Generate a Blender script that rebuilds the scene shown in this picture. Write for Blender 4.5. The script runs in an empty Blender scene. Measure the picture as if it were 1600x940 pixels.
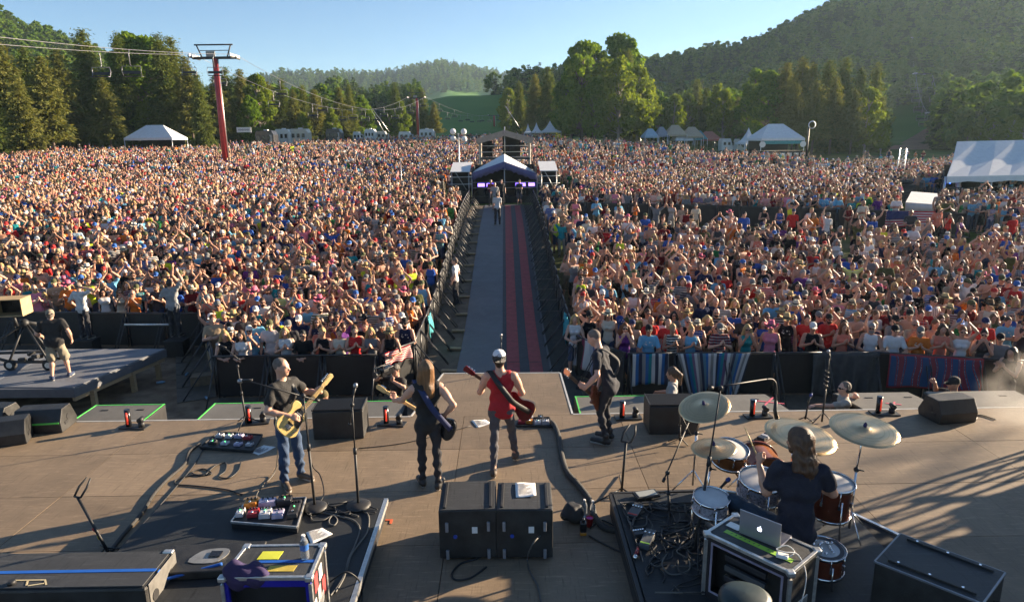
import bpy, math, random
import numpy as np
from mathutils import Matrix, Vector, noise as mnoise
random.seed(7); RNG = np.random.default_rng(11)
SC = bpy.context.scene
COL = SC.collection
R = math.radians

# ------------------------------------------------------------------ camera, light, exposure
FPX, EYE = 1067.0, 4.55                         # focal length in photo pixels, lens height above the stage deck
def _cam_axes(p=13.4, ya=.43, ro=.7):
    p, ya, ro = R(p), R(ya), R(ro)
    f = np.array([math.sin(ya)*math.cos(p), math.cos(ya)*math.cos(p), -math.sin(p)])
    r0 = np.array([math.cos(ya), -math.sin(ya), 0.0]); u0 = np.cross(r0, f)
    return f, r0*math.cos(ro)-u0*math.sin(ro), u0*math.cos(ro)+r0*math.sin(ro)
CF, CR, CU = _cam_axes(); CPOS = np.array([0, 0, EYE])
cam_d = bpy.data.cameras.new('camera'); cam = bpy.data.objects.new('camera', cam_d); COL.objects.link(cam)
cam_d.sensor_width = 36.0; cam_d.lens = FPX*36.0/1600.0; cam_d.clip_start = .1; cam_d.clip_end = 6000
cam.matrix_world = Matrix(((CR[0], CU[0], -CF[0], 0), (CR[1], CU[1], -CF[1], 0), (CR[2], CU[2], -CF[2], EYE), (0, 0, 0, 1)))
SC.camera = cam
SUN_AZ, SUN_EL = 66.0, 14.0                     # degrees clockwise from +Y, degrees above the horizon
SUN_DIR = Vector((math.sin(R(SUN_AZ))*math.cos(R(SUN_EL)), math.cos(R(SUN_AZ))*math.cos(R(SUN_EL)), math.sin(R(SUN_EL))))
world = bpy.data.worlds.new('World'); SC.world = world; world.use_nodes = True
wn = world.node_tree; wn.nodes.clear()
wo = wn.nodes.new('ShaderNodeOutputWorld'); wb = wn.nodes.new('ShaderNodeBackground'); sky = wn.nodes.new('ShaderNodeTexSky')
sky.sky_type = 'NISHITA'; sky.sun_disc = False; sky.sun_elevation = R(SUN_EL); sky.sun_rotation = R(SUN_AZ)
sky.altitude = 500; sky.air_density = .85; sky.dust_density = .25; sky.ozone_density = 3.0
wb.inputs['Strength'].default_value = .05
wn.links.new(sky.outputs[0], wb.inputs[0]); wn.links.new(wb.outputs[0], wo.inputs[0])
sun_d = bpy.data.lights.new('sun', 'SUN'); sun = bpy.data.objects.new('sun', sun_d); COL.objects.link(sun)
sun_d.energy = 5.0; sun_d.angle = R(.5); sun_d.color = (1.0, .80, .57)
sun.rotation_euler = SUN_DIR.to_track_quat('Z', 'Y').to_euler(); sun.location = (40, 20, 40)
SC.view_settings.view_transform = 'Standard'; SC.view_settings.look = 'None'
SC.view_settings.exposure = 2.0; SC.view_settings.gamma = 1.0; SC.view_settings.use_curve_mapping = False
SC.cycles.use_denoising = True
SC.cycles.max_bounces = 6; SC.cycles.diffuse_bounces = 3; SC.cycles.glossy_bounces = 3; SC.cycles.transparent_max_bounces = 12
SC.cycles.caustics_reflective = False; SC.cycles.caustics_refractive = False

# rays through photo pixels -> points of the place
def ray(x, y): return CF + CR*(x-800)/FPX - CU*(y-470)/FPX
def G(x, y, z=0.0):
    d = ray(x, y); return CPOS + d*(z-EYE)/d[2]
def AY(x, y, Y):
    d = ray(x, y); return CPOS + d*Y/d[1]
def PX(w):
    d = np.asarray(w, float)-CPOS; return 800+FPX*d@CR/(d@CF), 470-FPX*d@CU/(d@CF)

# ------------------------------------------------------------------ materials
MATS = {}
def newmat(name):
    m = bpy.data.materials.new(name); m.use_nodes = True; nt = m.node_tree
    return m, nt, nt.nodes['Principled BSDF']
def M(name, col=(.5, .5, .5), rough=.6, metal=0., var=.18, scale=6., bump=0., bscale=40., emit=None, estr=0., spec=.5, stretch=None):
    if name in MATS: return MATS[name]
    m, nt, b = newmat(name); N, L = nt.nodes, nt.links
    b.inputs['Roughness'].default_value = rough; b.inputs['Metallic'].default_value = metal
    b.inputs['Specular IOR Level'].default_value = spec
    tc = N.new('ShaderNodeTexCoord'); mp = N.new('ShaderNodeMapping'); L.new(tc.outputs['Object'], mp.inputs[0])
    if stretch: mp.inputs['Scale'].default_value = stretch
    if var > 0:
        n = N.new('ShaderNodeTexNoise'); n.inputs['Scale'].default_value = scale; n.inputs['Detail'].default_value = 5; n.inputs['Roughness'].default_value = .65
        L.new(mp.outputs[0], n.inputs['Vector'])
        r = N.new('ShaderNodeValToRGB'); r.color_ramp.elements[0].position = .3; r.color_ramp.elements[1].position = .72
        r.color_ramp.elements[0].color = tuple(c*(1-var) for c in col)+(1,); r.color_ramp.elements[1].color = tuple(min(1, c*(1+var)+var*.01) for c in col)+(1,)
        L.new(n.outputs['Fac'], r.inputs[0]); L.new(r.outputs[0], b.inputs['Base Color'])
        mr = N.new('ShaderNodeMapRange'); mr.inputs['To Min'].default_value = max(.03, rough-.12); mr.inputs['To Max'].default_value = min(1, rough+.12)
        L.new(n.outputs['Fac'], mr.inputs['Value']); L.new(mr.outputs[0], b.inputs['Roughness'])
    else: b.inputs['Base Color'].default_value = tuple(col)+(1,)
    if bump > 0:
        n2 = N.new('ShaderNodeTexNoise'); n2.inputs['Scale'].default_value = bscale; n2.inputs['Detail'].default_value = 3
        L.new(mp.outputs[0], n2.inputs['Vector']); bp = N.new('ShaderNodeBump'); bp.inputs['Strength'].default_value = bump; bp.inputs['Distance'].default_value = .02
        L.new(n2.outputs['Fac'], bp.inputs['Height']); L.new(bp.outputs[0], b.inputs['Normal'])
    if emit: b.inputs['Emission Color'].default_value = tuple(emit)+(1,); b.inputs['Emission Strength'].default_value = estr
    MATS[name] = m; return m

# ------------------------------------------------------------------ mesh builder
def rotz(a): c, s = math.cos(a), math.sin(a); return np.array([[c, -s, 0], [s, c, 0], [0, 0, 1.]])
def frame(x, z):                               # 3x3 with columns x, y, z from two hints
    x = np.asarray(x, float); x = x/np.linalg.norm(x); z = np.asarray(z, float); z = z-x*(z@x); z = z/np.linalg.norm(z)
    return np.stack([x, np.cross(z, x), z], 1)
class MB:
    def __init__(s): s.v = []; s.f = []; s.m = []; s.s = []; s.n = 0
    def add(s, v, f, m=0, smooth=False, rot=None, loc=None):
        v = np.asarray(v, float).reshape(-1, 3)
        if rot is not None: v = v@np.asarray(rot, float).T
        if loc is not None: v = v+np.asarray(loc, float)
        s.v.append(v); s.f += [tuple(int(i)+s.n for i in q) for q in f]; s.m += [m]*len(f) if np.isscalar(m) else list(m); s.s += [smooth]*len(f); s.n += len(v)
        return s
    def box(s, c, size, rot=None, m=0, taper=1.):
        hx, hy, hz = (k/2 for k in size); t = taper
        v = [(-hx, -hy, -hz), (hx, -hy, -hz), (hx, hy, -hz), (-hx, hy, -hz), (-hx*t, -hy*t, hz), (hx*t, -hy*t, hz), (hx*t, hy*t, hz), (-hx*t, hy*t, hz)]
        return s.add(v, [(3, 2, 1, 0), (4, 5, 6, 7), (0, 1, 5, 4), (1, 2, 6, 5), (2, 3, 7, 6), (3, 0, 4, 7)], m, False, rot, c)
    def tube(s, pts, r, n=8, m=0, cap=True, smooth=True):
        pts = [np.asarray(p, float) for p in pts]; k = len(pts); rr = [r]*k if np.isscalar(r) else list(r)
        V = []; ref = np.array([0, 0, 1.]); prev = None
        for i, p in enumerate(pts):
            t = pts[min(i+1, k-1)]-pts[max(i-1, 0)]; t = t/(np.linalg.norm(t)+1e-9)
            if prev is None:
                a = np.cross(t, ref if abs(t[2]) < .9 else np.array([1., 0, 0])); a /= np.linalg.norm(a)
            else:
                a = prev-t*(prev@t); a /= (np.linalg.norm(a)+1e-9)
            prev = a; b = np.cross(t, a)
            for j in range(n):
                w = 2*math.pi*j/n; V.append(p+rr[i]*(a*math.cos(w)+b*math.sin(w)))
        Fq = [(i*n+j, i*n+(j+1) % n, (i+1)*n+(j+1) % n, (i+1)*n+j) for i in range(k-1) for j in range(n)]
        s.add(V, Fq, m, smooth)
        if cap:
            o = s.n-k*n
            s.f += [tuple(o+j for j in reversed(range(n))), tuple(o+(k-1)*n+j for j in range(n))]; s.m += [m, m]; s.s += [False, False]
        return s
    def lathe(s, prof, n=24, m=0, rot=None, loc=None, smooth=True):
        V = []; k = len(prof)
        for r, z in prof:
            for j in range(n): w = 2*math.pi*j/n; V.append((r*math.cos(w), r*math.sin(w), z))
        Fq = [(i*n+j, i*n+(j+1) % n, (i+1)*n+(j+1) % n, (i+1)*n+j) for i in range(k-1) for j in range(n)]
        return s.add(V, Fq, m, smooth, rot, loc)
    def prism(s, poly, z0, z1, m=0, rot=None, loc=None, msides=None):
        n = len(poly); V = [(x, y, z0) for x, y in poly]+[(x, y, z1) for x, y in poly]
        s.add(V, [tuple(reversed(range(n))), tuple(range(n, 2*n))]+[(i, (i+1) % n, n+(i+1) % n, n+i) for i in range(n)],
              [m, m]+[m if msides is None else msides]*n, False, rot, loc)
        return s
    def ball(s, c, rx, ry=None, rz=None, n=10, m=0, rot=None):
        ry = ry or rx; rz = rz or rx
        prof = [(math.sin(math.pi*i/(n//2+2)), -math.cos(math.pi*i/(n//2+2))) for i in range(n//2+3)]; prof[0] = (1e-3, -1); prof[-1] = (1e-3, 1)
        V = []
        for r, z in prof:
            for j in range(n): w = 2*math.pi*j/n; V.append((rx*r*math.cos(w), ry*r*math.sin(w), rz*z))
        k = len(prof)
        return s.add(V, [(i*n+j, i*n+(j+1) % n, (i+1)*n+(j+1) % n, (i+1)*n+j) for i in range(k-1) for j in range(n)], m, True, rot, c)
    def sheet(s, fn, nu, nv, m=0, smooth=True):
        V = [fn(i/nu, j/nv) for j in range(nv+1) for i in range(nu+1)]
        return s.add(V, [(j*(nu+1)+i, j*(nu+1)+i+1, (j+1)*(nu+1)+i+1, (j+1)*(nu+1)+i) for j in range(nv) for i in range(nu)], m, smooth)
    def mesh(s, name, mats):
        me = bpy.data.meshes.new(name)
        v = np.concatenate(s.v) if s.v else np.zeros((0, 3))
        me.from_pydata(v.tolist(), [], s.f)
        for k in (mats if isinstance(mats, (list, tuple)) else [mats]): me.materials.append(k)
        me.polygons.foreach_set('material_index', np.array(s.m, np.int32)); me.polygons.foreach_set('use_smooth', np.array(s.s, bool))
        me.update(); return me
    def build(s, name, mats, parent=None, bevel=0., solid=0.):
        return link(name, s.mesh(name, mats), parent, bevel, solid)
def link(name, me, parent=None, bevel=0., solid=0.):
    o = bpy.data.objects.new(name, me); COL.objects.link(o)
    if parent is not None: o.parent = parent
    if solid > 0: d = o.modifiers.new('solid', 'SOLIDIFY'); d.thickness = solid
    if bevel > 0:
        d = o.modifiers.new('bevel', 'BEVEL'); d.width = bevel; d.segments = 2; d.limit_method = 'ANGLE'; d.angle_limit = R(40)
    return o
def tag(o, label=None, cat=None, group=None, kind=None):
    if label: o['label'] = label
    if cat: o['category'] = cat
    if group: o['group'] = group
    if kind: o['kind'] = kind
    return o
def thing(name, label, cat, loc=(0, 0, 0), rz=0., group=None, scale=1.):
    o = bpy.data.objects.new(name, None); o.empty_display_size = .1; COL.objects.link(o)
    o.location = tuple(float(k) for k in loc); o.rotation_euler = (0, 0, rz); o.scale = (scale,)*3
    return tag(o, label, cat, group)
def dup(root, loc=None, rz=None, label=None, group=None, scale=None):
    kids = {}
    for o in ALL_KIDS(root): kids.setdefault(o.parent, []).append(o)
    def cp(o, par):
        c = o.copy(); COL.objects.link(c)
        if par is not None: c.parent = par
        for k in kids.get(o, []): cp(k, c)
        return c
    c = cp(root, None)
    if loc is not None: c.location = tuple(float(k) for k in loc)
    if rz is not None: c.rotation_euler = (c.rotation_euler[0], c.rotation_euler[1], rz)
    if scale is not None: c.scale = (scale,)*3 if np.isscalar(scale) else scale
    return tag(c, label, None, group)
def ALL_KIDS(root): return root.children_recursive
def spline(pts, n=8):
    pts = [np.asarray(p, float) for p in pts]; out = []
    for i in range(len(pts)-1):
        p0 = pts[max(i-1, 0)]; p1 = pts[i]; p2 = pts[i+1]; p3 = pts[min(i+2, len(pts)-1)]
        for k in range(n):
            t = k/n; out.append(.5*((2*p1)+(-p0+p2)*t+(2*p0-5*p1+4*p2-p3)*t*t+(-p0+3*p1-3*p2+p3)*t**3))
    out.append(pts[-1]); return out
def cable(label, pts, r=.011, mat=None, n=8, cat='cable', group=None):
    mb = MB(); mb.tube(spline(pts, n), r, 6); return tag(mb.build('cable', mat or M('black_rubber')), label, cat, group)

# ------------------------------------------------------------------ bodies: smooth-blended distance fields turned into one continuous mesh
def surface_nets(d, org, h):
    s = d < 0
    nx, ny, nz = d.shape
    tot = np.zeros((nx-1, ny-1, nz-1), np.int8)
    offs = [(i, j, k) for i in (0, 1) for j in (0, 1) for k in (0, 1)]
    for i, j, k in offs: tot += s[i:nx-1+i, j:ny-1+j, k:nz-1+k]
    cells = np.argwhere((tot > 0) & (tot < 8))
    cv = {o: d[cells[:, 0]+o[0], cells[:, 1]+o[1], cells[:, 2]+o[2]] for o in offs}
    acc = np.zeros((len(cells), 3)); cnt = np.zeros(len(cells))
    for a in offs:
        for ax in range(3):
            if a[ax] == 0:
                b = tuple(1 if q == ax else a[q] for q in range(3))
                da, db = cv[a], cv[b]; c = (da < 0) != (db < 0)
                t = np.where(c, da/np.where(c, da-db, 1), 0)
                p = np.tile(np.array(a, float), (len(cells), 1)); p[:, ax] += t
                acc += p*c[:, None]; cnt += c
    V = (cells+acc/cnt[:, None])*h+org
    idx = -np.ones((nx-1, ny-1, nz-1), np.int64); idx[tuple(cells.T)] = np.arange(len(cells))
    Q = []
    for ax in range(3):
        o1, o2 = (ax+1) % 3, (ax+2) % 3
        sl0 = [slice(1, -1)]*3; sl0[ax] = slice(0, -1); sl1 = [slice(1, -1)]*3; sl1[ax] = slice(1, None)
        A, B = s[tuple(sl0)], s[tuple(sl1)]
        for flip, mask in ((False, A & ~B), (True, ~A & B)):
            e = np.argwhere(mask)
            if not len(e): continue
            base = e.copy(); base[:, o1] += 1; base[:, o2] += 1
            q = []
            for u, w in ((-1, -1), (0, -1), (0, 0), (-1, 0)):
                c = base.copy(); c[:, o1] += u; c[:, o2] += w
                q.append(idx[c[:, 0], c[:, 1], c[:, 2]])
            q = np.stack(q, 1)
            Q.append(q[:, ::-1] if flip else q)
    return V, np.concatenate(Q), cells

class Field:
    """Regions of smooth-blended primitives sampled on one grid."""
    def __init__(s, lo, hi, h):
        s.h = h; s.lo = np.asarray(lo, float); n = np.ceil((np.asarray(hi)-s.lo)/h).astype(int)+1
        s.n = n; s.ax = [s.lo[i]+h*np.arange(n[i]) for i in range(3)]; s.reg = {}
    def _sub(s, lo, hi):
        a = [max(0, int((lo[i]-s.lo[i])/s.h)) for i in range(3)]; b = [min(s.n[i], int((hi[i]-s.lo[i])/s.h)+2) for i in range(3)]
        if any(b[i] <= a[i] for i in range(3)): return None, None
        sl = tuple(slice(a[i], b[i]) for i in range(3))
        return sl, np.stack(np.meshgrid(*(s.ax[i][sl[i]] for i in range(3)), indexing='ij'), -1).astype(np.float32)
    def put(s, region, sl, d, k, sub=False):
        g = s.reg.setdefault(region, np.full(s.n, .3, np.float32)); c = g[sl]
        if sub: g[sl] = np.maximum(c, -d); return
        if k > 0:
            hh = np.maximum(k-np.abs(c-d), 0)/k; g[sl] = np.minimum(c, d)-hh*hh*k*.25
        else: g[sl] = np.minimum(c, d)
    def cap(s, region, a, b, ra, rb=None, k=.03, sq=None, sub=False, wob=0., wf=30.):
        a = np.asarray(a, float); b = np.asarray(b, float); rb = ra if rb is None else rb; mr = max(ra, rb)+.06+k
        sl, p = s._sub(np.minimum(a, b)-mr, np.maximum(a, b)+mr)
        if sl is None: return
        p = p-a.astype(np.float32); v = (b-a).astype(np.float32); kk = 1.
        if sq is not None:
            ax, f = sq; ax = np.asarray(ax, np.float32)/np.float32(np.linalg.norm(ax)); p = p+(p@ax)[..., None]*ax*(1/f-1); v = v+ax*(v@ax)*(1/f-1); kk = .5+.5*f
        t = np.clip((p@v)/max(float(v@v), 1e-9), 0, 1)
        d = (np.linalg.norm(p-t[..., None]*v, axis=-1)-(ra+(rb-ra)*t))*kk
        if wob: 
            P = p+a.astype(np.float32); d = d+wob*np.sin(P[..., 2]*wf+np.sin(P[..., 0]*wf*.7)*2+P[..., 1]*wf*.5)*np.sin(P[..., 0]*wf*.6+P[..., 1]*wf*.45+1.3)
        s.put(region, sl, d.astype(np.float32), k, sub)
    def ell(s, region, c, rad, Rm=None, k=.02, sub=False, wob=0., wf=40.):
        c = np.asarray(c, float); rad = np.asarray(rad, np.float32); mr = float(max(rad))+.06+k
        sl, p = s._sub(c-mr, c+mr)
        if sl is None: return
        P = p; p = p-c.astype(np.float32)
        if Rm is not None: p = p@np.asarray(Rm, np.float32)
        q = p/rad; l = np.linalg.norm(q, axis=-1)+1e-6
        d = l*(l-1)/(np.linalg.norm(q/rad, axis=-1)+1e-6)
        if wob: d = d+wob*np.sin(P[..., 0]*wf+2*np.sin(P[..., 2]*wf*.25))*np.sin(P[..., 1]*wf*.8+P[..., 2]*wf*.2)
        s.put(region, sl, d.astype(np.float32), k, sub)
    def mesh(s, order, kreg=.006):
        regs = [r for r in order if r in s.reg]; d = None
        for r in regs:
            c = s.reg[r]
            if d is None: d = c.copy()
            else:
                hh = np.maximum(kreg-np.abs(c-d), 0)/kreg; d = np.minimum(d, c)-hh*hh*kreg*.25
        d[0], d[-1] = .1, .1; d[:, 0], d[:, -1] = .1, .1; d[:, :, 0], d[:, :, -1] = .1, .1
        V, Q, cells = surface_nets(d, s.lo, s.h)
        vals = np.stack([sum(s.reg[r][cells[:, 0]+i, cells[:, 1]+j, cells[:, 2]+k] for i in (0, 1) for j in (0, 1) for k in (0, 1)) for r in regs], 1)
        fl = vals[Q].sum(1).argmin(1)
        lab = np.array([order.index(r) for r in regs])[fl]
        return V, Q, lab

STAND = dict(pelvis=(0, 0, .96), chest=(0, .01, 1.27), neck=(0, -.01, 1.47), head=(0, .02, 1.635),
             shR=(.178, -.01, 1.42), shL=(-.178, -.01, 1.42), elR=(.25, -.04, 1.14), elL=(-.25, -.04, 1.14), wrR=(.27, .06, .90), wrL=(-.27, .06, .90),
             hipR=(.09, 0, .92), hipL=(-.09, 0, .92), knR=(.11, .02, .50), knL=(-.11, .02, .50), anR=(.12, -.02, .09), anL=(-.12, -.02, .09),
             toR=(.15, .15, .035), toL=(-.15, .15, .035))
REG = ['skin', 'shirt', 'pants', 'shoe', 'dark', 'lip', 'beard', 'hair', 'sole', 'trim']
def hrot(yaw=0, pitch=0, roll=0):              # head frame: yaw + turns to the person's left, pitch + looks down
    cy, sy = math.cos(R(yaw)), math.sin(R(yaw)); cp, sp = math.cos(R(pitch)), math.sin(R(pitch)); cr, sr = math.cos(R(roll)), math.sin(R(roll))
    Z = np.array([[cy, -sy, 0], [sy, cy, 0], [0, 0, 1]]); X = np.array([[1, 0, 0], [0, cp, sp], [0, -sp, cp]]); Yr = np.array([[cr, 0, sr], [0, 1, 0], [-sr, 0, cr]])
    return Z@X@Yr
def put_head(F, J, Rm, glasses=False, beard=False, fine=True, ears=True):
    c = np.array(J['head'], float); T = lambda x, y, z: c+Rm@np.array((x, y, z), float)
    F.ell('skin', T(0, -.012, .025), (.076, .098, .102), Rm, .02)
    F.cap('skin', T(0, .028, -.03), T(0, .05, -.078), .058, .038, .03)
    F.ell('skin', T(0, .03, -.02), (.062, .062, .085), Rm, .02)
    F.cap('skin', T(0, .086, .012), T(0, .104, -.022), .010, .016, .014)
    F.cap('skin', T(-.035, .074, .028), T(.035, .074, .028), .011, .011, .015)
    for q in (-1, 1):
        if ears: F.ell('skin', T(q*.076, -.008, -.002), (.012, .02, .034), Rm, .008)
        F.ell('skin', T(q*.03, .092, .012), (.015, .012, .011), Rm, .004, sub=True)
        if not glasses: F.ell('dark', T(q*.031, .080, .012), (.013, .010, .009), Rm, 0)
    if glasses:
        for q in (-1, 1):
            F.ell('dark', T(q*.033, .088, .012), (.030, .014, .022), Rm, 0)
            F.cap('dark', T(q*.062, .07, .017), T(q*.080, -.01, .012), .007, .006, 0)
        F.cap('dark', T(-.02, .098, .016), T(.02, .098, .016), .007, .007, 0)
    F.cap('lip', T(-.020, .088, -.048), T(.020, .088, -.048), .009, .009, 0)
    if beard:
        F.cap('beard', T(0, .052, -.075), T(0, .055, -.088), .048, .036, .02)
        for q in (-1, 1): F.cap('beard', T(q*.066, .0, -.01), T(q*.032, .055, -.085), .020, .03, .02)
        F.cap('beard', T(-.026, .089, -.034), T(.026, .089, -.034), .011, .011, .01)
    F.cap('skin', np.array(J['neck'], float)+(0, 0, -.04), T(0, -.022, -.06), .06, .055, .03)
def put_hand(F, wr, dirv, palm, curl=.5, side=1, spread=.012, region='skin', thick=1.):
    """palm: direction the palm faces; side: +1 thumb on the frame's +y side."""
    D = frame(dirv, palm); wr = np.asarray(wr, float); T = lambda x, y, z: wr+D@np.array((x, y, z), float)
    F.cap(region, T(0, 0, 0), T(.05, 0, .0), .026, .034, .015, sq=(D[:, 2], .5))
    F.cap(region, T(.055, -.026, 0), T(.055, .026, 0), .023, .023, .015, sq=(D[:, 2], .55))
    F.cap(region, T(.085, -.026, 0), T(.085, .026, 0), .018, .018, .012, sq=(D[:, 2], .65))
    for i, (y, ln) in enumerate(((.030, .072), (.010, .080), (-.011, .074), (-.030, .058))):
        p = np.array((.088, y, 0)); a = curl*(.55+.12*i)
        for sgi, (f, rr) in enumerate(((.45, .0092), (.32, .0085), (.23, .0075))):
            q = p+ln*f*np.array((math.cos(a), spread*y*30*(.3), math.sin(a)))
            F.cap(region, T(*p), T(*q), rr*thick, rr*thick*.95, .003); p = q; a += curl*(1.0+.1*i)
    p0 = T(.022, side*.026, .008); p1 = T(.055, side*.052, .022); p2 = T(.085, side*(.052-.02*curl), .034+.012*curl)
    F.cap(region, p0, p1, .0125*thick, .0105*thick, .008); F.cap(region, p1, p2, .0105*thick, .0085*thick, .004)

def put_body(F, J, shirt='tee', pants='long', build=1., fold=.006, arms=True, shirt_len=0., shoes=True, boots=False, bare_hands=None):
    J = {k: np.array(v, float) for k, v in J.items()}
    lat = J['shR']-J['shL']; lat /= np.linalg.norm(lat)
    up = J['neck']-J['pelvis']; up /= np.linalg.norm(up); fw = np.cross(up, lat); fw /= np.linalg.norm(fw); b = build
    hl = J['hipR']-J['hipL']; hl /= np.linalg.norm(hl)
    pe, ch, nk = J['pelvis'], J['chest'], J['neck']
    wa = pe+(ch-pe)*.45
    def torso(rg, g, kz=.05, w=0.):
        F.cap(rg, pe-hl*.06*b, pe+hl*.06*b, (.106+g)*b, None, kz, sq=(fw, .84), wob=w)
        F.cap(rg, wa-lat*.045*b, wa+lat*.045*b, (.098+g)*b, None, kz, sq=(fw, .80), wob=w)
        F.cap(rg, ch-lat*.065*b, ch+lat*.065*b, (.110+g)*b, None, kz, sq=(fw, .84), wob=w)
        F.cap(rg, ch+up*.10-lat*.085, ch+up*.10+lat*.085, (.098+g), None, kz, sq=(fw, .80), wob=w)
    torso('skin', -.012 if not shirt else -.022)
    F.cap('skin', J['shL']+lat*.03, J['shR']-lat*.03, .056 if shirt not in ('tee', 'long') else .046, None, .05)
    F.cap('skin', nk-up*.05-lat*.05, nk-up*.05+lat*.05, .052, None, .05, sq=(fw, .85))
    for s in 'RL':
        sh, el, wr = J['sh'+s], J['el'+s], J['wr'+s]
        if shirt not in ('tee', 'long'): F.cap('skin', sh, sh+(el-sh)*.5, .056*b, .050*b, .04)
        F.cap('skin', sh+(el-sh)*(.3 if shirt not in ('tee', 'long') else .5), el, (.050 if shirt not in ('tee', 'long') else .044)*b, .039*b, .03)
        F.cap('skin', el, el+(wr-el)*.35, .040*b, .041*b, .02); F.cap('skin', el+(wr-el)*.3, wr, .041*b, .027, .02)
    if shirt:
        w = fold
        torso('shirt', .008, .05, w)
        if shirt_len: F.cap('shirt', pe-up*shirt_len*.45-hl*.066*b, pe-up*shirt_len*.45+hl*.066*b, .115*b, None, .04, sq=(fw, .86), wob=w)
        if shirt in ('tee', 'long', 'sleeveless'):
            F.cap('shirt', J['shL']+lat*.035, J['shR']-lat*.035, .062, None, .05, wob=w*.6)
            F.cap('shirt', nk-up*.055-lat*.05, nk-up*.055+lat*.05, .061, None, .05, sq=(fw, .88))
        if shirt in ('tank', 'sleeveless'):
            for q in (-1, 1):
                xx = .10 if shirt == 'tank' else .125
                F.cap('shirt', ch+lat*q*.09+up*.06, nk+lat*q*xx-up*.045, .066, .055, .03)
        if shirt in ('tee', 'long'):
            for s in 'RL':
                sh, el, wr = J['sh'+s], J['el'+s], J['wr'+s]
                F.cap('shirt', sh-(el-sh)*.02, sh+(el-sh)*(.62 if shirt == 'tee' else 1), .062*b, .062*b, .03, wob=w)
                if shirt == 'long': F.cap('shirt', el, wr, .054*b, .036, .02, wob=w)
    if pants:
        F.cap('pants', pe-up*.03-hl*.06*b, pe-up*.03+hl*.06*b, .111*b, None, .04, sq=(fw, .86), wob=fold*.5)
        for s in 'RL':
            hp, kn, an = J['hip'+s], J['kn'+s], J['an'+s]
            q = {'long': (1., 1.), 'slim': (1., .82), 'shorts': (.95, 1.2)}[pants][1]
            F.cap('pants', hp-up*.02, kn, .090*b, .064*q*b, .04, wob=fold)
            if pants == 'shorts': F.cap('skin', kn+(hp-kn)*.3, kn, .066*b, .054, .03); F.cap('skin', kn, kn+(an-kn)*.35, .053, .055, .03); F.cap('skin', kn+(an-kn)*.3, an, .054, .035, .03)
            else: F.cap('skin', an+(kn-an)*.2, an, .038, .035, .02)
            if pants != 'shorts':
                F.cap('pants', kn, kn+(an-kn)*.35, .066*q, .066*q, .03, wob=fold*.7); F.cap('pants', kn+(an-kn)*.3, kn+(an-kn)*.93, .065*q, .054*q, .03, wob=fold*1.3, wf=45)
            else: F.cap('pants', kn+(hp-kn)*.3, kn+(hp-kn)*.05, .09*b, .088*b, .03, wob=fold)
    if shoes:
        for s in 'RL':
            an, to = J['an'+s], J['to'+s]; d = to-an; d[2] = 0; d /= np.linalg.norm(d)+1e-9; heel = np.array((an[0], an[1], to[2]))-d*.035; heel[2] = an[2]-.055
            F.cap('shoe', an+(0, 0, .06 if boots else -.01), heel+d*.05+(0, 0, .015), .048, .046, .03)
            F.cap('shoe', heel+(0, 0, .018), to+(0, 0, .012), .044, .040, .03); 
            F.cap('sole', heel+(0, 0, -.012), to+(0, 0, -.016), .034, .036, .0)
def body_mesh(name, mats, V, Q, lab, smooth_it=1):
    me = bpy.data.meshes.new(name)
    if smooth_it:
        nb = np.zeros_like(V); cn = np.zeros(len(V))
        for _ in range(smooth_it):
            nb[:] = 0; cn[:] = 0
            for i in range(4):
                np.add.at(nb, Q[:, i], V[Q[:, (i+1) % 4]]+V[Q[:, i-1]]); np.add.at(cn, Q[:, i], 2)
            V = V*.5+.5*nb/cn[:, None]
    me.vertices.add(len(V)); me.vertices.foreach_set('co', V.astype(np.float32).ravel())
    me.loops.add(len(Q)*4); me.loops.foreach_set('vertex_index', Q.astype(np.int32).ravel())
    me.polygons.add(len(Q)); me.polygons.foreach_set('loop_start', np.arange(0, len(Q)*4, 4, dtype=np.int32))
    for m in mats: me.materials.append(m)
    me.polygons.foreach_set('material_index', lab.astype(np.int32)); me.polygons.foreach_set('use_smooth', np.ones(len(Q), bool))
    me.update(calc_edges=True); me.validate(); return me
def bounds(J, pad=.25):
    A = np.array(list(J.values()), float); return A.min(0)-pad, A.max(0)+pad+np.array((0, 0, .05))

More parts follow.
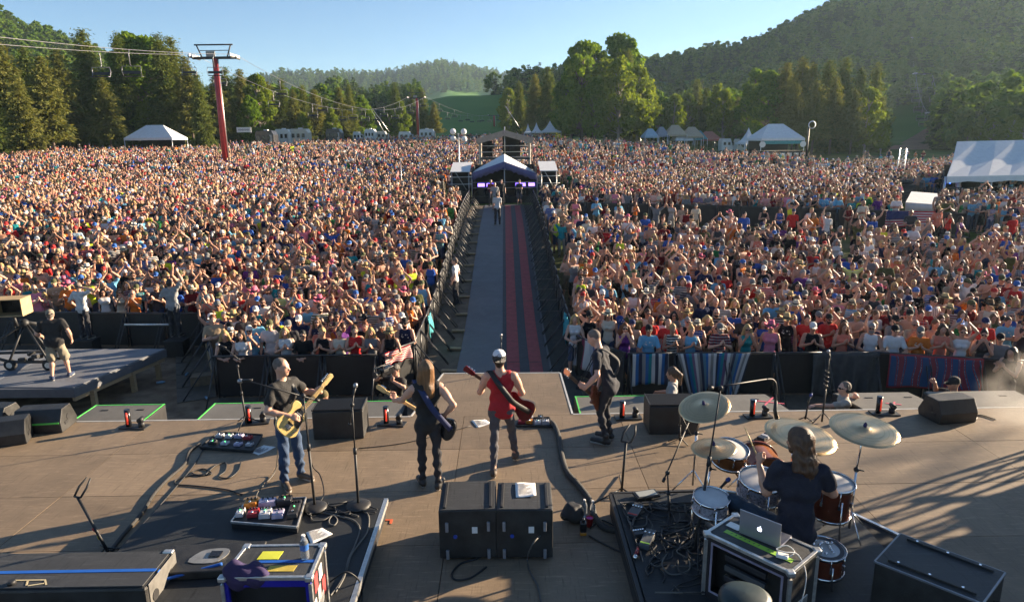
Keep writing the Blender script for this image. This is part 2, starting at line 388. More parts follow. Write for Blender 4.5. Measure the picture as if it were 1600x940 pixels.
# ------------------------------------------------------------------ the setting: one ground sheet with the field, the slopes and the hills
GND = -1.77
def azel(x, y): d = ray(x, y); return math.atan2(d[0], d[1]), math.atan2(d[2], math.hypot(d[0], d[1]))
def sstep(t): t = np.clip(t, 0, 1); return t*t*(3-2*t)
BASE_Y = [-80, 22, 40, 57, 74, 100, 130, 170, 260, 900]; BASE_Z = [GND, GND, -1.5, -.40, 1.1, 2.5, 3.4, 4.4, 7.0, 12.0]
def ridge(pts, Rr, sub):
    a = sorted((azel(x, y)[0], EYE+Rr*math.tan(azel(x, y)[1])-sub) for x, y in pts)
    a = [(a[0][0]-.22, -30.0)]+a+[(min(a[-1][0]+.2, .97), -30.0)]      # the hills die away to both sides, low towards the evening sun
    return np.array([p[0] for p in a]), np.array([p[1] for p in a])
HILLS = [  # foot radius, ridge radius, ridge line through photo points, tree height on it
    (112, 400, ridge([(-900, 120), (-500, -30), (-200, -30), (0, 18), (60, 44), (130, 68), (185, 86), (240, 112), (300, 140), (370, 175), (450, 215)], 400, 9)),
    (480, 1000, ridge([(200, 160), (380, 120), (440, 108), (520, 109), (600, 110), (640, 102), (690, 91), (745, 101), (800, 114), (900, 118), (1000, 130), (1100, 160), (1200, 215)], 1000, 12)),
    (175, 310, ridge([(430, 215), (520, 168), (600, 160), (645, 154), (700, 148), (750, 150), (800, 146), (880, 142), (960, 146), (1040, 152), (1150, 165)], 310, 0)),
    (150, 450, ridge([(860, 160), (900, 140), (960, 116), (1000, 104), (1040, 97), (1075, 88), (1110, 78), (1140, 78), (1190, 58), (1230, 40), (1265, 22), (1330, -6), (1400, -38), (1500, -80), (1600, -110), (1700, -110), (1800, -60)], 450, 8)),
]
def height(x, y):
    x = np.asarray(x, float); y = np.asarray(y, float); r = np.hypot(x, y); az = np.arctan2(x, y)
    z = np.interp(np.where(y > 0, y+(r-y)*.35, y), BASE_Y, BASE_Z)
    z = z-1.9*sstep((x-8)/38)*sstep((y-38)/55)          # the field falls away to the right
    front = sstep((y-20)/40)
    for r0, r1, (aa, zz) in HILLS:
        zr = np.interp(az, aa, zz, left=-30, right=-30)
        t = (r-r0)/(r1-r0); up = np.where(t < 1, np.clip(t, 0, 1)**1.15*(.25+.75*sstep(t)), 1-.35*sstep((r-r1)/(r1*.9)))
        z = np.maximum(z, np.interp(r0, BASE_Y, BASE_Z)*up.clip(0, 1)*0+zr*up)*front+z*(1-front)
    far = sstep((r-120)/150)
    z = z+far*(1.3*np.sin(x*.045+1.2*np.sin(y*.021))*np.cos(y*.037)+.6*np.sin(x*.11+y*.07))+sstep((r-30)/40)*.10*np.sin(x*.31)*np.sin(y*.27)
    return z
def hz(x, y): return float(height(x, y))
def ground_material():
    m, nt, b = newmat('ground_cover'); N, L = nt.nodes, nt.links; b.inputs['Roughness'].default_value = .95; b.inputs['Specular IOR Level'].default_value = .15
    g = N.new('ShaderNodeNewGeometry'); sep = N.new('ShaderNodeSeparateXYZ'); L.new(g.outputs['Position'], sep.inputs[0])
    def nz(s, d=6): n = N.new('ShaderNodeTexNoise'); n.inputs['Scale'].default_value = s; n.inputs['Detail'].default_value = d; L.new(g.outputs['Position'], n.inputs['Vector']); return n.outputs['Fac']
    def ramp(f, stops):
        r = N.new('ShaderNodeValToRGB'); e = r.color_ramp.elements
        while len(e) < len(stops): e.new(.5)
        for k, (p, c) in enumerate(stops): e[k].position = p; e[k].color = tuple(c)+(1,)
        L.new(f, r.inputs[0]); return r.outputs[0]
    grass = ramp(nz(.22), [(.3, (.035, .070, .012)), (.55, (.085, .125, .022)), (.75, (.16, .17, .045))])
    hill = ramp(nz(.02), [(.3, (.055, .15, .032)), (.7, (.12, .24, .05))])
    dirt = ramp(nz(3.), [(.3, (.12, .082, .055)), (.7, (.25, .18, .12))])
    def mix(a, c, f):
        x = N.new('ShaderNodeMix'); x.data_type = 'RGBA'; L.new(f, x.inputs['Factor']); L.new(a, x.inputs['A']); L.new(c, x.inputs['B']); return x.outputs['Result']
    def mr(v, a, c): x = N.new('ShaderNodeMapRange'); x.inputs['From Min'].default_value = a; x.inputs['From Max'].default_value = c; L.new(v, x.inputs['Value']); return x.outputs[0]
    ln = N.new('ShaderNodeVectorMath'); ln.operation = 'LENGTH'; L.new(g.outputs['Position'], ln.inputs[0])
    patch = N.new('ShaderNodeMath'); patch.operation = 'ADD'; L.new(mr(sep.outputs['Y'], 34, 22), patch.inputs[0]); L.new(mr(nz(.07), .56, .66), patch.inputs[1]); patch.use_clamp = True
    far = mr(ln.outputs['Value'], 165, 215)
    c = mix(mix(grass, dirt, patch.outputs[0]), hill, far); L.new(c, b.inputs['Base Color'])
    bp = N.new('ShaderNodeBump'); bp.inputs['Strength'].default_value = .5; bp.inputs['Distance'].default_value = .05; L.new(nz(9., 4), bp.inputs['Height']); L.new(bp.outputs[0], b.inputs['Normal'])
    return m
rr = np.concatenate([np.linspace(.5, 30, 14), np.linspace(33, 230, 70), np.geomspace(236, 2600, 75)])
aa = np.concatenate([np.linspace(-math.pi, -1.0, 40, endpoint=False), np.linspace(-1.0, 1.0, 240, endpoint=False), np.linspace(1.0, math.pi, 41)])
Rg, Ag = np.meshgrid(rr, aa, indexing='ij'); Xg, Yg = Rg*np.sin(Ag), Rg*np.cos(Ag); Zg = height(Xg, Yg)
na = len(aa)
gm = MB(); gm.add(np.stack([Xg, Yg, Zg], -1).reshape(-1, 3), [((i+1)*na+j, (i+1)*na+j+1, i*na+j+1, i*na+j) for i in range(len(rr)-1) for j in range(na-1)], 0, True)
gm.add([(Xg[0, j], Yg[0, j], Zg[0, j]) for j in range(na)], [tuple(reversed(range(na-1)))])
tag(gm.build('ground', ground_material()), kind='structure')

# stage deck: separate panels over a dark base, aluminium lip
deck_mat = None
def deck_material(name, col, wear=.25):
    m, nt, b = newmat(name); N, L = nt.nodes, nt.links; b.inputs['Roughness'].default_value = .62; b.inputs['Specular IOR Level'].default_value = .35
    g = N.new('ShaderNodeNewGeometry'); oi = N.new('ShaderNodeObjectInfo')
    def nz(s, d, vec=None, dist=0.):
        n = N.new('ShaderNodeTexNoise'); n.inputs['Scale'].default_value = s; n.inputs['Detail'].default_value = d; n.inputs['Roughness'].default_value = .7; n.inputs['Distortion'].default_value = dist
        L.new(vec or g.outputs['Position'], n.inputs['Vector']); return n.outputs['Fac']
    mp = N.new('ShaderNodeMapping'); mp.inputs['Scale'].default_value = (1, 9, 1); mp.inputs['Rotation'].default_value = (0, 0, .4); L.new(g.outputs['Position'], mp.inputs[0])
    mp2 = N.new('ShaderNodeMapping'); mp2.inputs['Scale'].default_value = (14, 1, 1); mp2.inputs['Rotation'].default_value = (0, 0, -.5); L.new(g.outputs['Position'], mp2.inputs[0])
    r = N.new('ShaderNodeValToRGB'); e = r.color_ramp.elements; e[0].position = .28; e[1].position = .74
    e[0].color = tuple(c*.72 for c in col)+(1,); e[1].color = tuple(c*1.22 for c in col)+(1,)
    L.new(nz(1.1, 8, dist=.6), r.inputs[0])
    def scr(v, lo, hi, c, a):
        q = N.new('ShaderNodeMapRange'); q.inputs['From Min'].default_value = lo; q.inputs['From Max'].default_value = hi; q.inputs['To Max'].default_value = a; L.new(v, q.inputs['Value'])
        x = N.new('ShaderNodeMix'); x.data_type = 'RGBA'; L.new(q.outputs[0], x.inputs['Factor']); x.inputs['B'].default_value = tuple(c)+(1,); return x
    a = scr(nz(3.2, 6, mp.outputs[0]), .54, .68, [c*1.5 for c in col], wear*1.2); L.new(r.outputs[0], a.inputs['A'])
    c2 = scr(nz(2.6, 6, mp2.outputs[0]), .56, .70, [c*.5 for c in col], wear*1.3); L.new(a.outputs['Result'], c2.inputs['A'])
    c3 = scr(nz(45, 3), .66, .72, [c*.45 for c in col], wear*1.4); L.new(c2.outputs['Result'], c3.inputs['A'])
    hv = N.new('ShaderNodeHueSaturation'); pr = N.new('ShaderNodeMapRange'); pr.inputs['To Min'].default_value = .84; pr.inputs['To Max'].default_value = 1.10; L.new(oi.outputs['Random'], pr.inputs['Value'])
    L.new(pr.outputs[0], hv.inputs['Value']); L.new(c3.outputs['Result'], hv.inputs['Color']); L.new(hv.outputs[0], b.inputs['Base Color'])
    bp = N.new('ShaderNodeBump'); bp.inputs['Strength'].default_value = .25; bp.inputs['Distance'].default_value = .01; L.new(nz(60, 4), bp.inputs['Height']); L.new(bp.outputs[0], b.inputs['Normal'])
    return m
DECK = deck_material('worn_deck_board', (.215, .160, .106), .75); RISER = deck_material('worn_black_board', (.028, .031, .034), .9); GREYDECK = deck_material('grey_deck_board', (.17, .18, .20))
ALU = M('aluminium', (.62, .62, .60), .38, .85, .2, 20); BLACK = M('black_rubber', (.016, .016, .017), .55, 0, .3); STEEL = M('black_steel', (.018, .018, .019), .55, .1, .3, 12)
SKIRT = M('black_cloth', (.012, .012, .013), .9, 0, .3, 8)
LIP_Y = 10.77
stage = tag(MB().box((0, 2.9, -.9), (28, 15.6, 1.6)).build('stage', SKIRT), kind='structure')
XS = [-13.75+2.6*i for i in range(11)]; XS = [-.75+2.6*i for i in range(-5, 6)]; YS = [LIP_Y-1.25*i for i in range(0, 13)]
me_panel = MB().box((0, 0, -.02), (2.592, 1.242, .04)).mesh('deck_panel', DECK)
for i in range(len(XS)-1):
    for j in range(len(YS)-1):
        o = link('deck_panel', me_panel, stage); o.location = ((XS[i]+XS[i+1])/2, (YS[j]+YS[j+1])/2, -.0006*((i*7+j*3) % 4))
thr = MB(); poly = [(-1.65, LIP_Y+.004), (1.08, LIP_Y+.004), (1.03, 12.86), (-1.29, 12.92)]
thr.prism(poly, -.06, -.003); tb = thr.build('thrust_panel', DECK, stage)
MB().prism([(x*.97, y-.03) for x, y in poly], -1.7, -.065).build('thrust_skirt', SKIRT, stage)
lp = MB()
for a, b in (((-13.7, LIP_Y), (-1.66, LIP_Y)), ((1.09, LIP_Y), (12.2, LIP_Y)), ((-1.65, LIP_Y+.01), (-1.30, 12.9)), ((1.08, LIP_Y+.01), (1.04, 12.85)), ((-1.30, 12.93), (1.04, 12.87))):
    a = np.array(a); b = np.array(b); d = b-a; lp.box(((a[0]+b[0])/2, (a[1]+b[1])/2+.018, -.022), (np.linalg.norm(d), .032, .05), rotz(math.atan2(d[1], d[0])))
lp.build('edge_trim', M('pale_edge', (.55, .54, .50), .5, .3), stage)

# low deck boxes in front of the lip, edged with green tape
GREEN = M('green_tape', (.10, .62, .10), .5, 0, .1)
CARPET = deck_material('grey_carpeted_box', (.15, .142, .125))
def front_box(x0, x1, y1, label, tape, slant=0., z=-.10):
    cx = (x0+x1)/2; t = thing('front_platform', label, 'platform', (cx, LIP_Y+.06, z)); w = (x1-x0)/2; d = y1-LIP_Y-.06
    MB().prism([(-w, 0), (w, 0), (w+slant, d), (-w+slant, d)], -1.0, -.012, 0).build('platform_base', STEEL, t, .01)
    MB().prism([(-w+.03, .0), (w-.03, 0), (w-.03+slant, d-.03), (-w+.03+slant, d-.03)], -.011, 0).build('platform_top', CARPET, t)
    g = MB(); 
    if 'b' in tape: g.box((slant, d-.02, .003), (2*w, .022, .006))
    if 'l' in tape: g.box((-w+slant/2+.02, d/2, .0032), (.022, math.hypot(d, slant), .006), rotz(-math.atan2(slant, d)))
    if 'r' in tape: g.box((w+slant/2-.02, d/2, .0032), (.022, math.hypot(d, slant), .006), rotz(-math.atan2(slant, d)))
    if tape: g.build('green_tape_edge', GREEN, t)
    for q in (-.5, .5): MB().box((q*w, d*.72, .004), (.13, .035, .01)).build('recessed_handle', BLACK, t)
    return t
def fx(px, py, z=-.1): return G(px, py, z)[0]
front_box(fx(110, 657)+.02, fx(225, 657)+.0, 11.78, 'grey topped front platform edged in green tape beside the black floor wedges', 'blr', .0)
front_box(fx(305, 657), -1.86, 11.78, 'wide grey front platform with green tape behind the bald man in a black tee', 'bl', .0)
front_box(1.22, 2.95, 11.85, 'green taped front platform next to the projecting stage tongue and the bending musician', 'bl', .0)
front_box(3.02, fx(1240, 641), 11.85, 'plain grey front platform with pink tape crosses behind the tilted cymbals', '', -.18)
front_box(fx(1335, 640)+.18, 7.6, 11.85, 'plain grey front platform between the pit worker and the black stage wedge', '', -.18)
front_box(7.68, 9.4, 11.85, 'dark front platform past the black stage wedge and beside the rising smoke', '', 0)
# camera platform on the left
cp = thing('camera_platform', 'low grey deck platform carrying the wheeled camera crane', 'platform', (0, 0, -1.0))
pc = [(-19.5, 15.25), (-10.12, 15.1), (-9.43, 18.15), (-19.5, 18.27)]
MB().prism(pc, -.22, -.001).build('platform_frame', M('grey_paint', (.10, .105, .115), .6), cp, .01)
for k in range(4):
    a, b = -19.45+k*2.38, -19.45+(k+1)*2.38-.015
    def lx(xx, yy): return xx if k < 3 or xx < -12 else -10.15+(yy-15.1)*.226
    MB().prism([(a, 15.27), (lx(b, 15.14), 15.14), (lx(b, 18.12), 18.12), (a, 18.22)], .001, .02).build('deck_panel', GREYDECK, cp)
wd = M('raw_timber', (.34, .24, .13), .8, 0, .25, 8, stretch=(1, 1, 6))
for x, y in ((-10.0, 15.6), (-9.75, 16.9), (-9.6, 17.9), (-12.2, 15.35), (-14.5, 15.4), (-17, 15.4)):
    MB().box((x, y, -.5), (.11, .11, .54)).build('post', wd, cp)
MB().box((-9.84, 16.6, -.27), (.08, 3.0, .09), rotz(-.225)).build('beam', wd, cp)

# the aisle between the barricades: ground boards, dirt edge with paddles, two red runners
AIS0, AIS1 = 17.6, 47.2
def aisle_sheet(x0, x1, y0, y1, dz, name, mat, nu=2, nv=40):
    mb = MB(); mb.sheet(lambda u, v: (x0+(x1-x0)*u, y0+(y1-y0)*v, hz(0, y0+(y1-y0)*v)+dz), nu, nv)
    return tag(mb.build(name, mat, None, 0, 0), kind='structure')
aisle_sheet(-1.42, 1.22, 15.2, AIS1, .10, 'walkway', deck_material('grey_floor_mat', (.125, .128, .135), .2))
aisle_sheet(-2.35, -1.425, 15.2, AIS1, .07, 'path', M('packed_dirt', (.12, .09, .06), .95, 0, .35, 3))
aisle_sheet(1.225, 1.85, 15.2, AIS1, .07, 'path', M('trodden_turf', (.035, .035, .03), .95, 0, .35, 3))
aisle_sheet(-.16, 1.16, 15.2, AIS1, .114, 'rubber_matting', M('dark_matting', (.045, .045, .05), .8, 0, .3, 3), 1)
RED = M('red_runner', (.30, .055, .055), .85, 0, .3, 5, .3, 60)
for x in (-.03, .60):
    for k in range(10):
        y0 = 15.4+k*3.1; aisle_sheet(x, x+.36, y0, y0+3.07, .13+.004*(k % 2), 'carpet_runner', RED, 2, 6)
# boards lying on the dirt strip
for k in range(13):
    y = 17.9+k*1.9+random.uniform(-.2, .2)
    b = MB().box((0, 0, .06), (.42, .16, .05)).build('plank', wd); b.location = (-1.62, y, hz(0, y)+.07); b.rotation_euler = (0, 0, random.uniform(-.12, .12))
    tag(b, 'pale board lying on the aisle dirt strip', 'board', 'boards along the aisle dirt strip')

# ------------------------------------------------------------------ trees
def leaf_material(name, c0, c1, trans=.45):
    m, nt, b = newmat(name); N, L = nt.nodes, nt.links; nt.nodes.remove(b); out = N['Material Output']
    g = N.new('ShaderNodeNewGeometry'); oi = N.new('ShaderNodeObjectInfo'); ad = N.new('ShaderNodeMath'); ad.operation = 'MULTIPLY_ADD'
    L.new(g.outputs['Random Per Island'], ad.inputs[0]); ad.inputs[1].default_value = .65; ml = N.new('ShaderNodeMath'); ml.operation = 'MULTIPLY'; ml.inputs[1].default_value = .35
    L.new(oi.outputs['Random'], ml.inputs[0]); L.new(ml.outputs[0], ad.inputs[2])
    r = N.new('ShaderNodeValToRGB'); r.color_ramp.elements[0].color = tuple(c0)+(1,); r.color_ramp.elements[1].color = tuple(c1)+(1,); L.new(ad.outputs[0], r.inputs[0])
    d = N.new('ShaderNodeBsdfDiffuse'); t = N.new('ShaderNodeBsdfTranslucent'); mx = N.new('ShaderNodeMixShader'); mx.inputs[0].default_value = trans
    br = N.new('ShaderNodeMix'); br.data_type = 'RGBA'; br.blend_type = 'MULTIPLY'; br.inputs['Factor'].default_value = 1; br.inputs['B'].default_value = (1.25, 1.2, .55, 1); L.new(r.outputs[0], br.inputs['A'])
    L.new(r.outputs[0], d.inputs[0]); L.new(br.outputs['Result'], t.inputs[0]); L.new(d.outputs[0], mx.inputs[1]); L.new(t.outputs[0], mx.inputs[2]); L.new(mx.outputs[0], out.inputs[0]); return m
LEAF = {'spruce': leaf_material('spruce_needles', (.06, .105, .026), (.19, .205, .055), .35), 'pine': leaf_material('pine_needles', (.08, .11, .03), (.23, .215, .065), .35),
        'broad': leaf_material('broad_leaves', (.055, .125, .016), (.19, .28, .035), .5), 'bright': leaf_material('young_leaves', (.085, .15, .018), (.22, .26, .04), .5)}
BARK = M('bark', (.14, .105, .08), .9, 0, .35, 4, .6, 10, stretch=(1, 1, .3)); PALEBARK = M('pale_bark', (.30, .26, .22), .85, 0, .35, 4)
def quads(P, Nn, U, s, asp=1.):
    """one small leaf-spray face per point: centre P, normal Nn, long axis U, size s"""
    U = U/np.linalg.norm(U, axis=1)[:, None]; W = np.cross(Nn, U); W /= (np.linalg.norm(W, axis=1)[:, None]+1e-9); s = s[:, None]
    bend = np.cross(U, W)*s*.18
    V = np.stack([P-U*s+bend, P-W*s*asp*.62, P+U*s*1.1+bend, P+W*s*asp*.62], 1).reshape(-1, 3)
    n = len(P); return V, [(4*i, 4*i+1, 4*i+2, 4*i+3) for i in range(n)]
def conifer(rng, n=2600, rad=.17, droop=.35, bare=.12, lay=26, leaf=.028, ragged=.4):
    """unit height; whorled drooping branches carrying needle sprays"""
    P, U = [], []; limbs = MB()
    lens = {}
    for l in range(lay):
        t = bare+(1-bare)*(l+.5*rng.random())/lay; R0 = rad*(1-t)**.75*(1-ragged*.5+ragged*rng.random())+.012
        nb = int(4+5*(1-t)+2*rng.random()); a0 = rng.random()*6.28
        for k in range(nb):
            a = a0+6.283*k/nb+rng.normal()*.25; L0 = R0*(.65+.6*rng.random()); dr = droop*(1.2-t)
            m = max(3, int(n/lay/nb*(L0/(rad*.6))*1.35)); s = rng.random(m)**.7
            rr = s*L0; z = t-dr*rr*(.4+s)+(.25*rr*s*s)
            j = rng.normal(size=(m, 3))*np.array([.018, .018, .009])*(.5+s[:, None])
            p = np.stack([rr*math.cos(a), rr*math.sin(a), z], 1)+j; P.append(p)
            u = np.stack([np.full(m, math.cos(a)), np.full(m, math.sin(a)), -dr-.2*s], 1)+rng.normal(size=(m, 3))*.45; U.append(u)
            if t < .75: limbs.tube([(0, 0, t), (L0*.8*math.cos(a), L0*.8*math.sin(a), t-dr*L0*.7)], [.0035*(1.3-t), .0012], 3, cap=False)
    P = np.concatenate(P); U = np.concatenate(U); Nn = rng.normal(size=P.shape)*.5+np.array([0, 0, 1.])
    V, Fq = quads(P, Nn, U, leaf*(.6+.8*rng.random(len(P)))*(1.15-.55*P[:, 2].clip(0, 1)), .55)
    limbs.tube([(0, 0, -.03), (.003, 0, .25), (-.003, .002, .6), (0, 0, .98)], [.017, .013, .008, .002], 7)
    return V, Fq, limbs
def broadleaf(rng, n=3600, rx=.27, ry=.27, z0=.22, clumps=26, leaf=.022, low=.5, airy=0.):
    P, Nn = [], []; limbs = MB(); limbs.tube([(0, 0, -.03), (.008, 0, .2), (-.006, .006, .45), (.01, 0, .78)], [.020, .016, .012, .004], 7)
    for c in range(clumps):
        z = z0+(.97-z0)*((c+rng.random())/clumps); h = (z-z0)/(.97-z0); env = math.sin(math.pi*min(1, .12+.85*h**.8))**.7
        a = rng.random()*6.283; rr = env*(.35+.65*rng.random()**.6); C0 = np.array([rx*rr*math.cos(a), ry*rr*math.sin(a), z]); cr = (.045+.055*rng.random())*(1.1-.3*h)
        m = int(n/clumps*(.6+.8*rng.random())*(cr/.072)); d = rng.normal(size=(m, 3)); d /= np.linalg.norm(d, axis=1)[:, None]
        q = (.35+.65*rng.random((m, 1))**.5)*(1+.35*rng.normal(size=(m, 1))*airy)
        P.append(C0+d*q*cr*np.array([1, 1, .78])); Nn.append(d+rng.normal(size=(m, 3))*.55+np.array([0, 0, .5]))
        b = np.array([.0, 0, max(.15, z-.18*rng.random()-.08)]); limbs.tube([b, b*.4+C0*.6+(0, 0, -.01), C0], [.0065, .004, .0015], 4, cap=False)
    P = np.concatenate(P); Nn = np.concatenate(Nn)
    V, Fq = quads(P, Nn, rng.normal(size=P.shape), leaf*(.55+.9*rng.random(len(P))), 1.1)
    return V, Fq, limbs
def tree_meshes(fn, leafm, bark, nm, **kw):
    V, Fq, limbs = fn(RNG, **kw); c = MB(); c.add(V, Fq); return c.mesh(nm+'_crown', leafm), limbs.mesh(nm+'_trunk', bark)
TV = {
 'spruce': [tree_meshes(conifer, LEAF['spruce'], BARK, 'spruce', n=9000, rad=.15+.02*k, bare=.08, lay=38, leaf=.021) for k in range(2)],
 'pine': [tree_meshes(conifer, LEAF['pine'], BARK, 'pine', n=8000, rad=.19+.03*k, droop=.14, bare=.24, lay=26, leaf=.025, ragged=.7) for k in range(3)],
 'broad': [tree_meshes(broadleaf, LEAF['broad'], BARK, 'broadleaf', n=11000, clumps=74, leaf=.0165, rx=.25+.05*k, ry=.25+.05*k, z0=.16) for k in range(2)],
 'bright': [tree_meshes(broadleaf, LEAF['bright'], PALEBARK, 'young_tree', n=9000, clumps=66, leaf=.0160, rx=.22, ry=.22, z0=.16+.1*k, airy=.3) for k in range(2)],
}
TCAT = {'spruce': 'spruce_tree', 'pine': 'pine_tree', 'broad': 'broadleaf_tree', 'bright': 'young_tree'}
TDESC = {'spruce': ['dark pointed spruce', 'tall ragged spruce', 'narrow spruce'], 'pine': ['tall pine with bare lower trunk', 'brown green pine with loose branches', 'bushy pine'],
         'broad': ['full round leafy tree', 'deep green leafy tree', 'broad leafy tree'], 'bright': ['bright yellow green leafy tree', 'pale sunlit leafy tree', 'light green young tree']}
SEEN_LABELS = set()
def tree(kind, px, ytop, Y, where, wide=1., dz=0.):
    b = AY(px, 215, Y); x = float(b[0]); z = hz(x, Y)-.15; top = AY(px, ytop, Y)[2]; h = float(top-z)
    i = RNG.integers(len(TV[kind])); cm, tm = TV[kind][i]
    lab = None
    for d in TDESC[kind][i % 3:]+TDESC[kind]:
        for e in ('', ' of the row', ' tip showing'):
            l = d+' '+where
            if l not in SEEN_LABELS: lab = l; break
        if lab: break
    lab = lab or TDESC[kind][0]+' '+where
    SEEN_LABELS.add(lab)
    t = thing(TCAT[kind], lab, 'tree', (x, Y, z), RNG.random()*6.28, TG.get(where))
    w_ = wide*RNG.uniform(.80, 1.08); t.scale = (h*w_, h*w_, h)
    link('crown', cm, t); link('trunk', tm, t); return t
TG = {}
LEFT = [  # px, top y, distance, kind
 (-60, 70, 92, 'spruce'), (-20, 62, 96, 'pine'), (22, 66, 90, 'pine'), (58, 70, 102, 'spruce'), (82, 88, 88, 'pine'), (108, 78, 104, 'pine'), (128, 150, 108, 'bright'), (152, 44, 108, 'spruce'), (172, 120, 100, 'pine'),
 (188, 138, 111, 'bright'), (203, 50, 112, 'spruce'), (222, 52, 118, 'broad'), (246, 56, 116, 'broad'), (236, 152, 111, 'bright'), (266, 52, 110, 'spruce'), (284, 56, 112, 'spruce'), (302, 88, 108, 'pine'), (318, 112, 104, 'spruce'),
 (305, 165, 112, 'broad'), (345, 118, 114, 'pine'), (362, 104, 118, 'spruce'), (384, 108, 124, 'pine'), (408, 116, 120, 'bright'), (424, 128, 126, 'pine'), (446, 122, 130, 'spruce'), (463, 140, 128, 'pine'), (478, 132, 134, 'spruce'),
 (496, 140, 136, 'pine'), (512, 148, 140, 'spruce'), (534, 136, 142, 'pine'), (550, 132, 146, 'spruce'), (566, 150, 150, 'broad'), (-5, 120, 84, 'spruce'), (40, 130, 82, 'pine'), (200, 90, 122, 'broad'), (395, 150, 116, 'broad'), (520, 170, 132, 'bright'), (475, 175, 126, 'bright')]
BESIDE = ['behind the white tent on the left', 'at the far left edge of the field', 'behind the red lift tower', 'along the parked campers on the left', 'under the chairlift chairs on the left slope', 'at the left end of the tree row']
def where_left(px): return 'at the left end of the tree row' if px < 70 else 'left of the white tent' if px < 190 else 'behind the white tent on the left' if px < 300 else 'behind the red lift tower' if px < 390 else 'above the parked campers' if px < 480 else 'beside the small ski slope'
for a in LEFT: tree(a[3], a[0], a[1], a[2], where_left(a[0]), 1.0 if a[3] != 'pine' else 1.05)
MID = [(620, 128, 172, 'spruce'), (628, 158, 166, 'bright'), (646, 140, 176, 'spruce'), (662, 138, 178, 'spruce'), (680, 160, 172, 'pine'), (610, 170, 168, 'broad'),
 (795, 138, 186, 'bright'), (812, 128, 166, 'spruce'), (836, 116, 160, 'pine'), (856, 104, 156, 'spruce'), (870, 130, 160, 'spruce'), (882, 125, 150, 'broad'),
 (908, 64, 140, 'broad'), (926, 68, 146, 'broad'), (893, 100, 144, 'broad'), (944, 92, 136, 'bright'), (968, 52, 150, 'broad'), (978, 78, 146, 'spruce'), (966, 90, 132, 'bright'), (996, 104, 138, 'bright'), (930, 120, 132, 'broad'), (1006, 120, 142, 'bright')]
def where_mid(px): return 'beside the second red lift tower' if px < 700 else 'behind the far white tents' if px < 885 else 'in the tall clump beyond the mixing tent'
for a in MID: tree(a[3], a[0], a[1], a[2], where_mid(a[0]), 1.0 if a[0] < 885 else .95)
RIGHT = [(1030, 152, 158, 'broad'), (1052, 148, 156, 'bright'), (1072, 146, 160, 'bright'), (1085, 124, 162, 'spruce'), (1100, 138, 160, 'spruce'), (1118, 132, 150, 'bright'), (1135, 150, 152, 'broad'), (1128, 140, 146, 'bright'), (1150, 152, 146, 'pine'),
 (1176, 108, 142, 'broad'), (1190, 112, 136, 'bright'), (1200, 112, 128, 'broad'), (1222, 98, 126, 'pine'), (1246, 92, 122, 'pine'), (1262, 100, 120, 'pine'), (1286, 94, 124, 'spruce'), (1310, 90, 122, 'spruce'), (1298, 120, 116, 'pine'), (1336, 106, 122, 'spruce'), (1360, 98, 124, 'spruce'),
 (1352, 138, 116, 'bright'), (1378, 186, 112, 'bright'), (1238, 130, 116, 'pine'), (1270, 128, 114, 'pine'), (1330, 140, 114, 'pine'), (1372, 150, 120, 'spruce')]
def where_right(px): return 'behind the camping umbrellas on the right' if px < 1140 else 'behind the small covered side stage' if px < 1280 else 'at the right end of the dark pine stand'
for a in RIGHT: tree(a[3], a[0], a[1], a[2], where_right(a[0]))
FARR = [(1535, 178, 118, 'bright'), (1550, 184, 112, 'bright'), (1580, 180, 110, 'bright'), (1600, 184, 104, 'bright'), (1512, 196, 122, 'broad'), (1625, 170, 112, 'broad'), (1470, 200, 128, 'broad'), (1490, 205, 126, 'broad')]
for a in FARR: tree(a[3], a[0], a[1], a[2], 'behind the big white tent roof', 1.2)

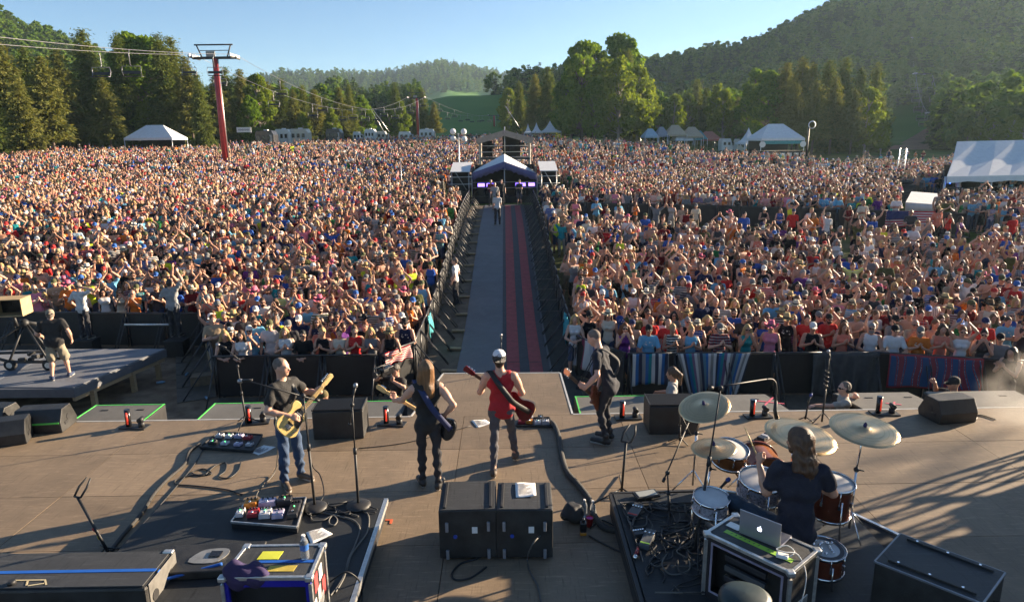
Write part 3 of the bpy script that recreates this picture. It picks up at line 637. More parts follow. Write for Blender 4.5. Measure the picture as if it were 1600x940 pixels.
# forest on the hills: uncountable, scattered as one mass
def instancer(name, pts, attrs, picks, kind='stuff'):
    """points + per-point attributes, instanced with geometry nodes; picks: list of (list of objects, index attribute)"""
    me = bpy.data.meshes.new(name); me.vertices.add(len(pts)); me.vertices.foreach_set('co', np.asarray(pts, np.float32).ravel())
    for k, (ty, arr) in attrs.items():
        a = me.attributes.new(k, ty, 'POINT'); key = {'FLOAT': 'value', 'INT': 'value', 'FLOAT_VECTOR': 'vector', 'FLOAT_COLOR': 'color'}[ty]
        a.data.foreach_set(key, np.asarray(arr, np.int32 if ty == 'INT' else np.float32).ravel())
    o = link(name, me); ng = bpy.data.node_groups.new(name+'_nodes', 'GeometryNodeTree')
    ng.interface.new_socket('Geometry', in_out='INPUT', socket_type='NodeSocketGeometry'); ng.interface.new_socket('Geometry', in_out='OUTPUT', socket_type='NodeSocketGeometry')
    N, L = ng.nodes, ng.links; gi = N.new('NodeGroupInput'); go = N.new('NodeGroupOutput'); jn = N.new('GeometryNodeJoinGeometry')
    def att(nm, ty): n = N.new('GeometryNodeInputNamedAttribute'); n.data_type = ty; n.inputs[0].default_value = nm; return n.outputs[0]
    for ci, (objs, ia) in enumerate(picks):
        c = bpy.data.collections.new('%s_kinds_%d' % (name, ci))
        for q, ob in enumerate(objs): ob.name = '%s_kind_%02d' % (name+str(ci), q); c.objects.link(ob)
        cn = N.new('GeometryNodeCollectionInfo'); cn.inputs[0].default_value = c; cn.inputs['Separate Children'].default_value = True; cn.inputs['Reset Children'].default_value = True
        ip = N.new('GeometryNodeInstanceOnPoints'); L.new(gi.outputs[0], ip.inputs['Points']); L.new(cn.outputs[0], ip.inputs['Instance']); ip.inputs['Pick Instance'].default_value = True
        L.new(att(ia, 'INT'), ip.inputs['Instance Index']); L.new(att('rot', 'FLOAT_VECTOR'), ip.inputs['Rotation']); L.new(att('scl', 'FLOAT_VECTOR'), ip.inputs['Scale'])
        L.new(ip.outputs[0], jn.inputs[0])
    L.new(jn.outputs[0], go.inputs[0]); md = o.modifiers.new('scatter', 'NODES'); md.node_group = ng
    return tag(o, kind=kind)
def inpoly(px, py, poly):
    c = np.zeros(len(px), bool); n = len(poly)
    for i in range(n):
        x0, y0 = poly[i]; x1, y1 = poly[(i+1) % n]
        k = ((y0 > py) != (y1 > py)) & (px < (x1-x0)*(py-y0)/((y1-y0) or 1e-9)+x0); c ^= k
    return c
def small_tree(fn, leafm, **kw):
    V, Fq, limbs = fn(RNG, **kw); c = MB(); c.add(V, Fq); me = c.mesh('forest_tree', leafm); return bpy.data.objects.new('forest_tree', me)
HILL = [leaf_material('hill_leaves', (.04, .10, .016), (.15, .22, .035), .4), leaf_material('hill_needles', (.03, .055, .018), (.075, .10, .03), .25)]
kinds = [small_tree(broadleaf, HILL[0], n=420, clumps=16, leaf=.055, rx=.30, ry=.30, z0=.12), small_tree(broadleaf, HILL[0], n=460, clumps=14, leaf=.052, rx=.36, ry=.33, z0=.1),
         small_tree(conifer, HILL[1], n=420, rad=.2, lay=13, leaf=.07, bare=.06), small_tree(broadleaf, HILL[0], n=380, clumps=9, leaf=.06, rx=.26, ry=.28, z0=.15)]
nn = 90000; az = RNG.uniform(-.80, .86, nn); rad = np.where(RNG.random(nn) < .72, np.sqrt(RNG.uniform(125**2, 560**2, nn)), np.sqrt(RNG.uniform(560**2, 1150**2, nn)))
fxx, fyy = rad*np.sin(az), rad*np.cos(az); fz = height(fxx, fyy)
d = np.stack([fxx, fyy, fz], 1)-CPOS; den = d@CF; ppx, ppy = 800+FPX*(d@CR)/den, 470-FPX*(d@CU)/den
clear = np.zeros(nn, bool)
for poly in ([(555, 235), (590, 196), (640, 186), (662, 152), (700, 143), (792, 150), (800, 235)], [(1372, 260), (1380, 170), (1410, 164), (1475, 190), (1450, 260)], [(1000, 168), (1018, 128), (1060, 132), (1100, 118), (1160, 102), (1215, 104), (1185, 128), (1120, 140), (1080, 165)],
             [(1225, 92), (1260, 70), (1330, 52), (1345, 62), (1280, 84)]): clear |= inpoly(ppx, ppy, poly)
lx0 = np.interp(ppx, [-100, 450, 560, 700, 800, 1000, 1380, 1700], [130, 150, 185, 235, 215, 185, 150, 135])
keep = ~clear & (rad > lx0) & (ppy < 240) & (ppx > -120) & (ppx < 1720) & (np.sin(fxx*.05)*np.sin(fyy*.043)+RNG.normal(size=nn)*.5 > -.9)
# thin out so that neighbours stand about a crown apart
grid = {}; sel = []
for i in np.nonzero(keep)[0]:
    s = 3.5 if rad[i] < 560 else 8.; key = (int(fxx[i]/s), int(fyy[i]/s), s)
    if key in grid: continue
    grid[key] = 1; sel.append(i)
sel = np.array(sel); n = len(sel); hh = RNG.uniform(6.5, 13.5, n)*np.where(rad[sel] > 560, 1.2, 1)*np.where((ppx[sel] > 560) & (ppx[sel] < 800) & (rad[sel] < 560), .72, 1); wdt = hh*RNG.uniform(.9, 1.35, n)
left = fxx[sel] < -30
ix = np.where(RNG.random(n) < np.where(left, .42, .34), 2, RNG.integers(0, 3, n)); ix = np.where(ix == 2, np.where(RNG.random(n) < .8, 2, 3), ix)
tag(instancer('forest', np.stack([fxx[sel], fyy[sel], fz[sel]-.5], 1), {'idx': ('INT', ix), 'rot': ('FLOAT_VECTOR', np.stack([np.zeros(n), np.zeros(n), RNG.uniform(0, 6.28, n)], 1)), 'scl': ('FLOAT_VECTOR', np.stack([wdt, wdt, hh], 1))}, [(kinds, 'idx')]), 'dense green forest covering the hills around the field', 'forest')
print('forest', n)

# ------------------------------------------------------------------ the crowd
def attr_mat(name, attr, rough=.8, spec=.2, pat=None, var=.12, sub=0.):
    """colour carried by each person (custom property, or the instance's own attribute)"""
    m, nt, b = newmat(name); N, L = nt.nodes, nt.links; b.inputs['Roughness'].default_value = rough; b.inputs['Specular IOR Level'].default_value = spec
    a = N.new('ShaderNodeAttribute'); a.attribute_type = 'INSTANCER'; a.attribute_name = attr; c = a.outputs['Color']
    tc = N.new('ShaderNodeTexCoord')
    def mixc(A, B, f, blend='MIX'):
        x = N.new('ShaderNodeMix'); x.data_type = 'RGBA'; x.blend_type = blend
        if hasattr(f, 'is_linked'): L.new(f, x.inputs['Factor'])
        else: x.inputs['Factor'].default_value = f
        if hasattr(A, 'is_linked'): L.new(A, x.inputs['A'])
        else: x.inputs['A'].default_value = A
        if hasattr(B, 'is_linked'): L.new(B, x.inputs['B'])
        else: x.inputs['B'].default_value = B
        return x.outputs['Result']
    n = N.new('ShaderNodeTexNoise'); n.inputs['Scale'].default_value = 14; n.inputs['Detail'].default_value = 4; L.new(tc.outputs['Object'], n.inputs['Vector'])
    if pat:                                   # plaid / striped / printed cloth for some of the shirts
        p = N.new('ShaderNodeAttribute'); p.attribute_type = 'INSTANCER'; p.attribute_name = pat
        def wave(dirn, sc):
            w = N.new('ShaderNodeTexWave'); w.bands_direction = dirn; w.inputs['Scale'].default_value = sc; L.new(tc.outputs['Object'], w.inputs['Vector'])
            q = N.new('ShaderNodeMath'); q.operation = 'GREATER_THAN'; q.inputs[1].default_value = .6; L.new(w.outputs['Fac'], q.inputs[0]); return q.outputs[0]
        def cmp(lo, hi):
            q = N.new('ShaderNodeMath'); q.operation = 'COMPARE'; q.inputs[1].default_value = (lo+hi)/2; q.inputs[2].default_value = (hi-lo)/2; L.new(p.outputs['Fac'], q.inputs[0]); return q.outputs[0]
        def mul(x, y):
            q = N.new('ShaderNodeMath'); q.operation = 'MULTIPLY'; L.new(x, q.inputs[0])
            if hasattr(y, 'is_linked'): L.new(y, q.inputs[1])
            else: q.inputs[1].default_value = y
            return q.outputs[0]
        c2 = mixc(c, (.55, .52, .48, 1), mul(wave('Z', 5.), cmp(.9, 1.1))); c3 = mixc(c2, (.03, .03, .05, 1), mul(mul(wave('X', 4.5), cmp(1.9, 2.1)), .7)); c3 = mixc(c3, (.5, .45, .42, 1), mul(mul(wave('Z', 4.5), cmp(1.9, 2.1)), .5))
        v = N.new('ShaderNodeTexVoronoi'); v.inputs['Scale'].default_value = 16; L.new(tc.outputs['Object'], v.inputs['Vector']); vg = N.new('ShaderNodeMath'); vg.operation = 'LESS_THAN'; vg.inputs[1].default_value = .33; L.new(v.outputs['Distance'], vg.inputs[0])
        sp = N.new('ShaderNodeSeparateXYZ'); L.new(tc.outputs['Object'], sp.inputs[0])
        def band(o, lo, hi):
            q = N.new('ShaderNodeMath'); q.operation = 'COMPARE'; q.inputs[1].default_value = (lo+hi)/2; q.inputs[2].default_value = (hi-lo)/2; L.new(o, q.inputs[0]); return q.outputs[0]
        fr = N.new('ShaderNodeMath'); fr.operation = 'GREATER_THAN'; fr.inputs[1].default_value = 0; L.new(sp.outputs['Y'], fr.inputs[0])
        pr = mul(mul(mul(band(sp.outputs['X'], -.10, .10), band(sp.outputs['Z'], 1.22, 1.36)), fr.outputs[0]), mul(vg.outputs[0], cmp(2.9, 3.1)))
        c = mixc(c3, (.62, .58, .5, 1), pr)
    f = N.new('ShaderNodeMapRange'); f.inputs['To Min'].default_value = 1-var; f.inputs['To Max'].default_value = 1+var; L.new(n.outputs['Fac'], f.inputs['Value'])
    h = N.new('ShaderNodeHueSaturation'); L.new(c, h.inputs['Color']); L.new(f.outputs[0], h.inputs['Value']); L.new(h.outputs[0], b.inputs['Base Color'])
    if sub: b.inputs['Subsurface Weight'].default_value = 0
    MATS[name] = m; return m
CS, CT, CP, CH, CC = attr_mat('person_skin', 'skin', .5, .4), attr_mat('person_shirt', 'shirt', .9, .1, 'pattern'), attr_mat('person_trousers', 'pants', .85, .15), attr_mat('person_hair', 'hair', .6, .3, var=.3), attr_mat('person_hat', 'hat', .8, .2)
DARKG = M('sunglass_black', (.012, .012, .014), .18, 0, 0); LIPM = M('lip', (.36, .13, .11), .5, 0, 0); SHOEM = M('shoe_dark', (.05, .045, .04), .7, 0, .2); SOLE = M('shoe_sole', (.45, .43, .40), .7, 0, .1)
BODY_MATS = [CS, CT, CP, SHOEM, DARKG, LIPM, CH, CH, SOLE, SOLE]
POSES = {
 'arms at sides': {}, 
 'clapping in front': dict(elR=(.27, .08, 1.15), elL=(-.27, .08, 1.15), wrR=(.05, .28, 1.29), wrL=(-.05, .28, 1.29)),
 'clapping overhead': dict(shR=(.17, .0, 1.46), shL=(-.17, .0, 1.46), elR=(.31, .07, 1.66), elL=(-.31, .07, 1.66), wrR=(.07, .10, 1.90), wrL=(-.07, .10, 1.90)),
 'arms crossed': dict(elR=(.27, .08, 1.14), elL=(-.27, .08, 1.14), wrR=(-.06, .22, 1.22), wrL=(.06, .25, 1.19)),
 'one arm raised': dict(shR=(.17, .0, 1.46), elR=(.31, .05, 1.67), wrR=(.27, .10, 1.93)),
 'hands at face': dict(elR=(.22, .19, 1.22), elL=(-.22, .19, 1.22), wrR=(.08, .25, 1.46), wrL=(-.08, .25, 1.46)),
 'leaning on forearms': dict(elR=(.27, .16, 1.13), elL=(-.27, .16, 1.13), wrR=(.07, .36, 1.10), wrL=(-.07, .37, 1.12)),
 'both arms raised': dict(shR=(.17, .0, 1.46), shL=(-.17, .0, 1.46), elR=(.36, .04, 1.62), elL=(-.36, .04, 1.62), wrR=(.43, .10, 1.88), wrL=(-.43, .10, 1.88)),
 'hand shading eyes': dict(elR=(.37, .12, 1.44), wrR=(.14, .17, 1.68)),
}
HANDS = {'clapping in front': ((-.25, .5, .8), (-1, 0, .2), .15), 'clapping overhead': ((-.15, .1, 1), (-1, .1, 0), .15), 'arms crossed': ((-1, -.1, .2), (0, -1, 0), .7), 'one arm raised': ((-.1, .1, 1), (-.3, 1, 0), .3),
         'hands at face': ((-.3, .2, .9), (-.6, -.8, 0), .6), 'leaning on forearms': ((-.9, .3, -.1), (-.2, -.4, -.8), .6), 'both arms raised': ((.1, .1, 1), (-.4, 1, 0), .2), 'hand shading eyes': ((-.95, -.1, .05), (0, .2, -1), .1), 'arms at sides': ((0, .15, -1), (-1, 0, 0), .5)}
def crowd_body(pose, garb, glasses, beard, female):
    J = {k: np.array(v, float) for k, v in STAND.items()}
    J.update({k: np.array(v, float) for k, v in POSES[pose].items()})
    if female:
        for s, q in (('R', 1), ('L', -1)): J['sh'+s][0] -= q*.018; J['el'+s][0] -= q*.02
    lo, hi = bounds(J, .17); F = Field(lo, hi, .0165)
    put_body(F, J, garb, 'shorts' if female or garb != 'tee' else 'long', .86 if female else .98, shirt_len=.10 if garb else 0, shoes=True)
    if female:
        for q in (-1, 1): F.ell('shirt', J['chest']+np.array((q*.065, .085, .02)), (.062, .055, .06), None, .03)
    if not garb and not female: F.reg.pop('shirt', None)
    G2 = Field(np.array(J['head'])-(.13, .15, .20), np.array(J['head'])+(.13, .17, .16), .0085); put_head(G2, J, hrot(0, 4, 0), glasses, beard)
    hs = []
    for s, q in (('R', 1), ('L', -1)):
        w = J['wr'+s]; ps = pose if (pose not in ('one arm raised', 'hand shading eyes') or s == 'R') else 'arms at sides'
        dv, pm, cu = HANDS[ps]; dv = np.array(dv, float)*(q, 1, 1); pm = np.array(pm, float)*(q, 1, 1)
        H = Field(w-.13-np.abs(dv)*.05+dv*.06, w+.13+np.abs(dv)*.05+dv*.06, .0075); put_hand(H, w, dv, pm, cu, 1 if s == 'L' else -1, thick=1.12); hs.append(H)
    V, Q, Lb = F.mesh(REG); Vs, Qs, Ls = [V], [Q], [Lb]; n = len(V)
    for H in [G2]+hs:
        v, q, l = H.mesh(REG); Vs.append(v); Qs.append(q+n); Ls.append(l); n += len(v)
    return body_mesh('person', BODY_MATS, np.concatenate(Vs), np.concatenate(Qs), np.concatenate(Ls), 1)
HC = np.array(STAND['head'], float)
def hair_field(F, style, c=HC, Rm=np.eye(3), reg='hair', sc=1.):
    T = lambda x, y, z: np.array(c)+Rm@np.array((x, y, z), float)
    F.ell(reg, T(0, -.018, .034), (.085*sc, .108*sc, .108*sc), Rm, .01, wob=.004)
    if style == 'short': F.cap(reg, T(0, -.06, -.01), T(0, -.065, -.05), .066, .05, .03, wob=.004)
    if style in ('long', 'wild', 'mid'):
        d = {'long': -.30, 'wild': -.24, 'mid': -.14}[style]
        F.cap(reg, T(0, -.05, .0), T(0, -.085, d), .085, .075, .04, sq=(Rm[:, 1], .75), wob=.007)
        for q in (-1, 1): F.cap(reg, T(q*.076, .005, .03), T(q*.105, .0, d*.85), .034, .042, .04, wob=.006)
        if style == 'wild':
            for q in (-1, 1): F.cap(reg, T(q*.09, -.02, .02), T(q*.13, -.03, -.12), .05, .06, .04, wob=.012)
    if style == 'mane':
        F.cap(reg, T(0, -.055, .02), T(.01, -.10, -.25), .10, .115, .05, sq=(Rm[:, 1], .7), wob=.010, wf=55); F.cap(reg, T(0, -.1, -.2), T(.02, -.13, -.37), .10, .06, .05, sq=(Rm[:, 1], .5), wob=.012, wf=55)
        for q in (-1, 1): F.cap(reg, T(q*.085, -.01, .02), T(q*.125, -.02, -.22), .04, .05, .05, wob=.010, wf=55)
    if style == 'tail': F.cap(reg, T(0, -.10, .05), T(0, -.16, -.02), .035, .04, .02); F.cap(reg, T(0, -.16, -.02), T(0, -.15, -.20), .04, .018, .02, wob=.005); F.cap(reg, T(0, -.05, 0), T(0, -.06, -.04), .07, .055, .03)
    if style == 'bun': F.ell(reg, T(0, -.09, .12), (.05, .05, .045), Rm, .02); F.cap(reg, T(0, -.05, 0), T(0, -.06, -.04), .07, .055, .03)
    F.ell(reg, T(0, .085, -.035), (.070, .085, .108), Rm, 0, sub=True)
def hair_mesh(style, h=.011):
    F = Field(HC-(.24, .26, .46), HC+(.24, .17, .22), h); hair_field(F, style); V, Q, l = F.mesh(['hair']); return body_mesh('hair', [CH], V, Q, l, 0)
def hat_mesh(kind):
    mb = MB(); c = HC+np.array((0, -.012, .055)); B = 14
    if kind in ('cap', 'backcap'):
        mb.lathe([(.094, -.03), (.096, .01), (.088, .05), (.062, .082), (.03, .094), (.001, .096)], B, 0, np.diag([.92, 1.1, 1.]), c)
        s = 1 if kind == 'cap' else -1; V = []; 
        for j in range(9):
            a = math.pi*j/8; V += [(.082*math.cos(a), s*(.075+.03*math.sin(a)), -.018), (.085*math.cos(a), s*(.085+.085*math.sin(a)), -.036)]
        mb.add(V, [(2*j, 2*j+2, 2*j+3, 2*j+1) for j in range(8)]+[(2*j+1, 2*j+3, 2*j+2, 2*j) for j in range(8)], 0, True, None, c)
        F = Field(HC-(.15, .17, .2), HC+(.15, .17, .2), .013); F.cap('hair', HC+(0, -.055, .01), HC+(0, -.06, -.05), .066, .05, .03); v, q, l = F.mesh(['hair']); mb.add(v, q.tolist(), 1, True)
    else:
        br, up, dome = {'straw': (.185, .02, .10), 'cowboy': (.215, .07, .12), 'bucket': (.135, -.05, .09), 'fedora': (.15, .02, .11)}[kind]
        prof = [(.001, dome-.02), (.045, dome), (.072, dome-.008), (.090, .02), (.098, -.022)]
        mb.lathe(prof[::-1], B, 0, np.diag([.95, 1.1, 1.]), c)
        mb.lathe([(.096, -.012), (.1, -.006), (.095, .022), (.091, .022)], B, 2, np.diag([.96, 1.11, 1.]), c)
        V = []
        for j in range(20):
            a = 6.2832*j/20; s2 = abs(math.cos(a))**2
            V += [(.094*math.cos(a), .106*math.sin(a), -.022), ((br*.75)*math.cos(a), (br*.85)*math.sin(a), -.026+up*.25*s2), ((br-(.04 if kind == 'cowboy' else 0)*s2)*math.cos(a), br*1.12*math.sin(a), -.034+up*s2-.008*(1-s2))]
        Q = []
        for j in range(20):
            k = (j+1) % 20
            for e in (0, 1): Q += [(3*j+e, 3*j+e+1, 3*k+e+1, 3*k+e), (3*k+e, 3*k+e+1, 3*j+e+1, 3*j+e)]
        mb.add(V, Q, 0, True, None, c)
        F = Field(HC-(.18, .2, .32), HC+(.18, .17, .2), .013)
        if kind in ('straw', 'bucket'): F.cap('hair', HC+(0, -.05, .03), HC+(0, -.08, -.16), .075, .06, .03); [F.cap('hair', HC+(q*.07, .0, .02), HC+(q*.09, 0, -.14), .03, .03, .03) for q in (-1, 1)]
        else: F.cap('hair', HC+(0, -.055, .01), HC+(0, -.06, -.05), .066, .05, .03)
        v, q, l = F.mesh(['hair']); mb.add(v, q.tolist(), 1, True)
    return mb.mesh('hat', [CC, CH, M('hat_band', (.05, .035, .03), .8, 0, .1)])
HEADS = {}
for st in ('short', 'long', 'mid', 'tail', 'bun', 'wild'): HEADS[st] = hair_mesh(st)
for st in ('cap', 'backcap', 'straw', 'cowboy', 'bucket', 'fedora'): HEADS[st] = hat_mesh(st)
HNAMES = list(HEADS)+['bald']
BODIES = []
for i, pose in enumerate(POSES):
    for garb, fem in (('tee', False), ('tank', True), ('tank', False), (None, False)):
        if garb is None and pose not in ('arms at sides', 'clapping overhead', 'clapping in front', 'one arm raised', 'arms crossed'): continue
        gl = (i+len(BODIES)) % 3 != 0; bd = not fem and (len(BODIES) % 3 == 1)
        BODIES.append((pose, garb, fem, gl, bd, crowd_body(pose, garb, gl, bd, fem)))
SHIRTS = [('black', (.014, .014, .016), 15), ('white', (.62, .60, .58), 12), ('grey', (.17, .17, .175), 9), ('navy', (.016, .022, .06), 9), ('dark red', (.16, .014, .018), 5), ('bright red', (.48, .03, .03), 5), ('royal blue', (.03, .09, .36), 6), ('light blue', (.14, .36, .52), 6),
          ('teal', (.02, .24, .26), 4), ('orange', (.60, .16, .03), 3), ('green', (.03, .17, .055), 3), ('lime yellow', (.50, .62, .04), 1.6), ('pink', (.62, .20, .27), 4), ('purple', (.11, .035, .18), 2.5), ('coral', (.58, .18, .12), 3), ('tan', (.36, .27, .18), 4), ('charcoal', (.05, .05, .055), 7), ('cream', (.55, .49, .38), 4), ('olive', (.08, .085, .035), 3)]
HAIRC = [('blonde', (.38, .25, .10)), ('brown', (.12, .065, .030)), ('dark brown', (.050, .028, .016)), ('black', (.010, .009, .009)), ('reddish', (.15, .050, .018)), ('grey', (.22, .21, .20))]
HATC = {'cap': [('black', (.015, .015, .017)), ('white', (.62, .60, .57)), ('navy', (.02, .03, .09)), ('grey', (.15, .15, .15)), ('red', (.36, .03, .03)), ('camouflage green', (.08, .085, .04)), ('blue', (.04, .12, .36))], 'straw': [('straw', (.46, .33, .15)), ('cream', (.56, .48, .34))], 'cowboy': [('straw', (.44, .31, .14)), ('brown', (.13, .07, .035)), ('black', (.02, .018, .018)), ('white', (.58, .54, .46)), ('pink', (.58, .12, .2))]}
HATC['backcap'] = HATC['cap']; HATC['bucket'] = [('tan', (.36, .28, .17)), ('white', (.55, .52, .47)), ('navy', (.02, .03, .08))]; HATC['fedora'] = [('straw', (.42, .32, .17)), ('black', (.02, .02, .02))]
SKIN = [(.53, .295, .20), (.47, .25, .165), (.41, .21, .135), (.57, .335, .235), (.35, .175, .11), (.50, .27, .18), (.18, .085, .05)]
SKW = np.array([4, 5, 4, 3, 2, 5, .25]); SKW = SKW/SKW.sum()
PANTS = [(.03, .045, .09), (.05, .075, .14), (.02, .02, .022), (.20, .16, .11), (.08, .10, .15), (.30, .28, .24)]
SW = np.array([s[2] for s in SHIRTS]); SW = SW/SW.sum()
def bodies_like(pose=None, garb=0, fem=None): return [i for i, b in enumerate(BODIES) if (pose is None or b[0] == pose) and (garb == 0 or b[1] == garb) and (fem is None or b[2] == fem)]
PW = np.array([{'arms at sides': 3, 'clapping in front': 3.2, 'clapping overhead': 1.15, 'arms crossed': 1.8, 'one arm raised': .9, 'hands at face': 1.3, 'leaning on forearms': 1.6, 'both arms raised': .25, 'hand shading eyes': .45}[b[0]]*(1.25 if b[2] else .35 if b[1] is None else 1.15 if b[1] == 'tee' else .8) for b in BODIES]); PW = PW/PW.sum()
HWM = dict(short=4.2, long=.35, mid=.3, tail=.05, bun=0, wild=.15, cap=3.4, backcap=1., straw=.4, cowboy=.6, bucket=.3, fedora=.25, bald=1.0); HWF = dict(short=.3, long=4.6, mid=2.6, tail=1.8, bun=.9, wild=.8, cap=.9, backcap=.15, straw=.7, cowboy=.8, bucket=.15, fedora=.2, bald=0)
def pw(d): a = np.array([d[h] for h in HNAMES]); return a/a.sum()
HPM, HPF = pw(HWM), pw(HWF)
# where people stand: jittered rows, clear of the aisle, the pits, the mixing tent and the side tents
def field_points():
    P = []; y = 16.6; row = 0
    while y < 165:
        step = .58 if y < 60 else .62 if y < 85 else .72
        x = -.80*y-2+(row % 2)*step*.5
        while x < .80*y+2: P.append((x, y)); x += step*(1.0 if y < 80 else 1.15)
        y += step*.93; row += 1
    P = np.array(P); return P+RNG.normal(size=P.shape)*.11
FP = field_points(); x, y = FP.T; r = np.hypot(x, y)
ok = ~((x > -2.75) & (x < 2.2) & (y < 62))                                    # aisle and mixing tent
ok &= ~((x > -5.3) & (x < 5.2) & (y > 42.8) & (y < 61.5))
ok &= ~((x < 0) & (x > -7.5) & (y < 16.62)); ok &= ~((x <= -7.5) & (x > -9.6) & (y < 17.0+(-7.5-x)*1.9)); ok &= ~((x <= -9.6) & (y < 21.5))   # left rail and its corner
ok &= ~((x > -3.4) & (x < 0) & (y < 16.75+(x+3.3)*1.4)); ok &= ~((x > 2.2) & (x < 2.9) & (y < 18.2-(x-2.2)*2)); ok &= ~((x > 2.2) & (y < 16.3)); 
fence_y = 39.2-(x-2.2)*.275; ok &= ~((x > 2.2) & (x < 23) & (y < fence_y+.45) & (y > fence_y-2.4) & (RNG.random(len(x)) < .94))      # mid fence on the right
thin = (x > 2.2) & (x < 25) & (y < fence_y) & (y > fence_y-6.5); ok &= ~(thin & (RNG.random(len(x)) < .78+.14*np.sin(x*2.1)))
rf = (x > 2.2) & (y < fence_y-5) & (y > 19); ok &= ~(rf & (RNG.random(len(x)) < .22))
ok &= ~((x/y > .632) & (y > 38.2) & (y < 64)); ok &= ~((x/y > .572) & (y > 33.6) & (y < 47) & ((x/y < .632) | (y > 38.2))); ok &= ~((x/y > .55) & (y > 30) & (y < 36) & (RNG.random(len(x)) < .15))
# looser groups and open grass further up the slope
lump = np.sin(x*.16+1.1*np.sin(y*.11))*np.sin(y*.19+.7)+.5*np.sin(x*.43)*np.sin(y*.37)
dens = np.clip(1.15-(y-52)/75-(x > 4)*.12*np.clip((y-45)/15, 0, 1), .18, 1); dens = np.clip(dens+.45*lump*np.clip((y-50)/25, 0, 1), .05, 1)
rightgap = (x > 26) & (y > 58); dens = np.where(rightgap, dens*(.30+.5*(lump > .35)), dens); dens = np.where((x > 6) & (y > 74), dens*.6, dens)
ok &= RNG.random(len(x)) < dens
path = (np.abs(y-(67+.12*x)) < 1.1) & (x > 6) & (x < 34); ok &= ~(path & (RNG.random(len(x)) < .85))
path2 = (np.abs(y-(58-.04*x)) < .8) & (x < -30); ok &= ~(path2 & (RNG.random(len(x)) < .6))
lim = np.where(x/y < -.47, 97, np.where(x/y < -.30, 110, np.where(x/y < -.18, 128, 150))); lim = np.where(x < 10, lim, np.where(x < 10, 150, np.where(x < 28, 112, 96))); ok &= y < lim
ok &= ~((x < -44) & (y > 96))
FP = FP[ok]; x, y = FP.T
qx, qy = [], []
for a, b in FP:
    pass
pz = height(x, y)+.0
d = np.stack([x, y, pz+1.6], 1)-CPOS; den = d@CF; ppx = 800+FPX*(d@CR)/den; ppy = 470-FPX*(d@CU)/den
inview = (ppx > -25) & (ppx < 1625); FP, pz, ppx, ppy = FP[inview], pz[inview], ppx[inview], ppy[inview]
print('crowd', len(FP))
order = np.argsort(np.hypot(FP[:, 0], FP[:, 1])); FP, pz, ppx, ppy = FP[order], pz[order], ppx[order], ppy[order]
NEAR = 270
def pick_person():
    b = int(RNG.choice(len(BODIES), p=PW)); fem = BODIES[b][2]; h = HNAMES[int(RNG.choice(len(HNAMES), p=HPF if fem else HPM))]
    return b, h
def head_text(h, hc, hn):
    if h == 'bald': return 'bald head'
    if h in HATC: return {'cap': '%s cap', 'backcap': '%s cap turned backwards', 'straw': '%s wide brimmed hat', 'cowboy': '%s cowboy hat', 'bucket': '%s bucket hat', 'fedora': '%s narrow hat'}[h] % hn
    return {'short': 'short %s hair', 'long': 'long %s hair', 'mid': 'shoulder length %s hair', 'tail': '%s ponytail', 'bun': '%s hair in a bun', 'wild': 'wild %s hair'}[h] % hc
PLACES = [('by the striped blanket', (4.3, 16.2)), ('by the paisley banner', (9.6, 15.8)), ('by the dark draped cloth', (7.6, 15.9)), ('by the aisle fence', (2.0, 24)), ('along the left aisle rail', (-2.6, 22)), ('behind the pit cameraman', (-2.8, 16.4)), ('behind the bald guitarist in the black tee', (-6.0, 16.6)),
          ('beside the raised arm guard', (-9.2, 21)), ('by the corner of the left rail', (-7.8, 18)), ('at the far right rail', (11.5, 16)), ('at the curved right corner rail', (2.4, 17.5)), ('behind the wheeled camera crane', (-13.5, 21.8)), ('behind the draped cloth', (7.5, 19)), ('behind the striped blanket', (4.3, 19)), ('behind the paisley banner', (9.8, 19)), ('deep in the left crowd', (-6, 20)), ('deep in the left crowd near the aisle', (-3.8, 20)), ('deep in the right crowd', (7, 22)), ('deep in the right crowd near the aisle', (3.5, 21))]
USED = set()
def person_crowd(pos, rz, b, h, sh, hair, hatc, skin, pants, patt=0, sc=1., row='', tries=0):
    pose, garb, fem, gl, bd, me = BODIES[b]; lean = ''
    g = {'tee': 't-shirt', 'tank': 'tank top', None: ''}[garb]
    pt = {0: '', 1: 'striped ', 2: 'plaid ', 3: 'printed '}[patt] if garb else ''
    pl = min(PLACES, key=lambda p: math.hypot(p[1][0]-pos[0], (p[1][1]-pos[1])*1.2))[0]
    base = ('%s %s%s' % (SHIRTS[sh][0], pt, g) if garb else 'shirtless person')
    ht = head_text(h, HAIRC[hair][0], hatc[0] if hatc else '')
    ps = {'arms at sides': '', 'clapping in front': 'clapping', 'clapping overhead': 'clapping overhead', 'arms crossed': 'arms crossed', 'one arm raised': 'one arm up', 'hands at face': 'hands at mouth', 'leaning on forearms': 'leaning on forearms', 'both arms raised': 'both arms up', 'hand shading eyes': 'shading eyes'}[pose]
    lab = ', '.join(k for k in (base, ht, ps) if k)+' '+pl
    if len(lab.split()) > 16: lab = ', '.join(k for k in (base, ht, ps) if k)
    if lab in USED: return None
    USED.add(lab)
    o = link('person', me); o.location = tuple(pos); o.rotation_euler = (0, 0, rz); o.scale = (sc,)*3; tag(o, lab, 'person', 'people in the festival crowd')
    o['skin'] = list(skin); o['shirt'] = list(SHIRTS[sh][1]); o['pants'] = list(pants); o['hair'] = list(HAIRC[hair][1]); o['hat'] = list(hatc[1]) if hatc else [.1, .1, .1]; o['pattern'] = float(patt)
    if h != 'bald':
        k = link('hat' if h in HATC else 'hair', HEADS[h], o)
        for q in ('hair', 'hat'): k[q] = o[q]
    return o
def rnd_face(px): return math.pi+math.atan2(px[0], px[1])*-.55+RNG.normal()*.28
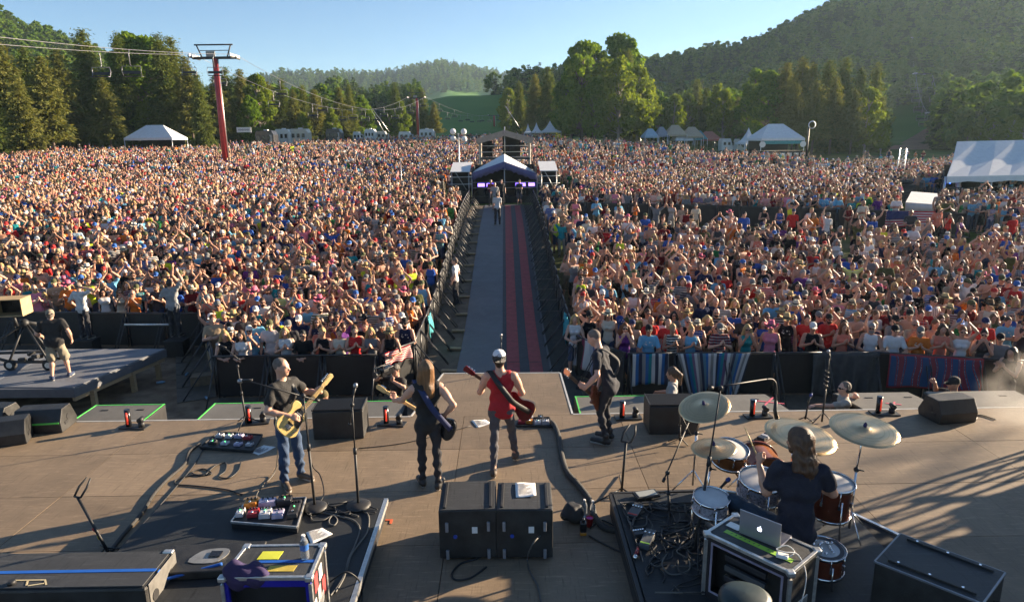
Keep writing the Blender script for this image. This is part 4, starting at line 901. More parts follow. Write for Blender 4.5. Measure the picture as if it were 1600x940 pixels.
# the front rows that the photograph shows one by one: photo x, rail side, garment, colour, headwear, pose
SI = {s[0]: i for i, s in enumerate(SHIRTS)}; HI = {h[0]: i for i, h in enumerate(HAIRC)}
FRONT = [ # px, row (0 rail), garb, female, colour, pattern, head, head colour, pose
 (352, 0, 'tank', True, 'black', 0, 'mid', 'blonde', 'leaning on forearms'), (378, 0, 'tank', True, 'white', 3, 'long', 'dark brown', 'leaning on forearms'),
 (406, 0, None, False, 'black', 0, 'short', 'dark brown', 'leaning on forearms'), (446, 0, 'tank', True, 'white', 0, 'mid', 'blonde', 'clapping in front'), (474, 0, 'tee', False, 'black', 0, 'short', 'black', 'leaning on forearms'), (505, 0, 'tank', True, 'black', 0, 'tail', 'blonde', 'clapping in front'),
 (531, 0, 'tank', True, 'cream', 3, 'bun', 'dark brown', 'clapping in front'), (555, 0, 'tank', True, 'bright red', 0, 'tail', 'brown', 'clapping in front'), (580, 0, 'tank', True, 'grey', 0, 'mid', 'blonde', 'clapping in front'), (610, 0, 'tank', True, 'black', 0, 'straw', 'straw', 'leaning on forearms'),
 (634, 0, 'tank', False, 'navy', 3, 'fedora', 'black', 'leaning on forearms'), (572, 1, 'tee', False, 'black', 0, 'short', 'reddish', 'arms at sides'), (600, 1, 'tee', False, 'charcoal', 0, 'cap', 'grey', 'arms at sides'), (470, 2, 'tee', False, 'navy', 0, 'cap', 'white', 'arms crossed'), (424, 1, 'tee', False, 'white', 3, 'cap', 'camouflage green', 'arms at sides'),
 (976, 0, 'tank', True, 'purple', 0, 'wild', 'reddish', 'hands at face'), (1013, 0, 'tee', False, 'light blue', 3, 'cap', 'black', 'leaning on forearms'), (1050, 0, 'tank', True, 'black', 1, 'tail', 'blonde', 'clapping in front'), (1079, 0, 'tank', True, 'light blue', 0, 'bun', 'blonde', 'clapping in front'), (1043, 1, 'tee', False, 'bright red', 3, 'bald', '', 'arms at sides'),
 (1124, 0, 'tee', False, 'dark red', 2, 'cap', 'grey', 'clapping in front'), (1166, 0, 'tank', True, 'teal', 0, 'mid', 'blonde', 'hands at face'), (1203, 0, 'tank', True, 'pink', 0, 'cowboy', 'pink', 'arms at sides'), (1226, 1, 'tank', False, 'black', 3, 'cowboy', 'straw', 'arms at sides'), (1268, 0, 'tank', False, 'black', 0, 'cap', 'white', 'clapping in front'),
 (1258, 1, 'tee', False, 'bright red', 0, 'short', 'dark brown', 'arms at sides'), (1316, 0, 'tank', True, 'coral', 0, 'long', 'reddish', 'clapping in front'), (1360, 0, 'tank', False, 'white', 0, 'short', 'grey', 'leaning on forearms'), (1396, 0, 'tee', False, 'white', 3, 'cap', 'black', 'leaning on forearms'), (1436, 0, 'tee', False, 'orange', 3, 'cap', 'grey', 'clapping in front'),
 (1470, 0, 'tank', True, 'coral', 0, 'mid', 'dark brown', 'clapping in front'), (1502, 0, 'tank', True, 'white', 0, 'tail', 'brown', 'clapping overhead'), (1536, 0, 'tank', True, 'charcoal', 0, 'bun', 'black', 'hands at face'), (1562, 0, 'tee', False, 'grey', 0, 'cap', 'black', 'leaning on forearms'), (1535, 2, 'tee', False, 'bright red', 0, 'cap', 'navy', 'arms at sides'),
 (898, 0, 'tank', True, 'white', 1, 'mid', 'blonde', 'leaning on forearms'), (920, 0, 'tank', True, 'black', 0, 'cap', 'black', 'arms at sides'), (950, 0, 'tank', True, 'cream', 0, 'straw', 'cream', 'arms at sides')]
def rail_y(x): return 16.62 if x < 0 else 16.45 if x < 9 else 16.45-(x-9)*.27
taken = []
for px, row, garb, fem, colr, patt, h, hcl, pose in FRONT:
    for it in range(3):
        Y = 16.65+row*.62; p = AY(px, 535, Y); Y = rail_y(p[0])+row*.62+(1.3 if 880 < px < 960 else .95 if 622 < px < 700 else 0); p = AY(px, 535, Y)
    c = bodies_like(pose, garb, fem)
    if not c: continue
    hat = next((k for k in HATC[h] if k[0] == hcl), HATC[h][0]) if h in HATC else None
    z = hz(p[0], Y)-(0 if pose != 'leaning on forearms' else .05)
    if person_crowd((p[0], Y, z), math.pi-math.atan2(p[0], Y)*.6+RNG.normal()*.12, c[0], h, SI[colr], HI.get(hcl, 1), hat, SKIN[int(RNG.choice(7, p=SKW))], PANTS[int(RNG.integers(6))], patt, RNG.uniform(.96, 1.03)): taken.append((p[0], Y))
tk = np.array(taken)
free = np.array([np.min(np.hypot(tk[:, 0]-a, tk[:, 1]-b)) > .47 for a, b in FP]); FP, pz, ppx, ppy = FP[free], pz[free], ppx[free], ppy[free]
n_ind = NEAR-len(taken)
for i in range(n_ind):
    for t in range(30):
        b, h = pick_person(); garb, fem = BODIES[b][1], BODIES[b][2]
        hat = HATC[h][int(RNG.integers(len(HATC[h])))] if h in HATC else None
        patt = int(RNG.choice(4, p=[.6, .1, .1, .2])) if garb else 0
        o = person_crowd((FP[i, 0], FP[i, 1], pz[i]), math.pi-math.atan2(FP[i, 0], FP[i, 1])*(.25 if FP[i, 0] > 0 else .95)+RNG.normal()*.25, b, h, int(RNG.choice(len(SHIRTS), p=SW)), int(RNG.choice(6, p=[.3, .3, .2, .08, .07, .05] if fem else [.12, .32, .3, .12, .04, .1])), hat, SKIN[int(RNG.choice(7, p=SKW))], PANTS[int(RNG.integers(6))], patt, RNG.uniform(.93, 1.05) if not fem else RNG.uniform(.88, .98))
        if o: break
FP, pz = FP[n_ind:], pz[n_ind:]; n = len(FP)
PWF = PW*np.array([{'tee': 2.2, 'tank': .8, None: .35}[b[1]]*(1.6 if b[0] in ('arms at sides', 'arms crossed', 'leaning on forearms') else .45) for b in BODIES]); PWF = PWF/PWF.sum()
B = np.where(FP[:, 1] > 38+RNG.normal(size=n)*8, RNG.choice(len(BODIES), n, p=PWF), RNG.choice(len(BODIES), n, p=PW)); fem = np.array([b[2] for b in BODIES])[B]; Hh = np.where(fem, RNG.choice(len(HNAMES), n, p=HPF), RNG.choice(len(HNAMES), n, p=HPM))
shc = np.array([s[1] for s in SHIRTS])[RNG.choice(len(SHIRTS), n, p=SW)]; hrc = np.array([s[1] for s in HAIRC])[RNG.choice(6, n, p=[.30, .32, .18, .07, .06, .07])]
htc = np.array([(HATC[HNAMES[k]][int(RNG.integers(len(HATC[HNAMES[k]])))][1] if HNAMES[k] in HATC else (.1, .1, .1)) for k in Hh])
skc = np.array(SKIN)[RNG.choice(7, n, p=SKW)]*RNG.uniform(.88, 1.1, (n, 1)); ptc = np.array(PANTS)[RNG.integers(0, 6, n)]
one = np.ones((n, 1)); rot = np.stack([np.zeros(n), RNG.normal(size=n)*.03, math.pi-np.arctan2(FP[:, 0], FP[:, 1])*np.where(FP[:, 0] > 0, .25, .95)+RNG.normal(size=n)*.3], 1); scl = np.where(fem, RNG.uniform(.84, .98, n), RNG.uniform(.91, 1.06, n)); sit = (FP[:, 1] > 62) & (RNG.random(n) < .35)
scz = np.where(sit, scl*.78, scl)
ca = lambda c: ('FLOAT_COLOR', np.concatenate([c, one], 1))
bobs = [bpy.data.objects.new('person', b[5]) for b in BODIES]; hobs = [bpy.data.objects.new('headwear', HEADS[h]) for h in HNAMES[:-1]]+[bpy.data.objects.new('headwear', bpy.data.meshes.new('bare_head'))]
tag(instancer('crowd', np.concatenate([FP, pz[:, None]], 1), {'bidx': ('INT', B), 'hidx': ('INT', Hh), 'rot': ('FLOAT_VECTOR', rot), 'scl': ('FLOAT_VECTOR', np.stack([scl, scl, scz], 1)), 'shirt': ca(shc), 'hair': ca(hrc), 'hat': ca(htc), 'skin': ca(skc), 'pants': ca(ptc), 'pattern': ('FLOAT', RNG.choice(4, n, p=[.62, .1, .1, .18]).astype(float))}, [(bobs, 'bidx'), (hobs, 'hidx')]), 'dense festival crowd filling the field up to the trees', 'crowd')

# ------------------------------------------------------------------ people one by one: the band, the pit, the crew
def clothmat(name, col, **k): return M(name, col, k.pop('rough', .88), 0, k.pop('var', .22), k.pop('scale', 9), k.pop('bump', .35), 60, **k)
SK1, SK2 = M('skin_tanned', (.48, .25, .16), .5, 0, .10, 9), M('skin_fair', (.55, .31, .215), .5, 0, .10, 9)
JEANS, BJEANS, GJEANS = clothmat('blue_denim', (.032, .06, .12)), clothmat('black_denim', (.022, .022, .027)), clothmat('grey_denim', (.085, .08, .088))
BTEE, NTEE, RTEE, GTEE, WTEE = clothmat('black_jersey', (.020, .019, .019)), clothmat('navy_jersey', (.009, .011, .020)), clothmat('red_jersey', (.40, .014, .022)), clothmat('grey_jersey', (.27, .27, .27)), clothmat('pale_jersey', (.50, .50, .50))
KHAKI, CHAR = clothmat('khaki_cloth', (.26, .225, .16)), clothmat('charcoal_jersey', (.065, .063, .06))
BLKSHOE, BRNSHOE = M('black_leather', (.02, .018, .017), .45, 0, .3), M('brown_leather', (.09, .062, .042), .6, 0, .3)
HBROWN, HDARK, HGREY = M('brown_hair', (.085, .042, .020), .5, 0, .45, 5, .5, 30, stretch=(6, 6, .7)), M('dark_hair', (.028, .018, .012), .5, 0, .4, 5, .5, 30, stretch=(6, 6, .7)), M('cropped_hair', (.14, .11, .09), .8, 0, .3, 20)
def person_mats(skin, shirt, pants, shoe, beard=None, hair=None): return [skin, shirt, pants, shoe, DARKG, LIPM, beard or HDARK, hair or HDARK, SOLE, SOLE]
def hero(label, base, rz, J=None, W=None, head=(0, 0, 0), skin=SK1, shirt='tee', smat=None, pants='long', pmat=None, shoe=None, glasses=False, beard=False, bmat=None, hair=None, hmat=None, hands=None, build=.97, h=.0095, boots=False, group=None, sl=.10, cap=None, buzz=False, S=1., hsc=1.):
    """joints: STAND turned by rz and scaled, then J (local) and W (points of the place) overrides; hands: {'R': (direction, palm, curl)} in place axes"""
    base = np.array(base, float); Rz = rotz(rz); j = dict(STAND); j.update(J or {})
    j = {k: Rz@(np.array(v, float)*S) for k, v in j.items()}
    for k, v in (W or {}).items(): j[k] = np.array(v, float)-base
    for s in 'RL':                              # keep arm lengths human: move the elbow onto a bend of the right size
        sh, wr = j['sh'+s], j['wr'+s]; d = wr-sh; L0 = .56*S; l = np.linalg.norm(d)
        if l > L0*.99: j['wr'+s] = wr = sh+d/l*L0*.985; d = wr-sh; l = np.linalg.norm(d)
        e = j['el'+s]-sh; ax = d/l; e = e-ax*(e@ax); e = e/(np.linalg.norm(e)+1e-9); a = l*.52; hgt = math.sqrt(max(0, (.295*S)**2-a*a)); j['el'+s] = sh+ax*a+e*hgt
    Hm = Rz@hrot(*head)
    lo, hi = bounds(j, .19); F = Field(lo, hi, h)
    put_body(F, j, shirt, pants, build, shirt_len=sl if shirt else 0, boots=boots, fold=.010)
    put_head(F, j, Hm, glasses, beard)
    if buzz: F.ell('hair', np.array(j['head'])+Hm@np.array((0, -.022, .036)), (.0785, .098, .098), Hm, 0); F.ell('hair', np.array(j['head'])+Hm@np.array((0, .1, -.02)), (.08, .085, .11), Hm, 0, sub=True)
    for s, q in (('R', 1), ('L', -1)):
        if hands and s in hands: dv, pm, cu = hands[s]
        else:
            dv = j['wr'+s]-j['el'+s]; dv = dv/np.linalg.norm(dv)*.7+np.array((0, 0, -.3)); pm = Rz@np.array((-q, .2, 0)); cu = .6
        put_hand(F, j['wr'+s], dv, pm, cu, -1 if s == 'R' else 1)
    V, Q, lab = F.mesh(REG); o = link('person', body_mesh('person', person_mats(skin, smat, pmat, shoe or BLKSHOE, bmat, HGREY if buzz else hmat), V, Q, lab))
    o.location = tuple(base); tag(o, label, 'person', group)
    if hair:
        c = j['head']; F2 = Field(c-(.24, .26, .46), c+(.24, .24, .22), .0095); hair_field(F2, hair, c, Hm, 'hair', hsc); v, q, l = F2.mesh(['hair']); link('hair', body_mesh('hair', [hmat or HBROWN], v, q, l), o)
    if cap:
        kind, col, visor = cap; mb = MB(); c = j['head']+Hm@np.array((0, -.012, .052))
        n1 = 18; mb.lathe([(.094, -.035), (.096, .005), (.089, .045), (.064, .078), (.03, .092), (.001, .095)], n1, 0, Hm@np.diag([.95, 1.12, 1.]), c)
        sgn = 1 if kind == 'cap' else -1; vb = []
        for k in range(11):
            a = math.pi*k/10; vb += [(.086*math.cos(a), sgn*(.07+.035*math.sin(a)), -.02), (.088*math.cos(a), sgn*(.08+.095*math.sin(a)), -.04)]
        if kind != 'beanie': mb.add(vb, [(2*k, 2*k+2, 2*k+3, 2*k+1) for k in range(10)]+[(2*k+1, 2*k+3, 2*k+2, 2*k) for k in range(10)], 1, True, Hm, c)
        if visor is not None and kind == 'backcap': mb.lathe([(.097, -.036), (.099, -.01), (.095, .02)], n1, 1, Hm@np.diag([.95, 1.12, 1.]), c)
        cp_ = mb.build('cap', [col, visor or col], o)
        if visor is not None and visor is not col: m = MB(); m.lathe([(.020, 0), (.026, .002), (.030, .0)], 16, 0, Hm@np.array([[1, 0, 0], [0, 0, -1.], [0, 1, 0]]), c+Hm@np.array((0, -.1, .03))); m.lathe([(.001, .001), (.010, .001)][::-1], 12, 0, Hm@np.array([[1, 0, 0], [0, 0, -1.], [0, 1, 0]]), c+Hm@np.array((0, -.1, .03))); m.build('cap_emblem', M('grey_emblem', (.22, .22, .30), .7), cp_)
    return o, j

# guitars -----------------------------------------------------------
def smooth_poly(pts, n=5):
    P = [np.array(p, float) for p in pts]; out = []; k = len(P)
    for i in range(k):
        p0, p1, p2, p3 = P[i-1], P[i], P[(i+1) % k], P[(i+2) % k]
        for q in range(n): t = q/n; out.append(tuple(.5*((2*p1)+(-p0+p2)*t+(2*p0-5*p1+4*p2-p3)*t*t+(-p0+3*p1-3*p2+p3)*t**3)))
    return out
TELE = [(-.215, 0), (-.20, .10), (-.14, .155), (-.06, .148), (.01, .112), (.07, .118), (.125, .15), (.175, .135), (.185, .07), (.165, .03), (.165, -.03), (.155, -.05), (.12, -.052), (.095, -.075), (.11, -.115), (.075, -.125), (.01, -.105), (-.06, -.138), (-.14, -.155), (-.20, -.10)]
DOUBLE = [(-.215, 0), (-.20, .10), (-.14, .158), (-.06, .145), (.01, .11), (.07, .12), (.14, .145), (.20, .11), (.17, .06), (.15, .03), (.15, -.03), (.17, -.06), (.19, -.10), (.13, -.14), (.07, -.118), (.01, -.105), (-.06, -.14), (-.14, -.158), (-.20, -.10)]
GOLD = M('amber_lacquer', (.68, .47, .17), .3, 0, .2, 7, stretch=(.6, 8, 1)); MAPLE = M('maple_neck', (.64, .44, .18), .35, 0, .12, 10, stretch=(.5, 8, 1)); ROSEW = M('dark_neck_wood', (.06, .03, .018), .45, 0, .3, 10, stretch=(.5, 8, 1))
CHERRY = M('cherry_lacquer', (.13, .010, .014), .22, 0, .3, 4); CHROME = M('chrome', (.75, .75, .76), .18, 1, 0, 5); BLKGL = M('gloss_black', (.012, .012, .014), .25, 0, .1); IVORY = M('ivory_plastic', (.65, .60, .48), .4, 0, 0); TIMB = M('brown_burst_lacquer', (.17, .05, .02), .3, 0, .35, 5)
def guitar(name, label, body, head, normal, bmat, nmat, outline=TELE, guard=None, length=.80, inline=True, edge=None, pegs=6, sc=1., f_hole=False):
    t = thing(name, label, 'guitar', (0, 0, 0)); Fm = frame(np.array(head, float)-np.array(body, float), normal); m = Matrix(Fm.tolist()).to_4x4(); m.translation = Vector([float(k) for k in body]); t.matrix_world = m@Matrix.Scale(sc, 4)
    b = MB(); pl = smooth_poly(outline); b.prism(pl, -.022, .022, 0, msides=1 if edge else 0); b.build('body', [bmat, edge or bmat], t, .006)
    nl = length-.24
    MB().box((.13+nl/2, 0, .020), (nl, .048, .024)).build('neck', nmat, t, .006)
    MB().box((.13+nl/2, 0, .0345), (nl-.03, .046, .005)).build('fretboard', ROSEW if nmat is not MAPLE else MAPLE, t)
    fr = MB(); [fr.box((.10+nl*(1-.5**(k/9.)), 0, .038), (.003, .045, .002)) for k in range(1, 14)]; tag(fr.build('frets', CHROME, t), kind='stuff')
    x0 = .13+nl; hd = [(x0, -.021), (x0+.04, -.034), (x0+.17, -.045 if not inline else -.030), (x0+.185, 0), (x0+.17, .045 if not inline else .035), (x0+.12, .042), (x0+.03, .03), (x0, .021)]
    MB().prism(hd, .004, .020).build('headstock', nmat if nmat is MAPLE else bmat, t, .003)
    for k in range(pegs):
        s = 1 if inline or k < pegs//2 else -1; xx = x0+.035+(.022*k if inline else .045*(k % max(1, pegs//2)))
        p = MB(); p.tube([(xx, s*.022, .018), (xx, s*.022, .034)], .004, 6); p.tube([(xx, s*.035, .010), (xx, s*.058, .010)], [.004, .009], 6); p.build('tuning_peg', CHROME, t)
    if guard: MB().prism(smooth_poly([(-.02, -.02), (.02, .05), (.10, .06), (.14, .028), (.14, -.03), (.09, -.06), (.03, -.10), (-.06, -.11), (-.05, -.05)], 4), .0225, .026).build('pickguard', guard, t)
    for xx in (-.07, .07): MB().box((xx, 0, .028), (.026, .075, .012)).build('pickup', CHROME if bmat is not GOLD or xx > 0 else BLKGL, t, .003)
    MB().box((-.115, 0, .027), (.05, .075, .010)).build('bridge', CHROME, t, .002)
    for k in range(3): kb = MB(); kb.tube([(-.09-.035*k, -.10, .022), (-.09-.035*k, -.10, .040)], .010, 10); kb.build('knob', CHROME, t)
    s_ = MB(); [s_.box((.0+(x0-.0)/2-.05, -.015+.006*k, .0405), (x0+.16, .0014, .0014)) for k in range(6)]; tag(s_.build('strings', CHROME, t), kind='stuff')
    if f_hole:
        for s in (-1, 1): MB().tube([(-.07, s*.085, .0225), (-.02, s*.075, .0225), (.03, s*.085, .0225)], .006, 6).build('sound_hole', BLKGL, t)
    return t
def strap(label, pts, mat=None, w=.055, nrm=None):
    """a flat band along points"""
    P = spline(pts, 8); V = []; n = len(P)
    for i, p in enumerate(P):
        tdir = P[min(i+1, n-1)]-P[max(i-1, 0)]; tdir /= np.linalg.norm(tdir); nn_ = np.array(nrm[min(int(i/8), len(nrm)-1)] if isinstance(nrm, list) else nrm, float); s = np.cross(tdir, nn_); s /= np.linalg.norm(s); V += [p-s*w/2, p+s*w/2]
    mb = MB(); mb.add(V, [(2*i, 2*i+1, 2*i+3, 2*i+2) for i in range(n-1)], 0, True); return tag(mb.build('guitar_strap', mat or BLACK, None, 0, .006), label, 'strap')

# 1 bald guitarist on the left, facing right, amber guitar
gb = AY(459, 654, 8.36); gh = AY(507, 598, 8.72)
GN = np.array((.62, -.78, .10))
guitar('electric_guitar', 'amber solid body electric guitar with black pickguard and maple neck', gb, gh, GN, GOLD, MAPLE, TELE, BLKGL, .62, sc=1.10)
gx = (gh-gb)/np.linalg.norm(gh-gb)
hero('bald man in black t-shirt and blue jeans playing the amber guitar', (-2.97, 8.55, 0), R(-122), dict(head=(0, .0, 1.66), neck=(0, -.02, 1.49), toR=(.20, .16, .035), anR=(.13, .0, .09), knR=(.12, .03, .5), knL=(-.12, .02, .5), anL=(-.16, .0, .09), toL=(-.17, .19, .035)),
     dict(wrR=gb+gx*.01+GN*.055+np.array((-.07, -.02, .055)), wrL=gb+gx*.50-GN*.03+np.array((.02, .03, -.06)), elR=(-3.25, 8.20, 1.05), elL=(-2.65, 8.95, 1.05)), (24, 2, 0), SK2, 'tee', BTEE, 'long', JEANS, BRNSHOE, hands={'R': ((.75, .0, -.25), (-.3, .75, -.4), .55), 'L': ((-.25, -.35, .8), (.3, -.6, .2), .95)}, buzz=True, build=1.0, sl=.16)
strap('dark guitar strap across the black t-shirt of the bald guitarist', [gb+gx*.19+np.array((.0, .03, .03)), (-2.83, 8.56, 1.36), (-2.93, 8.58, 1.505), (-3.06, 8.55, 1.44), (-3.10, 8.50, 1.22), gb-gx*.18+np.array((-.10, .04, .02))], BLACK, .05, [(.7, -.6, .3), (.5, -.5, .7), (-.1, 0, 1), (-.8, .4, .4), (-.8, .4, 0)])
# 2 long haired bassist seen from behind
bb = AY(690, 664, 8.42); bh = AY(592, 606, 8.86); BN = np.array((.22, .97, -.05))
guitar('bass_guitar', 'dark bass guitar hanging at the hip of the long haired man', bb, bh, BN, BLKGL, MAPLE, DOUBLE, None, 1.06, True, pegs=4, sc=.98)
bx = (bh-bb)/np.linalg.norm(bh-bb)
hero('long haired man from behind in sleeveless black top and black jeans', (-1.06, 8.36, 0), R(12), dict(anR=(.10, -.06, .09), toR=(.17, .09, .035), knR=(.10, -.02, .5), anL=(-.10, .07, .09), toL=(-.14, .23, .035), knL=(-.09, .08, .51), head=(0, .02, 1.655), neck=(0, -.01, 1.49)),
     dict(wrL=bb+bx*.80-BN*.05+np.array((0, 0, -.05)), wrR=bb+bx*.02+BN*.02+np.array((.06, -.02, .14)), elL=(-1.5, 8.45, 1.03), elR=(-.70, 8.28, 1.13)), (22, 2, 0), SK2, 'sleeveless', BTEE, 'slim', BJEANS, BLKSHOE, hair='long', hmat=M('light_brown_hair', (.20, .095, .036), .45, 0, .5, 5, .6, 30, stretch=(7, 7, .6)), hands={'L': ((-.2, .5, .75), (.1, -.5, .5), .9), 'R': ((-.3, .75, -.5), (-.4, -.4, -.4), .6)}, sl=.12, hsc=1.04)  # bassist's hair a paler brown than the drummer's
strap('wide dark strap running diagonally over the bassist back', [bb+bx*.24+np.array((0, .02, .05)), (-1.21, 8.50, 1.40), (-1.20, 8.37, 1.52), (-1.10, 8.245, 1.40), (-.98, 8.20, 1.20), (-.86, 8.22, 1.03), bb-bx*.16+np.array((.0, -.03, .03))], M('navy_webbing', (.02, .03, .10), .7), .075, [(0, 1, .2), (0, .7, .7), (0, -.4, 1), (0, -1, .4), (.2, -1, 0), (.3, -1, 0)])
# 3 red tank top, centre
rb = AY(812, 634, 9.06); rh = AY(736, 582, 9.28); RN = np.array((.12, .98, .05))
guitar('electric_guitar', 'cherry red semi hollow guitar carried by the man in red', rb, rh, RN, CHERRY, ROSEW, DOUBLE, IVORY, .86, False, edge=M('cream_binding', (.50, .30, .16), .4), f_hole=True, sc=1.04)
rx_ = (rh-rb)/np.linalg.norm(rh-rb)
hero('man in red tank top and grey jeans with a trucker cap, facing the crowd', (-.10, 8.82, 0), R(-3), dict(anL=(-.11, -.19, .09), toL=(-.12, -.01, .035), knL=(-.10, -.04, .5), hipL=(-.09, 0, .92), anR=(.17, .30, .115), toR=(.19, .44, .03), knR=(.13, .22, .52), head=(-.02, .04, 1.62), neck=(0, 0, 1.455), shR=(.185, 0, 1.40), shL=(-.185, 0, 1.40)),
     dict(wrL=rb+rx_*.60-RN*.03+np.array((0, 0, -.05)), wrR=rb+rx_*.04+RN*.06+np.array((.02, 0, .13)), elL=(-.44, 8.88, 1.06), elR=(.26, 8.74, 1.10)), (6, 2, 0), SK2, 'tank', RTEE, 'slim', GJEANS, BRNSHOE, hair='short', hmat=HDARK, cap=('backcap', M('white_cap_panel', (.66, .66, .68), .8, 0, .1), M('black_cap_panel', (.02, .02, .022), .8, 0, .2)), hands={'L': ((-.1, .4, .8), (.1, -.5, .4), .9), 'R': ((-.55, .5, -.5), (-.3, -.6, -.4), .6)}, sl=.14, build=1.0)
strap('black strap crossing the back of the red tank top', [rb+rx_*.2+np.array((0, .02, .06)), (-.26, 8.90, 1.36), (-.24, 8.80, 1.475), (-.15, 8.70, 1.36), (-.02, 8.675, 1.18), (.08, 8.70, 1.05), rb-rx_*.18+np.array((0, -.03, .02))], BLACK, .075, [(0, 1, .2), (0, .7, .7), (0, -.4, 1), (0, -1, .4), (.2, -1, 0), (.3, -1, 0)])
# 4 bald man bending over a brown guitar on the right
kb = AY(915, 617, 9.62); kh = AY(882, 576, 9.36)
kb = AY(932, 622, 9.66); kh = AY(881, 577, 9.22); KN = np.array((-.60, .72, -.30))
guitar('electric_guitar', 'brown sunburst guitar of the bending man in dark clothes', kb, kh, KN, TIMB, ROSEW, TELE, IVORY, .84, False)
kx = (kh-kb)/np.linalg.norm(kh-kb)
hero('bald man in dark short sleeved shirt and black jeans, bending over his guitar', (1.50, 9.72, 0), R(62), dict(head=(.02, .24, 1.61), neck=(0, .14, 1.465), chest=(0, .10, 1.26), pelvis=(0, -.04, .95), shR=(.19, .11, 1.405), shL=(-.19, .11, 1.405), hipR=(.09, -.04, .92), hipL=(-.09, -.04, .92), knR=(.10, .06, .50), knL=(-.11, .07, .51), anR=(.09, -.02, .09), anL=(-.13, -.04, .09), toR=(.10, .19, .035), toL=(-.13, .18, .035)),
     dict(wrL=kb+kx*.44-KN*.03+np.array((.02, -.02, -.05)), wrR=kb+KN*.05+np.array((.05, .05, .08)), elL=(1.25, 9.32, 1.02), elR=(1.55, 10.1, 1.1)), (10, 26, 0), SK2, 'tee', NTEE, 'slim', BJEANS, BLKSHOE, buzz=True, boots=True, hands={'L': ((-.5, -.1, .6), (-.3, .6, .2), .9), 'R': ((-.4, -.5, -.5), (.5, -.5, -.3), .6)}, sl=.16, build=.98)
strap('light edged strap over the shoulders of the bending man', [kb+kx*.2+np.array((.0, .05, .05)), (1.24, 9.76, 1.33), (1.37, 9.71, 1.485), (1.55, 9.66, 1.41), (1.67, 9.72, 1.2), kb-kx*.15+np.array((.05, .06, .05))], CHAR, .06, [(-1, .2, .2), (-.5, .2, .8), (.1, -.2, 1), (.7, -.5, .6), (.9, 0, 0)])
# 5 drummer, seated with his back to the camera
DRZ = .30
hips = np.array(G(1242, 828, .80)); db = np.array((hips[0]+.0, hips[1]+.02, -.03)); HT = AY(1254, 668, hips[1]+.14)
dj = {k: np.array(v)*1.09 for k, v in dict(pelvis=(.01, .02, .78), chest=(.04, .07, 1.13), neck=(.05, .09, 1.36), head=(.03, .13, 1.545), shR=(.24, .05, 1.30), shL=(-.155, .09, 1.32), hipR=(.10, .05, .76), hipL=(-.10, .05, .76), knR=(.24, .48, .80), knL=(-.42, .40, .82), anR=(.26, .62, .42), anL=(-.50, .56, .42), toR=(.28, .80, .35), toL=(-.54, .72, .35),
    elR=(.36, .12, 1.05), elL=(-.24, .22, 1.06), wrR=(.32, .34, 1.02), wrL=(-.23, .33, 1.24)).items()}
drummer, dJ = hero('long haired drummer from behind in dark shirt, seated on a round stool', db, R(0), dj, None, (52, 4, 0), SK1, 'tee', clothmat('blue_wash_jersey', (.012, .013, .026)), 'long', clothmat('dark_denim', (.016, .03, .05)), BLKSHOE, S=1.0, hair='mane', hmat=HBROWN, hands={'L': ((.1, .35, .8), (.7, .3, -.2), 1.0), 'R': ((-.1, .9, .1), (-.5, 0, -.8), 1.0)}, sl=.16, build=1.16, hsc=1.2, beard=True, bmat=HBROWN)  # blue stage wash put into the dark shirt colour
th = thing('drum_stool', 'round black drum stool on the riser under the seated drummer', 'stool', (db[0], db[1]+.02, DRZ)); m_ = MB(); m_.lathe([(.001, .30), (.16, .30), (.175, .33), (.17, .37), (.14, .385), (.001, .385)], 24); m_.build('seat', BLKGL, th); m_ = MB(); m_.tube([(0, 0, .02), (0, 0, .31)], .02, 10); m_.build('post', CHROME, th)
for k in range(3): a = k*2.094+.4; m_ = MB(); m_.tube([(0, 0, .22), (.24*math.cos(a), .24*math.sin(a), .012)], .011, 6); m_.build('leg', CHROME, th)
for s, q in (('L', (-.16, .30, .44)), ('R', (-.30, .30, -.05))):
    p = dJ['wr'+s]+db+np.array((.0, .05, .05)) if s == 'L' else dJ['wr'+s]+db+np.array((-.02, .08, 0)); q = np.array(q); q /= np.linalg.norm(q); m_ = MB(); m_.tube([p-q*.10, p+q*.20, p+q*.29, p+q*.31], [.008, .0075, .004, .006], 8)
    tag(m_.build('drumstick', MAPLE), 'pale drumstick held up in the left hand of the drummer' if s == 'L' else 'pale drumstick in the right hand of the drummer over the drums', 'drumstick')

# crew and pit people --------------------------------------------------
def at_head(px, py, z): return np.array(G(px, py, z))
p = at_head(614, 573, -.05); pc_ = p.copy()
hero('pit cameraman in black t-shirt with a video camera on his shoulder', (p[0]+.05, p[1]+.05, GND), R(150), dict(elR=(.34, .14, 1.42), wrR=(.16, .24, 1.60), elL=(-.33, .15, 1.38), wrL=(-.13, .30, 1.52)), None, (0, 4, 6), SK2, 'tee', BTEE, 'long', BJEANS, hair='short', hmat=HDARK, h=.013, hands={'R': ((-.1, -.5, .8), (.8, .4, 0), .9), 'L': ((.2, -.6, .6), (0, -.2, 1), .8)})
vc = thing('video_camera', 'black shoulder video camera in front of the pit cameraman face', 'video camera', AY(603, 579, p[1]-.22), R(-35)); m_ = MB(); m_.box((0, 0, .0), (.13, .34, .16)); m_.box((0, .02, .12), (.04, .26, .03)); m_.box((0, -.08, .10), (.03, .03, .05)); m_.build('body', BLKGL, vc, .012)
m_ = MB(); m_.tube([(0, -.17, .0), (0, -.30, .0), (0, -.33, 0)], [.045, .055, .07], 14); m_.build('lens', BLACK, vc); m_ = MB(); m_.box((.09, -.10, .06), (.06, .14, .06)); m_.build('viewfinder', BLACK, vc, .006); m_ = MB(); m_.tube([(-.07, -.25, .10), (-.07, .05, .10)], .014, 8); m_.build('microphone', M('grey_foam', (.25, .23, .19), .95), vc)
